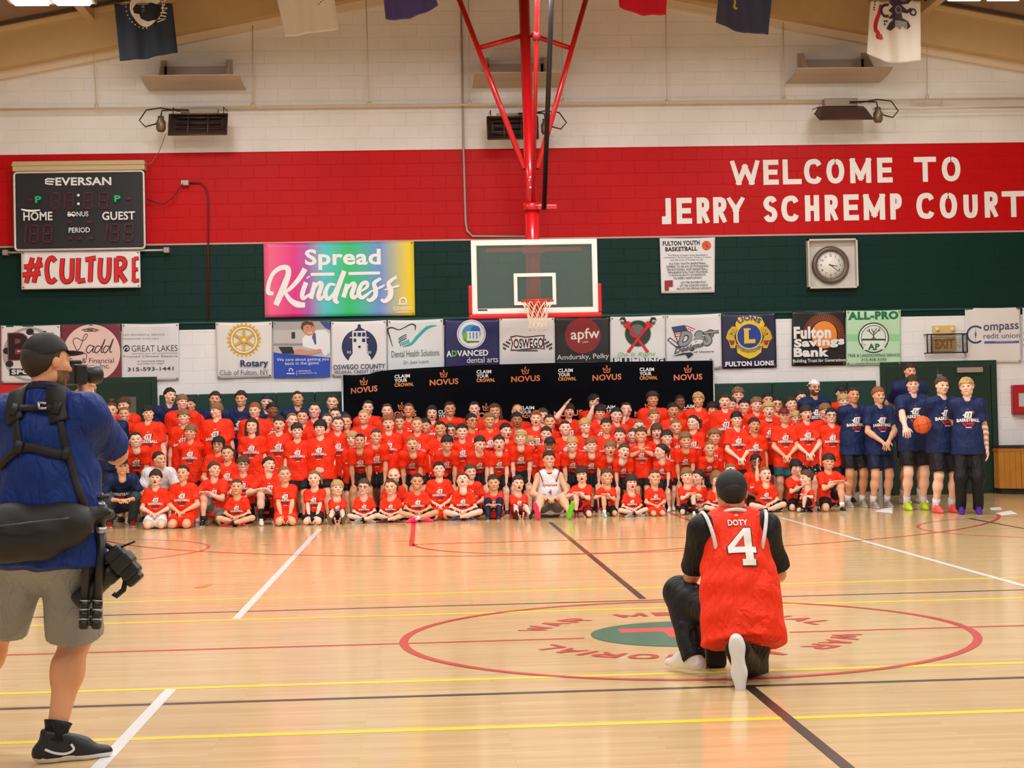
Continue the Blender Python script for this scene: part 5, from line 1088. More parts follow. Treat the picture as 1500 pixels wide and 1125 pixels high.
def skeleton(kind, s, hh, o):
    """joints in metres; the figure faces -y, its own left is +x; the floor is z = 0"""
    u, f, z = V3(1, 0, 0), V3(0, -1, 0), V3(0, 0, 1); J = {}; m = -1 if o.get('mirror') else 1
    tilt = {'lean': 46, 'squat': 22, 'kneel': 5, 'kneelup': 3, 'cross': 8, 'kneesup': 14, 'legsout': 4, 'oneknee': 6, 'stand': 1}[kind]; tilt = math.radians(o.get('tilt', tilt)); roll = math.radians(o.get('troll', 0))
    w = unit(z*math.cos(tilt)*math.cos(roll)+f*math.sin(tilt)+u*math.sin(roll)); uu = unit(u-w*np.dot(u, w)); ff = np.cross(uu, w)*1.0
    if np.dot(ff, f) < 0: ff = -ff
    P = {'stand': (0, 0, .515), 'lean': (0, .11, .485), 'kneel': (0, .07, .135), 'kneelup': (0, .05, .29), 'cross': (0, .05, .078), 'kneesup': (0, .09, .078), 'legsout': (0, .06, .078), 'oneknee': (0, .06, .15), 'squat': (0, .1, .20)}[kind]
    P = V3(P)*s
    if 'Pz' in o: P[2] = o['Pz']*s
    tl = .25+.04*min(max((s-1.2)/.45, 0), 1); SM = P+w*tl*s; sh = o.get('sh', .089 if o.get('adult') else .088)*s
    J.update(P=P, SM=SM, u=uu, f=ff, w=w, z=z); J['S'] = {1: SM+uu*sh-w*.026*s, -1: SM-uu*sh-w*.026*s}
    hw = unit(w*o.get('neckw', .35)+z*.65); J['N'] = SM+w*.010*s; J['H'] = SM+hw*o.get('neck', .82)*hh+ff*.07*hh*(1+2*math.sin(tilt)); J['K'] = {}; J['A'] = {}; J['T'] = {}; J['hip'] = {}
    for q in (1, -1):
        hip = P+u*q*.046*s-z*.012*s; J['hip'][q] = hip; toe = f; g = q*m
        st = o.get('stance', .06)
        if kind == 'stand': A = V3(q*st*s, .015*s, .042*s); K, A = ik(hip, A, .242*s, .235*s, f*1+u*q*.1)
        elif kind == 'lean': A = V3(q*.085*s, .03*s, .042*s); K, A = ik(hip, A, .242*s, .235*s, f+u*q*.15)
        elif kind == 'kneel': K = V3(q*.07*s, -.15*s, .042*s); A = V3(q*.055*s, .13*s, .035*s); toe = unit(V3(0, 1, -.15))
        elif kind == 'kneelup': K = V3(q*.06*s, -.0*s, .045*s); A = V3(q*.06*s, .22*s, .035*s); toe = unit(V3(0, 1, -.15))
        elif kind == 'cross': K = V3(q*.205*s, -.10*s, .105*s); A = V3(-q*.055*s, -(.17+.03*g)*s, .045*s); toe = unit(V3(-q*1, -.35, 0))
        elif kind == 'kneesup': A = V3(q*o.get('foot', .07)*s, -.17*s, .042*s); K, A = ik(hip, A, .235*s, .23*s, z+u*q*o.get('knee', .1))
        elif kind == 'legsout': A = V3(q*o.get('foot', .10)*s, -.34*s, .055*s); K, A = ik(hip, A, .235*s, .23*s, z); toe = unit(V3(q*.25, -.35, 1))
        elif kind == 'oneknee':
            if g > 0: A = V3(q*.085*s, -.15*s, .042*s); K, A = ik(hip, A, .235*s, .23*s, z*.6+f+u*q*.2)
            else: K = V3(q*.085*s, -.12*s, .045*s); A = V3(q*.07*s, .12*s, .035*s); toe = unit(V3(0, .75, -.65))
        elif kind == 'squat':
            A = V3(q*.09*s, -.0*s, .042*s); K, A = ik(hip, A, .235*s, .23*s, f+z*.5+u*q*.25)
        if q in o.get('Aloc', {}): A = o['Aloc'][q]; K, A = ik(hip, A, .25*s, .24*s, o.get('Kh', {}).get(q, f))
        if q in o.get('Kloc', {}): K = o['Kloc'][q]
        if q in o.get('Tloc', {}): toe = unit(o['Tloc'][q])
        J['K'][q], J['A'][q], J['T'][q] = K, A, toe
    J['E'] = {}; J['W'] = {}; arms = o.get('arms', {'stand': 'down', 'lean': 'knees', 'kneel': 'lap', 'kneelup': 'lap', 'cross': 'lap', 'kneesup': 'wrap', 'legsout': 'lapout', 'oneknee': 'oneknee', 'squat': 'fore'}[kind]); J['curl'] = {}
    for q in (1, -1):
        def rel(a, b, c): return SM+(uu*q*a+ff*b+w*c)*s
        hint = uu*q*1.0-ff*.35-w*.5; a = o.get('arm%+d' % q, arms); cu = .35
        if isinstance(a, tuple): T = rel(*a[:3]); hint = (uu*q*a[3]+ff*a[4]+w*a[5]) if len(a) > 5 else hint; cu = .4
        elif a == 'down': T = rel(.128, .02, -.332)
        elif a == 'clasp': T = rel(.028, .125, -.265)
        elif a == 'back': T = rel(.03, -.12, -.25); hint = uu*q*.35-ff-w*.2
        elif a == 'cross': T = rel(-.075, .125, -.15 if q > 0 else -.125); hint = uu*q-w*.9
        elif a == 'hips': T = rel(.115, .01, -.245); hint = uu*q-ff*.3
        elif a == 'knees': T = J['K'][q]+V3(q*.0, -.005, .055)*s
        elif a == 'lap': T = V3(q*.04*s, P[1]-(.155 if kind == 'cross' else .13)*s, (P[2]+.03*s) if kind != 'cross' else .125*s); cu = .6
        elif a == 'lapout': T = V3(q*.045*s, P[1]-.17*s, P[2]+.095*s); cu = .7
        elif a == 'floor': T = V3(q*.035*s, P[1]-.2*s, .05*s)
        elif a == 'wrap': T = (J['K'][1]+J['K'][-1])/2+V3(-q*.02, -.03, -.055)*s; cu = .6
        elif a == 'oneknee': T = (J['K'][m]+V3(-m*.0, .015, .05)*s) if q == m else (J['K'][m]+V3(-m*.05, .02, .04)*s)
        elif a == 'fore': T = J['K'][q]+V3(-q*.06, -.06, -.01)*s
        elif a == 'chin': T = J['H']+V3(q*.03, -.14, -.12); hint = uu*q*.5-w; cu = .7
        elif a == 'mouth': T = J['H']+V3(q*.02, -.135, -.075); hint = uu*q*.6-w; cu = .5
        elif a == 'salute': T = J['H']+V3(q*.09, -.12, .065); hint = uu*q*.45-w*.9; cu = .15
        elif a == 'raise': T = J['H']+V3(q*.13, -.06, .20); hint = uu*q+w*-.2; cu = .2
        elif a == 'shoulder': T = rel(.29, -.03, .0); hint = -w+uu*q*.3; cu = .3
        if q in o.get('Wloc', {}): T = o['Wloc'][q]; hint = o.get('Eh', {}).get(q, hint); cu = .7
        E_, W_ = ik(J['S'][q], T, .166*s, .142*s, hint); J['E'][q], J['W'][q], J['curl'][q] = E_, W_, cu
    return J
def body_shapes(J, s, b, hh):
    P, SM, u, f, w = J['P'], J['SM'], J['u'], J['f'], J['w']; fr = [u, f, w]; lb = .6+.4*b; k = .035*s
    S = [C(P-w*.02*s, P+w*.10*s, .066*s*b, .056*s*b, k=k, st=(1.3, .95*b, 1), fr=fr), C(P+w*.10*s, SM-w*.07*s, .056*s*b, .062*s*b, k=k, st=(1.35, .95, 1), fr=fr), C(J['S'][-1], J['S'][1], .028*s, k=k*.7)]
    S += [C(J['N'], J['S'][q]*.75+J['N']*.25, .024*s, .024*s, k=k*.7) for q in (1, -1)]; S += [C(J['N']-w*.01*s, J['H']-unit(J['H']-J['N'])*.25*hh, .225*hh, .2*hh, k=.02)]
    for q in (1, -1):
        sh, e, wr = J['S'][q], J['E'][q], J['W'][q]; d = unit(wr-e); S += [C(sh, e, .027*s*lb, .0225*s*lb, k=.02*s), C(e, e*.72+wr*.28, .0225*s*lb, .0235*s*lb, k=.015*s), C(e*.72+wr*.28, wr, .0235*s*lb, .0150*s*lb, k=.015*s)]
        hd = J.get('hd', {}).get(q, d); pn = J.get('pn', {}).get(q, None)
        if pn is None: pn = unit(-J['z']*.2+J['f']*.0-J['u']*q) if abs(d[2]) > .6 else unit(-J['z'])
        pn = unit(pn-hd*np.dot(pn, hd)); ac = np.cross(pn, hd); J.setdefault('hd', {})[q] = hd; J.setdefault('pn', {})[q] = pn
        S += [C(wr, wr+hd*.046*s, .0165*s, .0195*s, k=.008*s, st=(1.25, 1, .62), fr=[ac, hd, pn])]
        hp, kn, an = J['hip'][q], J['K'][q], J['A'][q]; cd_ = unit(an-kn); back = unit(unit(hp-kn)+unit(an-kn)*.0-unit(J['T'][q])*.0+1e-3) ; cb = unit(np.cross(cd_, np.cross(unit(hp-kn), cd_)))
        S += [C(hp, kn, .052*s*lb, .033*s*lb, k=.025*s), C(kn, kn*.65+an*.35, .031*s*lb, .031*s*lb, k=.02*s), C(kn*.65+an*.35, an, .030*s*lb, .018*s, k=.02*s), C(kn*.72+an*.28-J['T'][q]*.008*s, kn*.6+an*.4-J['T'][q]*.007*s, .026*s*lb, .022*s, k=.025*s), C(an, an+J['T'][q]*.03*s-J['z']*0, .019*s, .016*s, k=.015*s)]
    return S
def shirt_shapes(J, s, b, hh, o):
    P, SM, u, f, w = J['P'], J['SM'], J['u'], J['f'], J['w']; fr = [u, f, w]; k = .035*s; hem = o.get('hem', .08 if o.get('_k') == 'stand' and o.get('adult') else .105 if o.get('_k') == 'stand' else .05 if o.get('_k') in ('lean', 'kneelup') else .04)*s; g = .012; lb = .6+.4*b
    cl = [(P-w*hem, -w)]; vest = o.get('vest'); st_ = o.get('kind') == 'stand'; wb = .084 if hem > .06*s else .078
    S = [C(P-w*(hem+.05*s), P+w*.12*s, wb*s*b+g*.6, .068*s*b+g*.5, k=k, st=(1.34, 1.02, 1), fr=fr, clips=cl), C(P+w*.10*s, SM-w*.085*s, .066*s*b+g*.6, .066*s*b+g*.5, k=k, st=(1.36, .98, 1), fr=fr, clips=cl)]
    S += [C(P+u*q*.044*s*b+f*.010*s-w*(hem+.05*s), P+u*q*.038*s*b+w*.05*s, .065*s*(.6+.4*b)+g*.7, .066*s*(.6+.4*b)+g*.4, k=k, clips=cl) for q in (1, -1)]
    ss = .55 if vest else 1.0; S += [C(J['S'][-1]*(.5+ss/2)+J['S'][1]*(.5-ss/2), J['S'][1]*(.5+ss/2)+J['S'][-1]*(.5-ss/2), .036*s+g*.8, k=k)]
    S += [C(J['N']-w*.012*s, J['S'][q]*.8*ss+J['N']*(1-.8*ss), .032*s+g*.7, .033*s+g*.7, k=k) for q in (1, -1)]
    if not o.get('vest'):
        L = o.get('sleeve', .70)
        for q in (1, -1):
            sh, e = J['S'][q], J['E'][q]; d = unit(e-sh); end = sh+(e-sh)*L
            S.append(C(sh, sh+(e-sh)*(L+.12), .030*s*lb+g*.8, .036*s*lb+g*1.2, k=.03*s, clips=[(end, d)]))
    nb = J['N']+w*.012*s; S.append(Shape(nb-w*.0, nb+(J['H']-nb)*.8, .255*hh, .30*hh, k=.012, sub=True)); S.append(Shape(nb+f*.02*s-w*.006*s, nb+f*.09*s+w*.02*s, .17*hh, k=.012, sub=True))
    return S
def leg_wear(J, s, b, o):
    P, u, f, w, z = J['P'], J['u'], J['f'], J['w'], J['z']; lb = .6+.4*b; L = o.get('short', .80); k = .03*s
    S = [C(P+w*.045*s, P-w*.02*s, .074*s*b, .074*s*b, k=k, st=(1.3, 1, 1), fr=[u, f, w])]
    for q in (1, -1):
        hp, kn, an = J['hip'][q], J['K'][q], J['A'][q]; d = unit(kn-hp)
        if o.get('pants'):
            S += [C(hp, kn, .058*s*lb, .046*s*lb, k=k), C(kn, an+unit(an-kn)*.02*s, .047*s*lb, .036*s*lb, k=k, clips=[(an+unit(an-kn)*.012*s, unit(an-kn))])]
        else: S.append(C(hp, hp+(kn-hp)*(L+.12), .056*s*lb+.004, .058*s*lb+.008, k=k, clips=[(hp+(kn-hp)*L, d)]))
    return S
def frame_of(x, y, z_, p, sc):
    M = Matrix.Identity(4)
    for i in range(3): M[i][0], M[i][1], M[i][2], M[i][3] = x[i]*sc, y[i]*sc, z_[i]*sc, p[i]
    return M
# ------------------------------------------------------------------ clothing colours, prints, the builder of one person
CLOTH = {'orange': (246, 50, 8), 'navy': (18, 38, 84), 'white': (232, 232, 236), 'black': (22, 22, 26), 'grey': (120, 118, 112), 'denim': (60, 72, 84), 'maroon': (120, 14, 26), 'tan': (146, 147, 150), 'dknavy': (20, 28, 58), 'camo': (104, 100, 76), 'teal': (40, 90, 104), 'blue': (14, 46, 118), 'lightgrey': (190, 188, 184), 'spotted': (24, 24, 28)}
def cloth(n):
    """woven or knit fabric: fine weave plus broad soft creases"""
    k = 'cloth_'+n
    if k in MATS: return MATS[k]
    m, nt, b = nodes(k); N = nt.nodes.new; L = nt.links.new; b.inputs['Base Color'].default_value = (*lin(CLOTH[n]), 1); b.inputs['Roughness'].default_value = .62; b.inputs['Specular IOR Level'].default_value = .3
    if n == 'spotted':
        t0 = N('ShaderNodeTexCoord'); vo = N('ShaderNodeTexVoronoi'); vo.inputs['Scale'].default_value = 24; vo.inputs['Randomness'].default_value = .5; L(t0.outputs['Object'], vo.inputs['Vector'])
        ra = N('ShaderNodeValToRGB'); ra.color_ramp.interpolation = 'CONSTANT'; ra.color_ramp.elements[0].color = (.7, .7, .7, 1); ra.color_ramp.elements[1].position = .28; ra.color_ramp.elements[1].color = (*lin(CLOTH[n]), 1); L(vo.outputs['Distance'], ra.inputs[0]); L(ra.outputs[0], b.inputs['Base Color'])
    tc = N('ShaderNodeTexCoord'); mp = N('ShaderNodeMapping'); mp.inputs['Scale'].default_value = (1, 1, .45); L(tc.outputs['Object'], mp.inputs['Vector'])
    n1 = N('ShaderNodeTexNoise'); n1.inputs['Scale'].default_value = 13; n1.inputs['Detail'].default_value = 2.5; n1.inputs['Distortion'].default_value = 1.2; L(mp.outputs[0], n1.inputs['Vector'])
    n2 = N('ShaderNodeTexNoise'); n2.inputs['Scale'].default_value = 260; L(tc.outputs['Object'], n2.inputs['Vector'])
    b1 = N('ShaderNodeBump'); b1.inputs['Strength'].default_value = .75; b1.inputs['Distance'].default_value = .035; L(n1.outputs['Fac'], b1.inputs['Height'])
    b2 = N('ShaderNodeBump'); b2.inputs['Strength'].default_value = .15; b2.inputs['Distance'].default_value = .003; L(n2.outputs['Fac'], b2.inputs['Height']); L(b1.outputs[0], b2.inputs['Normal']); L(b2.outputs[0], b.inputs['Normal'])
    MATS[k] = m; return m
SHOE = {'white': (228, 228, 228), 'black': (26, 26, 28), 'grey': (150, 150, 150), 'red': (170, 16, 36), 'pink': (240, 40, 120), 'coral': (250, 96, 90), 'purple': (78, 40, 150), 'neon': (200, 236, 30), 'green': (110, 220, 40), 'navy': (24, 46, 90), 'camo': (104, 100, 76), 'mint': (150, 226, 200), 'hotpink': (246, 50, 110)}
def shoe_m(n): return mat('shoe_'+n, SHOE[n], .5)
HAIRC = {'k': (26, 20, 18), 'd': (54, 36, 26), 'b': (92, 62, 40), 's': (150, 112, 70), 'y': (214, 176, 112), 'r': (168, 92, 46), 'g': (150, 136, 116)}
def hair_m(c): return mat('hair_'+c, HAIRC[c], .55, bump=.5, bscale=90, vary=.35)
TONE = {'l': (242, 190, 162), 'p': (248, 202, 178), 'm': (236, 178, 142), 't': (222, 160, 120), 'd': (134, 88, 64), 'o': (178, 122, 90)}
WH, DKR, NVY, RD = (240, 236, 232), (110, 8, 18), (28, 22, 44), (214, 32, 52)
def print_art(kind):
    L = []
    def T(w, x0, x1, y0, y1, c, bold=.03, shear=0.0, flare=0.0):
        V, F, a = text2d(w, bold, shear); P = []
        for u, v in V:
            x = x0+(x1-x0)*u; k = abs(2*u-1); P.append((x, y0+(y1-y0)*v*(1+flare*k*0)-flare*.1*k*k))
        L.append((P, F, c))
    def poly(P, c): L.append((P, [tuple(t) for t in geometry.tessellate_polygon([[Vector((x, y, 0)) for x, y in P]])], c))
    if kind in ('o', 'n'):
        poly([(-.045, .50), (.0, .485), (.045, .50), (.02, .455), (0, .445), (-.02, .455)], WH if kind == 'o' else (190, 60, 90))
        poly([(-.25, .22), (-.14, .27), (-.10, .37), (.20, .38), (.14, .10), (-.17, .10), (-.17, .18)], WH)
        T('J', -.10, -.02, .15, .31, (120, 20, 30) if kind == 'o' else (60, 70, 100), .05, .2); T('3', .01, .10, .14, .32, (120, 20, 30) if kind == 'o' else (60, 70, 100), .05, .2)
        poly([(.20, .38), (.29, .37), (.25, .22), (.22, .30)], (120, 14, 30) if kind == 'o' else (200, 40, 80))
        T('BASKETBALL', -.51, .51, -.095, .085, DKR if kind == 'o' else (90, 50, 40), .06, 0, .35)
        T('BASKETBALL', -.49, .49, -.075, .075, WH, .035, 0, .35)
        T('CAMP', -.20, .22, -.23, -.11, NVY if kind == 'o' else RD, .03)
        P = [(-.26*math.cos(math.pi*k/12), -.12-.20*math.sin(math.pi*k/12)) for k in range(13)]; P2 = [(-.23*math.cos(math.pi*k/12), -.12-.175*math.sin(math.pi*k/12)) for k in range(13)]
        L.append((P+P2, [(i, i+1, 14+i, 13+i) for i in range(12)], DKR if kind == 'o' else RD)); poly([(-.13, -.335), (.13, -.335), (.13, -.36), (-.13, -.36)], WH)
    elif kind == 'player':
        T('Syracuse', -.46, .46, .02, .26, (206, 30, 52), .03, .15); V, F, a = text2d('4', .04); L.append(([( -.11+.22*u, -.42+.32*v) for u, v in V], F, (150, 16, 34))); V, F, a = text2d('4', .01); L.append(([(-.09+.18*u, -.40+.28*v) for u, v in V], F, (224, 40, 60)))
        poly([(.36, .50), (.40, .50), (.40, .40), (.36, .40)], (40, 60, 130)); poly([(-.40, .46), (-.36, .44), (-.34, .46), (-.37, .42)], (120, 30, 40))
    elif kind == 'squat':
        T('BASKETBALL', -.5, .5, -.08, .08, WH, .03, 0, .3); poly([(-.2, .12), (.15, .14), (.2, .34), (-.05, .38), (-.22, .26)], (20, 22, 40)); T('CAMP', -.2, .2, -.22, -.11, RD, .03)
    elif kind == 'doty':
        poly([(-.05, .66), (-.02, .63), (0, .665), (.02, .63), (.05, .66), (.03, .60), (-.03, .60)], (250, 180, 150))
        T('DOTY', -.225, .225, .36, .52, (150, 16, 10), .05); T('DOTY', -.215, .215, .37, .51, WH, .025)
        F4 = [(.10, .30), (.25, .30), (.25, -.13), (.33, -.13), (.33, -.27), (.25, -.27), (.25, -.42), (.29, -.42), (.29, -.56), (.0, -.56), (.0, -.42), (.08, -.42), (.08, -.27), (-.28, -.27), (-.28, -.12)]
        cx, cy = .02, -.13; poly([(cx+(x-cx)*1.10, cy+(y-cy)*1.06) for x, y in F4], (60, 30, 20)); poly(F4, WH); poly([(.085, .13), (.085, -.13), (-.14, -.13)], (214, 40, 10))
    return L
_PR = {}
def put_print(kind, V, Q, J, s, parent, width, drop, back=False, name='print'):
    if kind not in _PR: _PR[kind] = print_art(kind)
    bvh = BVHTree.FromPolygons([Vector(v) for v in V], [tuple(q) for q in Q]); f = -J['f'] if back else J['f']; u = -J['u'] if back else J['u']; c = J['SM']-J['w']*drop*s; cols = []; OV = []; OF = []; MI = []
    for n, (P, F, rgb) in enumerate(_PR[kind]):
        k = len(OV); ok = True; W = [(p[0], p[1]) for p in P]; pts = []
        W3, F3 = fine([(a, 0, b) for a, b in W], F, .12) if True else (W, F)
        for p in W3:
            o = c+u*p[0]*width+J['w']*p[2]*width+f*.5; h = bvh.ray_cast(Vector(o), Vector(-f), 1.2)
            if h[0] is None or h[3] < .2: ok = False; break
            pts.append(np.array(h[0])+f*(.0025+.0012*n))
        if not ok: continue
        if rgb not in cols: cols.append(rgb)
        OV += pts; OF += [tuple(i+k for i in q) for q in F3]; MI += [cols.index(rgb)]*len(F3)
    if not OV: return
    me = bpy.data.meshes.new(name); me.from_pydata([tuple(p) for p in OV], [], OF); me.polygons.foreach_set('material_index', MI); me.update()
    return link(name, me, [mat('print_%02x%02x%02x' % tuple(c_), c_, .6) for c_ in cols], parent)
CROWD = []; SCALES = []; PJ = {}; PARTS = {}
def person(px, py, Y, kind, hair='short', hc='b', desc='', h=None, **o):
    rs = random.Random(int(px*13+py*7)); o['_k'] = kind; adult = o.get('adult', False); hh = o.get('hh', .232 if adult else .215); rz = math.radians(o.get('rz', rs.uniform(-8, 8)))
    if 'feet' in o: Y = atZ(px, o['feet'])[1]-o.get('dy', 0)
    T = atY(px, py, Y); lo_, hi_ = .6, 2.4
    for _ in range(40):
        s = (lo_+hi_)/2
        if skeleton(kind, s, hh, o)['H'][2] < T[2]: lo_ = s
        else: hi_ = s
    SCALES.append((px, py, kind, round(s, 2))); J = skeleton(kind, s, hh, o); ca, sa = math.cos(rz), math.sin(rz)
    H = J['H']; root = V3(T[0]-(ca*H[0]-sa*H[1]), T[1]-(sa*H[0]+ca*H[1]), 0)
    def loc(p, vec=False): d = np.array(p, float)-(0 if vec else root); return V3(ca*d[0]+sa*d[1], -sa*d[0]+ca*d[1], d[2])
    if o.get('world'):      # joints given where they stand in the hall
        wd = o['world']
        for k_ in ('Aloc', 'Kloc', 'Wloc'): o[k_] = {q: loc(p) for q, p in wd.get(k_, {}).items()}
        for k_ in ('Tloc', 'Eh', 'Kh'): o[k_] = {q: loc(p, True) for q, p in wd.get(k_, {}).items()}
        J = skeleton(kind, s, hh, o)
        for k_ in ('hd', 'pn'):
            if k_ in wd: J[k_] = {q: unit(loc(p, True)) for q, p in wd[k_].items()}
    b = o.get('b', 1.0)*(.93 if adult and not o.get('over') and not o.get('collar_r') else 1); h = h or .0165; skin = TONE[o.get('skin', 'l')]
    S = body_shapes(J, s, b, hh); V, Q = grow(S, h)
    yaw, pit, rol = (math.radians(o.get(k, d)) for k, d in (('hy', rs.uniform(-9, 9)), ('hp', rs.uniform(-3, 5)), ('hr', rs.uniform(-5, 5))))
    Rh = Matrix.Rotation(yaw, 3, 'Z') @ Matrix.Rotation(rol, 3, 'Y') @ Matrix.Rotation(-pit, 3, 'X'); Rn = np.array(Rh); sx = o.get('wide', rs.uniform(1.03, 1.12) if not adult else rs.uniform(1.0, 1.06))
    fineh = h < .012; hv, hq = (HEAD_VF, HEAD_QF) if fineh else (HEAD_V, HEAD_Q)
    hcol = face_paint(hv, skin, tuple(int(v*.8) for v in HAIRC[hc]), o.get('mouth', rs.choice(['closed', 'smile', 'smile', 'open', 'closed'])), o.get('beard'), o.get('moustache'))
    hw_ = (hv*np.array([sx, 1, 1]))@Rn.T*hh+H; cols = [np.tile(np.array(lin(skin)), (len(V), 1)), hcol]; VV = [V, hw_]; QQ = [Q, hq+len(V)]; n = len(V)+len(hv)
    for q in (1, -1):
        if o.get('fingers', True):
            pn = J['pn'][q]; d = J['hd'][q]; th = o.get('thumb%+d' % q) or (1 if np.dot(np.cross(pn, d), J['f']+J['z']*.5) > 0 else -1)
            for fv, fq in fingers(J['W'][q], d, pn, s, th, o.get('curl%+d' % q, J['curl'][q]), seg=8 if fineh else 6):
                VV.append(fv); QQ.append(fq+n); n += len(fv); cols.append(np.tile(np.array(lin(skin)), (len(fv), 1)))
    col_ = np.concatenate(cols); V_ = np.concatenate(VV)
    if o.get('tattoo'):
        e, w_ = J['E'][o['tattoo']], J['W'][o['tattoo']]; t = np.clip(((V_-e)@(w_-e))/((w_-e)@(w_-e)), -.6, 1); dd = np.linalg.norm(V_-(e+t[:, None]*(w_-e)), axis=1); m_ = (dd < .07) & (np.sin(V_[:, 2]*90+V_[:, 1]*70) > .1) & (t < .95); col_[m_] = col_[m_]*.45
    me = np_mesh('person', V_, np.concatenate(QQ), col_); root_o = link('person', me, SKIN); root_o.location = tuple(root); root_o.rotation_euler = (0, 0, rz)
    # shirt
    sh = o.get('shirt', 'orange'); SS = shirt_shapes(J, s, b, hh, o); ph = rs.random()*6; amp = .0035*(1 if not fineh else 1.1)
    wob = lambda X, Y_, Z: amp*(np.sin(38*X+21*Z+ph)*np.sin(17*Z+12*Y_+2*ph)+.8*np.sin(26*Y_-31*Z+ph+9*X))
    SV, SQ = grow(SS, h*.95, wob=wob); PARTS[root_o.name+'/shirt'] = None
    so = link('tank_top' if o.get('vest') else 'shirt', np_mesh('shirt', SV, SQ), cloth(sh), root_o); PARTS[root_o.name+'/shirt'] = so
    if o.get('trim'):      # contrasting edges of a sleeveless shirt
        for q in (1, -1):
            ax_ = unit(J['u']*q*.86-J['w']*.25+J['f']*.1); c0 = J['S'][q]*.80+J['N']*.2-J['w']*.022*s; e1 = unit(np.cross(ax_, J['f'])); e2 = np.cross(ax_, e1); mb = MB().tube([c0+(e1*math.cos(2*math.pi*k/24)*1.05+e2*math.sin(2*math.pi*k/24))*o.get('hole', .057)*s for k in range(24)], .0065, 6, closed=True)
            me2 = bpy.data.meshes.new('armhole_trim'); me2.from_pydata([tuple(v) for v in mb.v], [], mb.f); me2.update(); link('armhole_trim', me2, cloth(o['trim']), so)
    pk = o.get('print', {'orange': 'o', 'navy': 'n'}.get(sh))
    if pk: put_print(pk, SV, SQ, J, s, so, o.get('pw', .155*s if s < 1.5 else .158*s), o.get('pd', .125 if kind != 'stand' else .13), back=(pk == 'doty'))
    if o.get('over'):      # a second, sleeveless garment worn over the shirt
        o2 = dict(o, vest=1, hem=o.get('over_hem', .17)); S2 = shirt_shapes(J, s, b, hh, o2)
        for q_ in S2:
            if not q_.sub: q_.ra += .010; q_.rb += .010
        SV2, SQ2 = grow(S2, h*.95, wob=wob); jo = link('jersey', np_mesh('jersey', SV2, SQ2), cloth(o['over']), root_o); put_print(o['over_print'], SV2, SQ2, J, s, jo, o['pw'], o['pd'], back=True); PARTS[root_o.name+'/jersey'] = jo
        mb = MB().tube([J['N']-J['w']*.004*s-J['f']*.004*s+(J['u']*math.cos(2*math.pi*k/28)*.40*hh+(J['f']*.9-J['w']*.30)*math.sin(2*math.pi*k/28)*.40*hh) for k in range(28)], .010, 8, closed=True); me2 = bpy.data.meshes.new('neck_trim'); me2.from_pydata([tuple(v) for v in mb.v], [], mb.f); me2.polygons.foreach_set('use_smooth', [True]*len(mb.f)); me2.update(); link('neck_trim', me2, cloth('white'), jo)
        for q in (1, -1):
            ax_ = unit(J['u']*q*.9-J['w']*.2); c0 = J['S'][q]*.80+J['N']*.2-J['w']*.030*s; e1 = unit(np.cross(ax_, J['f'])); e2 = np.cross(ax_, e1); mb = MB().tube([c0+(e1*math.cos(2*math.pi*k/32)*1.15+e2*math.sin(2*math.pi*k/32))*.068*s+ax_*.004 for k in range(32)], .010, 8, closed=True)
            me2 = bpy.data.meshes.new('armhole_trim'); me2.from_pydata([tuple(v) for v in mb.v], [], mb.f); me2.polygons.foreach_set('use_smooth', [True]*len(mb.f)); me2.update(); link('armhole_trim', me2, cloth('white'), jo)
    if o.get('collar'):
        c0 = J['N']+J['w']*(.004*s+max(0, o.get('collar_r', .011)-.011)*2.2)+J['f']*.010*s; MB_ = MB(); cr_ = o.get('collar_r', .011); kr = 1+(cr_-.011)*6; MB_.tube([c0+(J['u']*math.cos(2*math.pi*k/20)*.31*hh*kr+(J['f']*.9-J['w']*.35)*math.sin(2*math.pi*k/20)*.30*hh*kr) for k in range(20)], cr_, 8, closed=True)
        me2 = bpy.data.meshes.new('collar'); me2.from_pydata(MB_.v, [], MB_.f); me2.update(); link('collar', me2, mat('collar_'+str(o['collar'][0])+str(o['collar'][1]), o['collar'], .7), so)
    LV, LQ = grow(leg_wear(J, s, b, o), h, wob=lambda X, Y_, Z: .003*(np.sin(30*X+25*Z+ph)*np.sin(23*Y_+ph))); lc = o.get('legs', 'black'); link('trousers' if o.get('pants') else 'shorts', np_mesh('shorts', LV, LQ), cloth(lc), root_o)
    # head wear
    M = frame_of(*[Rn[:, i] for i in range(3)], H, hh); M = M @ Matrix.Diagonal((sx, 1, 1, 1))
    hm = hair_m(hc)
    if o.get('cap'):
        wear('hair', 'back' if hair == 'short' else hair, M @ Matrix.Translation((0, .02, -.05)), root_o, hm); wear('cap', 'cap_back' if o.get('capback') else 'cap', M, root_o, mat('cap_'+o['cap'], CLOTH[o['cap']], .7, bump=.08, bscale=200))
    else:
        wear('hair', hair, M, root_o, hm)
    if o.get('band'):
        pts = [(.352*math.cos(2*math.pi*k/28), .04+.425*math.sin(2*math.pi*k/28), .30-.10*math.sin(2*math.pi*k/28)) for k in range(28)]; mb = MB().tube(pts, .035, 6, closed=True); me2 = bpy.data.meshes.new('headband'); me2.from_pydata(mb.v, [], mb.f); me2.update(); q = link('headband', me2, cloth(o['band']), root_o); q.matrix_local = M
    if o.get('glasses'): wear('glasses', 'glasses', M, root_o, mat('glasses_frame', (30, 26, 28), .35))
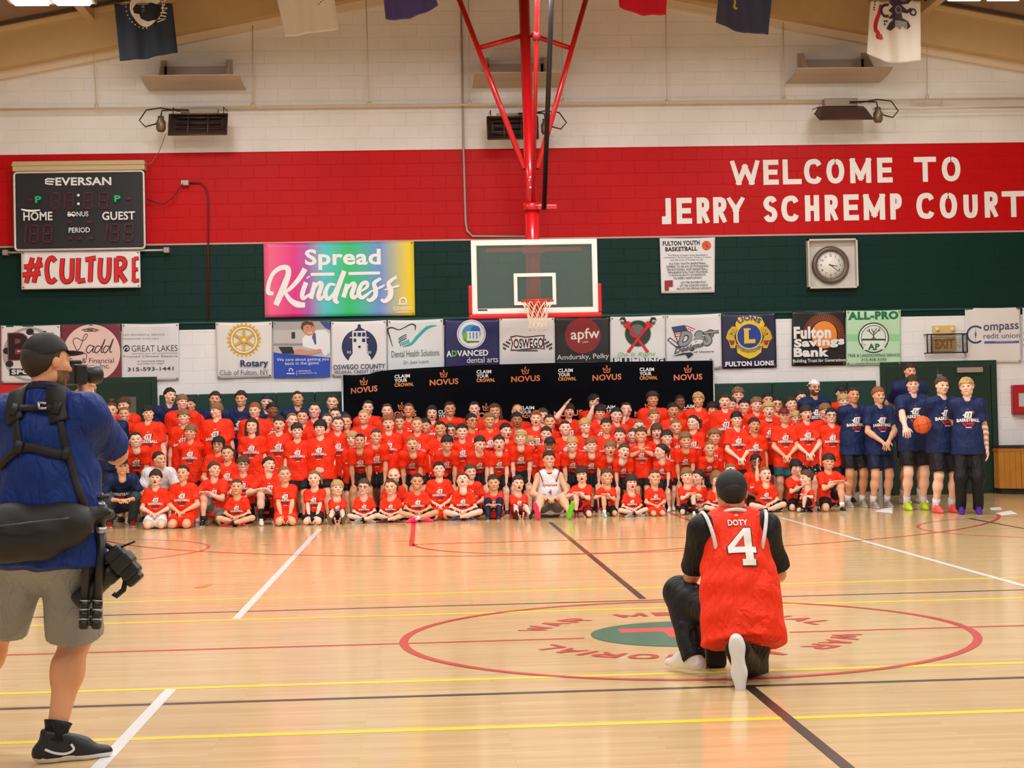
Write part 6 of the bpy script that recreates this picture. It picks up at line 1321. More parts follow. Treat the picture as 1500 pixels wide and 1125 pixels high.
    # feet
    for q in (1, -1):
        t = J['T'][q]; kn, an = J['K'][q], J['A'][q]; up = unit(kn-an) if kind in ('legsout',) or abs(t[2]) > .4 else V3(0, 0, 1)
        if kind in ('kneel', 'kneelup'): up = unit(V3(0, -.1, -1))
        if kind == 'cross': up = unit(V3(q*.1, -.35, 1)); 
        if kind == 'legsout': up = unit(V3(0, 1, .35))
        y = -t; x = unit(np.cross(y, up)); zz_ = np.cross(x, y); sc = .156*s*o.get('footk', 1.0); c1 = o.get('shoe%+d' % q, o.get('shoes', rs.choice(['white', 'black', 'grey', 'black', 'navy'])))
        wear('shoe', 'shoe', frame_of(x, y, zz_, an, sc), root_o, [shoe_m(c1), shoe_m(o.get('sole', c1 if o.get('shoe+1') else 'white'))])
        if o.get('sock'):
            d = unit(kn-an); mb = MB().tube([an-d*.0, an+d*.03*s, an+d*o.get('sockh', .06)*s], [.025*s*(.5+.5*b), .0245*s*(.5+.5*b), .029*s*(.5+.5*b)], 12); me2 = bpy.data.meshes.new('sock'); me2.from_pydata([tuple(v) for v in mb.v], [], mb.f); me2.polygons.foreach_set('use_smooth', [True]*len(mb.f)); me2.update(); link('sock', me2, cloth(o['sock']), root_o)
    root_o['category'] = 'person'; CROWD.append((px, py, Y, kind, desc, root_o, o)); root_o['_s'] = s; PJ[root_o.name] = (J, s, hh, root, rz)
    del root_o['_s']
    return root_o
def to_world(o, p):
    J, s, hh, root, rz = PJ[o.name]; return root+V3(math.cos(rz)*p[0]-math.sin(rz)*p[1], math.sin(rz)*p[0]+math.cos(rz)*p[1], p[2])
# ------------------------------------------------------------------ everybody in the group photo: head position, row depth, pose, hair
P_ = person
# -- front row, on the floor
P_(179, 683, 12.15, 'squat', 'short', 'k', 'crouching man in dark cap and navy shirt with yellow collar', tilt=46, adult=1, cap='dknavy', shirt='navy', print='squat', pants=1, legs='denim', shoes='red', collar=(226, 230, 60), mouth='closed', rz=18, skin='m')
P_(233, 673, 12.62, 'squat', 'buzz', 'd', 'smiling man in white polo crouching and looking right', tilt=38, adult=1, shirt='white', legs='black', hy=38, mouth='smile', skin='m', b=1.1, rz=12, shoes='lightgrey' if 0 else 'grey')
P_(228, 700, 12.0, 'kneel', 'fringe', 'd', 'small boy in orange shirt and white shorts kneeling', legs='white', mouth='open', arm1=None or (.05, .17, -.20), skin='p')
P_(268, 693, 12.0, 'kneel', 'back', 'd', 'girl kneeling in orange shirt and orange shorts', legs='orange', arms='lap', mouth='closed', b=1.12, skin='m', shoes='grey')
P_(314, 688, 12.32, 'oneknee', 'short', 'b', 'boy on one knee looking up to the right', hy=42, hp=10, mouth='closed', mirror=1, legs='grey', shoes='black', sock='black')
P_(347, 713, 11.95, 'cross', 'buzz', 'b', 'boy cross-legged in red shoes', shoes='red', sock='black', mouth='closed', legs='black', skin='m')
P_(356, 680, 12.5, 'kneelup', 'fringe', 'b', 'boy with glasses kneeling behind a cross-legged boy', glasses=1, mouth='smile', b=1.15)
P_(394, 681, 12.32, 'oneknee', 'short', 'd', 'boy on one knee in black knee socks looking right', hy=25, hp=12, sock='black', sockh=.17, shoes='white', mirror=1, skin='p')
P_(417, 695, 12.0, 'kneel', 'back', 's', 'fair haired girl kneeling in orange shorts', legs='orange', mouth='closed', arms='floor', skin='m')
P_(460, 701, 12.0, 'kneel', 'pony', 's', 'girl with light ponytail kneeling with hands on floor', arms='floor', mouth='closed', skin='p')
P_(494, 715, 12.05, 'legsout', 'fringe', 'y', 'blond little boy with camouflage shoes pointing up', shoes='camo', sole='camo', mouth='closed', hy=12, hp=8, arms='floor', skin='p', sock='camo')
P_(533, 713, 12.05, 'cross', 'short', 'b', 'boy with dark glasses sitting cross-legged', glasses=1, shoes='grey', mouth='closed', skin='p', sock='black')
P_(572, 713, 12.0, 'cross', 'pony', 'b', 'girl cross-legged in black and pink shoes', shoes='black', sole='pink', mouth='closed', skin='l')
P_(577, 697, 12.42, 'kneel', 'bald', 'y', 'child with very short hair grinning behind a girl', mouth='smile', skin='p')
P_(611, 705, 12.02, 'cross', 'back', 'd', 'smiling girl cross-legged in hot pink shoes', shoes='hotpink', sole='hotpink', sock='white', mouth='smile', skin='t')
P_(643, 688, 12.35, 'kneel', 'short', 'k', 'dark haired boy kneeling upright and smiling upward', legs='orange', mouth='smile', hp=10, skin='p', b=1.1)
P_(678, 704, 12.05, 'cross', 'short', 'b', 'boy cross-legged tilting his head back to look up', hp=30, mouth='open', shoes='navy', legs='maroon', skin='p')
P_(689, 691, 12.4, 'kneel', 'short', 'b', 'smiling boy peeking from behind the boy looking up', mouth='smile', hy=15, skin='p')
P_(723, 707, 12.1, 'kneesup', 'short', 'd', 'boy hugging his knees in dark trousers', pants=1, legs='dknavy', shoes='navy', mouth='closed', skin='m')
P_(759, 708, 12.1, 'legsout', 'short', 'd', 'boy shouting with black shoe soles towards us', mouth='open', shoes='black', sole='black', arms='floor', legs='maroon', skin='p')
PLAYER = P_(804, 673, 12.25, 'legsout', 'short', 'd', 'player in white sleeveless jersey with red 4', adult=1, vest=1, shirt='white', print='player', pw=.225, pd=.115, legs='grey', trim='maroon', collar=(120, 14, 26), mouth='smile', skin='m', **{'shoe-1': 'hotpink', 'shoe+1': 'green'}, foot=.13, b=1.05, rz=0, hy=2, hp=2, hr=0)
P_(852, 695, 12.08, 'oneknee', 'mop', 'd', 'boy resting folded hands on his raised knee', mirror=1, legs='maroon', shoes='red', sock='black', mouth='open', skin='p')
P_(889, 698, 12.1, 'oneknee', 'short', 'b', 'boy on one knee in mint shoes', mirror=1, shoes='mint', sock='white', mouth='smile', skin='m')
P_(925, 707, 12.0, 'cross', 'mop', 'd', 'boy with shaggy dark hair cross-legged, mouth open', mouth='open', shoes='grey', sock='black', legs='maroon', skin='p')
P_(959, 699, 12.0, 'kneel', 'buzz', 'b', 'boy kneeling in orange shirt and orange shorts, smiling', legs='orange', mouth='smile', skin='m')
P_(1006, 697, 12.05, 'oneknee', 'fringe', 's', 'sandy haired boy hugging one raised knee', sock='black', sockh=.12, shoes='white', mouth='closed', skin='p')
P_(1022, 699, 12.3, 'cross', 'short', 'd', 'boy in profile half hidden behind a sandy haired boy', hy=-50, mouth='closed', skin='p')
P_(1050, 702, 12.1, 'cross', 'bob', 's', 'long haired child left of the kneeling photographer\'s cap', mouth='smile', skin='p')
P_(1070, 690, 12.42, 'kneel', 'buzz', 's', 'boy with open mouth above the kneeling photographer\'s cap', mouth='open', skin='p')
P_(1107, 677, 12.5, 'kneel', 'short', 'k', 'dark skinned boy behind the boy raising his hand', skin='d', mouth='smile', hp=-8)
P_(1121, 695, 12.05, 'cross', 'buzz', 's', 'boy cross-legged with one hand raised and mouth open', **{'arm-1': 'raise'}, mouth='open', shoes='black', hp=8, skin='p')
P_(1166, 685, 12.35, 'oneknee', 'mop', 'k', 'boy holding a hand to his mouth', **{'arm+1': 'mouth'}, mouth='closed', hy=12, shoes='navy', skin='p')
P_(1181, 700, 11.9, 'oneknee', 'short', 'b', 'small boy in profile crouching and facing left', rz=-62, hy=-10, mouth='closed', legs='dknavy', shoes='black', skin='p', sock='dknavy')
P_(1214, 676, 12.05, 'oneknee', 'fringe', 'd', 'boy on one knee with arm across it at the right end', mouth='smile', sock='white', shoes='black', skin='m', b=1.1)
# -- leaning row
P_(199, 644, 12.85, 'lean', 'back', 'd', 'girl bending forward with dark parted hair', mouth='smile', skin='p', rz=10)
P_(527, 646, 12.85, 'lean', 'buzz', 'k', 'boy with cropped dark hair bending with hands on knees', mouth='closed', skin='t', collar=(24, 22, 26))
P_(551, 639, 12.95, 'lean', 'buzz', 'b', 'boy with short brown hair bending and smiling', mouth='smile', skin='m', tilt=36)
P_(604, 651, 12.85, 'lean', 'buzz', 's', 'fair boy bending forward, mouth slightly open', mouth='open', skin='m', tilt=54)
P_(655, 649, 12.85, 'lean', 'fringe', 'k', 'boy with straight black fringe bending forward', mouth='smile', skin='m', hp=-10)
P_(703, 650, 12.85, 'lean', 'short', 'd', 'brown haired boy bending with head turned down', mouth='closed', hp=-14, hy=18, skin='p', b=1.1)
P_(731, 649, 12.9, 'lean', 'short', 'd', 'thin boy with neat dark hair leaning forward', mouth='open', skin='p', tilt=30)
P_(763, 641, 12.9, 'lean', 'bob', 'y', 'blond girl with white headband leaning forward', band='white', mouth='closed', skin='p', tilt=38)
P_(805, 652, 12.9, 'lean', 'short', 'k', 'boy in black cap behind the white jersey player', cap='black', mouth='smile', skin='o', tilt=36)
P_(838, 651, 12.85, 'lean', 'fringe', 'y', 'bright blond boy bending forward beside the player', mouth='smile', skin='p', tilt=48)
P_(866, 652, 12.85, 'lean', 'fringe', 'r', 'ginger boy bending forward', mouth='closed', skin='p', tilt=46)
P_(894, 657, 12.85, 'lean', 'fringe', 's', 'sandy boy bending with open mouth', mouth='open', skin='m', tilt=50)
P_(914, 661, 12.7, 'lean', 'short', 'b', 'boy bending sideways with a shiny orange sleeve', mouth='open', skin='p', tilt=46, hr=10, hy=14)
P_(968, 661, 12.75, 'lean', 'pony', 'd', 'girl with dark ponytail in profile facing left', hy=-48, mouth='smile', skin='p', tilt=30, rz=-20)
P_(1004, 645, 12.9, 'lean', 'curly', 's', 'curly fair boy leaning forward', mouth='smile', skin='m', tilt=38)
P_(1040, 657, 12.8, 'lean', 'buzz', 's', 'fair boy smiling beside the curly boys', mouth='smile', skin='m', tilt=40)
# -- middle rows, standing
M_ = [(279, 633, 13.05, 'fringe', 's', 'sandy boy with hair over his brow', dict(skin='m', mouth='closed', arms='back')),
 (369, 624, 13.05, 'long', 'd', 'girl with dark hair, arms at her sides', dict(mouth='closed', skin='p')),
 (409, 621, 13.1, 'short', 'd', 'broad boy with round face and open mouth', dict(mouth='open', b=1.28, skin='p')),
 (435, 631, 12.98, 'fringe', 'd', 'boy with brown fringe and big grin', dict(mouth='smile', skin='p')),
 (469, 627, 12.98, 'mop', 'k', 'heavy boy with black bowl hair', dict(mouth='closed', b=1.35, skin='p', arms='down')),
 (320, 651, 12.8, 'bob', 'k', 'woman with glasses and dark hair, squatting', dict(glasses=1, mouth='smile', skin='m', kind='kneelup')),
 (333, 664, 12.55, 'pony', 'd', 'smiling girl beside the woman with glasses', dict(mouth='smile', skin='m', kind='kneelup')),
 (495, 621, 13.3, 'pony', 'b', 'smiling girl with hair tied back', dict(mouth='smile', skin='p')),
 (507, 618, 13.45, 'back', 'b', 'girl with brown hair beside the backdrop edge', dict(mouth='smile', skin='m')),
 (516, 643, 13.2, 'fringe', 'y', 'blond child almost hidden between two leaning boys', dict(mouth='closed', skin='p')),
 (533, 611, 13.5, 'back', 'y', 'blond girl smiling broadly', dict(mouth='smile', skin='m')),
 (569, 620, 13.2, 'curly', 'r', 'ginger curly boy with pursed mouth', dict(mouth='open', skin='p')),
 (585, 618, 13.4, 'short', 'b', 'boy smiling beside the ginger boy', dict(mouth='smile', skin='m')),
 (611, 622, 13.15, 'back', 's', 'fair haired girl smiling, arms down', dict(mouth='smile', skin='m')),
 (623, 624, 13.35, 'short', 'k', 'black haired boy grinning', dict(mouth='smile', skin='m')),
 (645, 628, 13.15, 'pony', 'k', 'girl with dark ponytail on her shoulder', dict(mouth='smile', skin='t')),
 (660, 631, 13.35, 'short', 'b', 'boy with glasses laughing', dict(glasses=1, mouth='smile', skin='p')),
 (677, 632, 13.15, 'short', 'k', 'boy with thick black hair smiling', dict(mouth='smile', skin='p')),
 (691, 617, 13.4, 'short', 'k', 'boy with dark glasses turned right', dict(glasses=1, hy=22, mouth='closed', skin='t', b=1.1)),
 (717, 616, 13.35, 'short', 's', 'fair boy with tanned laughing face', dict(mouth='smile', skin='t')),
 (741, 631, 13.15, 'short', 'k', 'boy with dark hair, mouth wide open', dict(mouth='open', hy=18, skin='p')),
 (757, 615, 13.4, 'short', 'k', 'boy with flat dark hair shouting', dict(mouth='open', skin='o')),
 (776, 650, 13.15, 'fringe', 'y', 'small blond child peeking out beside the cap boy', dict(mouth='closed', skin='p')),
 (785, 613, 13.3, 'tuft', 'r', 'boy with auburn quiff shouting', dict(mouth='open', skin='p', b=1.1)),
 (800, 636, 13.2, 'short', 'd', 'boy half hidden above the black cap', dict(mouth='closed', skin='p')),
 (805, 618, 13.35, 'back', 'd', 'boy with slicked dark hair', dict(mouth='smile', skin='m')),
 (828, 627, 13.2, 'buzz', 'd', 'boy with cropped hair laughing', dict(mouth='smile', skin='p')),
 (857, 624, 13.2, 'fringe', 'y', 'boy with blond bowl hair and dark collar', dict(mouth='smile', skin='p', collar=(30, 26, 50))),
 (888, 624, 13.2, 'short', 'd', 'boy with side parting', dict(mouth='closed', skin='m')),
 (908, 638, 13.1, 'short', 'b', 'small boy talking to his left', dict(mouth='open', hy=-15, skin='p')),
 (927, 638, 13.25, 'buzz', 'b', 'little boy hidden behind the boy with crossed forearms', dict(mouth='smile', skin='p')),
 (936, 625, 13.4, 'buzz', 's', 'boy showing only the top of his head', dict(mouth='closed', skin='p')),
 (939, 637, 12.98, 'short', 'b', 'boy with forearms crossed below his chin', dict(mouth='smile', skin='m', **{'arm+1': (.0, .17, -.02), 'arm-1': (.0, .17, -.03)})),
 (962, 632, 13.15, 'mop', 'b', 'child with shoulder length brown hair', dict(mouth='open', skin='p')),
 (977, 641, 13.05, 'fringe', 'd', 'boy with dark fringe smiling', dict(mouth='smile', skin='p')),
 (990, 625, 13.25, 'buzz', 's', 'boy with shaved fair hair smiling', dict(mouth='smile', skin='m')),
 (1015, 619, 13.2, 'pony', 'd', 'girl with dark ponytail turned left', dict(hy=-32, mouth='smile', skin='p')),
 (1047, 640, 13.05, 'curly', 's', 'boy with sandy curls', dict(mouth='closed', skin='m')),
 (1079, 614, 12.98, 'fringe', 'k', 'boy with black fringe clasping his hands', dict(arms='clasp', mouth='closed', skin='p')),
 (1105, 623, 12.95, 'short', 'd', 'boy shouting with one arm bent', dict(mouth='open', skin='t')),
 (1126, 601, 13.25, 'curly', 'y', 'blond boy with black collar', dict(mouth='open', skin='p', collar=(28, 26, 34))),
 (1149, 609, 12.98, 'short', 'd', 'boy in dark cap clasping his hands', dict(cap='maroon', mouth='closed', arms='clasp', skin='m', legs='teal')),
 (1166, 613, 13.2, 'fringe', 'y', 'blond child behind the boy in the dark cap', dict(mouth='closed', skin='p')),
 (1181, 605, 12.98, 'fringe', 'd', 'boy in spotted shorts with folded hands', dict(arms='clasp', mouth='open', skin='p', legs='spotted')),
 (1209, 602, 13.2, 'fringe', 's', 'sandy boy behind the boy with glasses', dict(mouth='closed', skin='p')),
 (1218, 609, 12.95, 'short', 'k', 'dark haired boy with glasses at the right', dict(glasses=1, mouth='closed', skin='p', arms='down')),
 (269, 611, 13.25, 'fringe', 's', 'blond boy smiling in the left middle', dict(mouth='smile', skin='l')),
 (217, 605, 13.15, 'fringe', 'k', 'dark haired boy in front of the green door', dict(mouth='closed', skin='p', hy=12)),
 (317, 601, 13.3, 'fringe', 's', 'broad boy looking to the left', dict(hy=-40, mouth='closed', b=1.2, skin='p')),
 (373, 601, 13.5, 'short', 'r', 'stout ginger boy', dict(mouth='closed', b=1.25, skin='p')),
 (399, 601, 13.5, 'short', 'k', 'dark skinned boy looking right', dict(skin='d', hy=30, mouth='closed')),
 (428, 616, 13.25, 'back', 's', 'girl with swept back fair hair looking right', dict(hy=28, mouth='closed', skin='p')),
 (443, 611, 13.45, 'back', 'd', 'girl smiling behind the fair girl', dict(mouth='smile', skin='m')),
 (479, 616, 13.4, 'back', 'b', 'girl laughing behind the black bowl hair', dict(mouth='smile', skin='p')),
 (491, 608, 13.65, 'back', 'd', 'girl with dark hair hidden to the eyes', dict(mouth='smile', skin='p'))]
for x, y, Y, hr_, hc_, ds, o in M_: P_(x, y, Y, o.pop('kind', 'stand'), hr_, hc_, ds, **o)
# -- back rows, standing
B_ = [(163, 601, 13.25, 'bun', 'b', 'woman with brown hair bun in navy shirt', dict(shirt='navy', mouth='smile', skin='m', adult=1)),
 (181, 594, 13.9, 'curly', 'b', 'boy with messy brown hair before the door', dict(mouth='closed', skin='p')),
 (182, 607, 13.55, 'back', 's', 'girl smiling beside the woman with a bun', dict(mouth='smile', skin='m')),
 (249, 580, 14.0, 'short', 'k', 'tall dark haired coach in navy looking right', dict(shirt='navy', adult=1, hy=35, mouth='open', skin='p')),
 (267, 589, 13.7, 'fringe', 's', 'sandy boy leaning towards the tall coach', dict(hy=28, mouth='closed', skin='p', b=1.1)),
 (278, 593, 14.2, 'short', 'k', 'dark haired face behind the sandy boy', dict(mouth='closed', skin='m')),
 (315, 585, 14.2, 'short', 'd', 'coach in navy behind the broad boy', dict(shirt='navy', adult=1, mouth='smile', skin='m')),
 (353, 584, 14.2, 'short', 'd', 'smiling coach in navy under the gold cogwheel banner', dict(shirt='navy', adult=1, mouth='smile', skin='m')),
 (391, 589, 14.2, 'short', 'd', 'coach in navy with backward cap', dict(shirt='navy', adult=1, cap='dknavy', capback=1, mouth='closed', skin='p')),
 (436, 584, 14.2, 'buzz', 'd', 'coach with cropped hair below the doctor banner', dict(shirt='navy', adult=1, mouth='closed', skin='m')),
 (461, 601, 13.75, 'back', 'd', 'laughing woman with dark hair', dict(mouth='smile', skin='p', adult=1)),
 (487, 589, 14.25, 'pony', 'd', 'woman coach in navy with ponytail', dict(shirt='navy', adult=1, mouth='smile', skin='p')),
 (539, 597, 14.2, 'back', 'd', 'girl behind the blond girl before the backdrop', dict(mouth='smile', skin='p')),
 (567, 602, 14.0, 'back', 'b', 'woman smiling under the backdrop\'s left half', dict(mouth='smile', skin='p')),
 (599, 601, 13.9, 'back', 'b', 'girl with centre parting smiling', dict(mouth='smile', skin='t')),
 (633, 605, 13.85, 'long', 'k', 'girl with black hair, mouth open', dict(mouth='open', skin='p')),
 (659, 599, 13.9, 'back', 'd', 'girl with tight dark hair in shiny orange', dict(mouth='smile', skin='t')),
 (695, 599, 13.95, 'back', 'd', 'boy smiling behind the boy with dark glasses', dict(mouth='smile', skin='p')),
 (725, 602, 13.95, 'long', 'b', 'girl with long brown hair smiling', dict(mouth='smile', skin='m')),
 (758, 603, 14.1, 'bald', 's', 'bald man behind the shouting boys', dict(mouth='closed', skin='m', adult=1)),
 (795, 609, 13.8, 'short', 'b', 'face hidden behind the auburn quiff', dict(mouth='closed', skin='p')),
 (833, 602, 13.9, 'mop', 'd', 'boy shading his eyes with one hand', dict(mouth='open', skin='p', **{'arm-1': 'salute'})),
 (870, 589, 14.1, 'mop', 'k', 'tall boy with shaggy black hair touching his mouth', dict(mouth='closed', skin='p', **{'arm-1': 'mouth'})),
 (879, 604, 13.6, 'mop', 'k', 'boy with tousled black hair', dict(mouth='closed', skin='m')),
 (903, 608, 13.55, 'short', 'k', 'boy with dark hair and pale face', dict(mouth='closed', skin='p')),
 (917, 600, 13.85, 'back', 'd', 'girl resting chin on her hand', dict(mouth='smile', skin='p', **{'arm-1': 'chin'})),
 (956, 585, 14.0, 'curly', 'd', 'tall serious boy with curly top', dict(mouth='closed', skin='t')),
 (958, 611, 13.5, 'short', 's', 'boy covering his face with one hand', dict(mouth='closed', skin='m', **{'arm-1': 'mouth'})),
 (986, 601, 13.55, 'short', 'k', 'boy with thick black hair talking', dict(mouth='open', skin='t', b=1.1)),
 (996, 589, 14.1, 'buzz', 'k', 'dark skinned boy near the backdrop edge', dict(skin='d', mouth='closed')),
 (1023, 586, 13.9, 'wavy', 'y', 'boy with streaked blond hair', dict(mouth='closed', skin='m', hy=-14)),
 (1044, 600, 13.8, 'mop', 'k', 'low face with black hair at the backdrop edge', dict(mouth='closed', skin='m')),
 (1062, 588, 13.5, 'short', 'd', 'boy with dark swept hair', dict(mouth='open', skin='p')),
 (1071, 593, 14.0, 'short', 'b', 'face behind the boy with swept hair', dict(mouth='smile', skin='p')),
 (1081, 579, 14.3, 'wavy', 's', 'tall fair young man smiling above the boys', dict(adult=1, mouth='smile', skin='p')),
 (1090, 595, 13.75, 'short', 'k', 'black haired boy below the tall fair man', dict(mouth='smile', skin='p')),
 (1108, 593, 13.7, 'wavy', 's', 'boy with tousled sandy hair', dict(mouth='closed', skin='p')),
 (1125, 586, 14.1, 'short', 'k', 'dark haired face behind the blond boy', dict(mouth='closed', skin='m')),
 (1138, 593, 13.7, 'buzz', 'k', 'boy with dark glasses', dict(glasses=1, mouth='smile', skin='m')),
 (1159, 592, 13.7, 'short', 'd', 'boy grinning left of the white cap coach', dict(mouth='smile', skin='p')),
 (1174, 583, 14.0, 'short', 'd', 'boy with dark fringe beside the white cap coach', dict(mouth='closed', skin='p')),
 (1193, 568, 13.9, 'short', 'd', 'bearded coach in glasses and white cap', dict(shirt='navy', adult=1, cap='white', capback=1, glasses=1, mouth='smile', beard=(70, 46, 34), skin='m')),
 (1233, 576, 14.1, 'short', 'k', 'man in dark headwear behind a blond boy', dict(adult=1, cap='black', mouth='smile', skin='p')),
 (1236, 588, 13.7, 'fringe', 'y', 'blond boy between two navy coaches', dict(mouth='smile', skin='p'))]
for x, y, Y, hr_, hc_, ds, o in B_: P_(x, y, Y, 'stand', hr_, hc_, ds, **o)
# -- coaches at the right end
BALL = atY(1351, 622, atZ(1380, 751)[1]-.20)
C_ = [(1250, 579, 'buzz', 'd', 743, 'stocky coach in navy, hands behind his back', dict(arms='back', skin='t', mouth='closed', b=1.08, legs='black', shoes='grey', sock='white')),
 (1287, 579, 'short', 'r', 744, 'moustached coach in navy with clasped hands and blue shorts', dict(arms='clasp', skin='m', mouth='smile', legs='dknavy', shoes='grey', sock='white', moustache=(120, 66, 36), b=1.05)),
 (1333, 544, 'short', 'd', 738, 'very tall coach behind the one holding a ball', dict(skin='m', mouth='closed', legs='black', shoes='white', sock='white', arms='back')),
 (1337, 563, 'wavy', 'd', 747, 'coach holding an orange ball, in neon yellow shoes', dict(skin='p', mouth='closed', legs='black', shoes='neon', sole='neon', sock='white', hy=-10, **{'world': {'Wloc': {1: BALL+V3(.02, .08, -.13), -1: BALL+V3(-.15, .12, -.30)}, 'Eh': {1: V3(1, .4, -.8), -1: V3(-1, .4, -.8)}}})),
 (1380, 565, 'short', 'b', 751, 'coach in coral shoes with arms hanging down', dict(skin='p', mouth='closed', legs='black', shoes='coral', sole='coral', sock='white', b=1.1, short=.9, **{'arm-1': 'back'})),
 (1416, 567, 'wavy', 'y', 753, 'blond coach in black trousers and purple shoes', dict(skin='p', mouth='closed', pants=1, legs='black', shoes='purple', sole='purple', tattoo=1, hy=-12, rz=-14, b=1.03, **{'arm-1': 'back'}))]
COACH = [P_(x, y, 0, 'stand', hr_, hc_, ds, h=.013, feet=ft, adult=1, shirt='navy', side=1, **o) for x, y, hr_, hc_, ft, ds, o in C_]
# labels: how each one looks plus where they stand in their row
ORD = 'first second third fourth fifth sixth seventh eighth ninth tenth eleventh twelfth thirteenth fourteenth fifteenth sixteenth seventeenth eighteenth nineteenth twentieth'.split()
def ordinal(n): return ORD[n-1] if n <= 20 else ('twenty-'+ORD[n-21] if n < 30 else ('thirtieth' if n == 30 else 'thirty-'+ORD[n-31]))
rows = {}
for c in CROWD:
    k = 'side' if c[6].get('side') else 'floor' if c[3] not in ('stand', 'lean') else 'lean' if c[3] == 'lean' else 'mid' if c[2] < 13.53 else 'back'
    rows.setdefault(k, []).append(c)
NAMES = {'floor': 'seated rows', 'lean': 'leaning row', 'mid': 'middle standing row', 'back': 'back row', 'side': 'coaches standing at right'}
for k, L in rows.items():
    L.sort(key=lambda c: c[0]); n = len(L)
    for i, c in enumerate(L):
        pos = 'leftmost' if i == 0 else 'rightmost' if i == n-1 else ordinal(i+1)+' from left' if i < n/2 else ordinal(n-i)+' from right'
        where = '%s in %s' % (pos, NAMES[k]) if k != 'side' else '%s among the coaches' % pos
        lab = c[4]+', '+where
        if c[6].get('shirt', 'orange') == 'orange' and 'orange' not in lab and len(lab.split()) < 15: lab = c[4]+' in orange, '+where
        w = lab.split()
        c[5]['label'] = ' '.join(w) if len(w) <= 16 else c[4]+', '+pos+' seated' if len(c[4].split()) <= 10 else c[4]
        c[5]['group'] = {'floor': 'people seated on the floor', 'lean': 'people leaning forward', 'mid': 'people in the middle rows', 'back': 'people in the back row', 'side': 'coaches at the right end'}[k]
# ------------------------------------------------------------------ the two photographers in front
def surface_hits(ob, P, root):
    me = ob.data; bvh = BVHTree.FromPolygons([v.co for v in me.vertices], [tuple(p.vertices) for p in me.polygons]); M = ob.matrix_world; Mi = M.inverted(); out = []
    for x, y in P:
        o_ = Mi @ Vector(EYE); d_ = (Mi.to_3x3() @ Vector(ray(x, y))).normalized(); h_ = bvh.ray_cast(o_, d_)
        out.append((np.array(M @ h_[0]), np.array((M.to_3x3() @ h_[1]).normalized())) if h_[0] is not None else None)
    return out
def strap(ob, P, width, thick, off=.002, n=6):
    """a webbing band lying on the surface of ob along the pixel path P; returns an MB"""
    Q, _ = spline(np.array(P, float), np.ones(len(P)), n); H_ = [q for q in surface_hits(ob, Q, None) if q is not None]; pts = [p+nn*off for p, nn in H_]; nr = [nn for p, nn in H_]; mb = MB(); V = []
    for i in range(len(pts)):
        t = unit(pts[min(i+1, len(pts)-1)]-pts[max(i-1, 0)]); nn = unit(sum(nr[max(0, i-2):i+3])); nn = unit(nn-t*np.dot(nn, t)); w = np.cross(t, nn)*width/2
        V += [pts[i]-w, pts[i]+w, pts[i]+w*.9+nn*thick, pts[i]-w*.9+nn*thick]
    k = len(pts); F = [(4*i+a, 4*i+(a+1) % 4, 4*i+4+(a+1) % 4, 4*i+4+a) for i in range(k-1) for a in range(4)]+[(3, 2, 1, 0), (4*k-4, 4*k-3, 4*k-2, 4*k-1)]
    return mb.add(V, F, 0, True)
YP = -3.36
hand_w = atY(131, 586, YP+.22)
foot_r = atZ(80, 1116, 0)+V3(0, 0, .085); foot_l = atZ(-58, 1098, 0)+V3(0, .05, .085)
PHOTO = P_(70, 531, YP, 'stand', 'short', 'd', 'photographer with back turned in blue polo and grey shorts', h=.0095, adult=1, neck=.76, rz=163, hy=-32, hp=-2, hr=4, shirt='blue', print=None, legs='tan', short=.98, hem=.07, b=1.2, cap='black', beard=(88, 56, 36), skin='t', mouth='closed', sleeve=.80, collar=(16, 26, 62), collar_r=.022, shoes='black', sock='black', sockh=.045, footk=1.1, sh=.106,
           world={'Wloc': {-1: hand_w, 1: hand_w+V3(-.10, .10, -.06)}, 'Eh': {-1: V3(.5, -.05, -1), 1: V3(-.8, .3, -.8)}, 'Aloc': {-1: foot_r, 1: foot_l}, 'Tloc': {-1: V3(.93, .35, 0), 1: V3(-.2, .95, 0)}, 'Kh': {-1: V3(.2, 1, 0), 1: V3(-.1, 1, 0)}, 'hd': {-1: V3(-.35, .2, .9), 1: V3(.2, .4, .8)}, 'pn': {-1: V3(-.85, .3, -.3), 1: V3(.8, .3, .2)}})
PHOTO['label'] = 'photographer with back turned in blue polo, black cap and grey shorts at left'; PHOTO['group'] = 'photographers'
bpy.context.view_layer.update()
pack_m = mat('nylon_black', (24, 23, 25), .6, bump=.15, bscale=200); strap_m = mat('webbing_black', (20, 20, 22), .65, bump=.2, bscale=300); steel = mat('tripod_silver', (176, 178, 182), .35, .7); carbon = mat('tripod_black', (24, 24, 26), .4)
ps = PARTS[PHOTO.name+'/shirt']
def holder(name, label, cat, loc):
    return tag(empty(name, tuple(loc)), label, cat)
hz_ = atY(60, 620, YP-.2)
har = holder('camera_harness', 'black webbing camera harness crossing the back of the blue polo', 'harness', hz_)
strap(ps, [(36, 562), (27, 580), (23, 600), (24, 618)], .085, .016).build('shoulder_pad', strap_m, har)
strap(ps, [(82, 566), (83, 584), (85, 600), (88, 618)], .085, .016).build('shoulder_pad', strap_m, har)
strap(ps, [(24, 612), (26, 636), (30, 660)], .036, .007).build('strap', strap_m, har)
strap(ps, [(87, 612), (93, 640), (99, 664), (106, 690), (116, 722), (126, 744)], .032, .007).build('strap', strap_m, har)
strap(ps, [(2, 683), (15, 670), (30, 658), (46, 656), (62, 659), (80, 664), (98, 667)], .040, .008, off=.006).build('cross_strap', strap_m, har)
strap(ps, [(30, 600), (46, 600), (62, 599), (80, 598)], .028, .008, off=.014).build('chest_strap', strap_m, har)
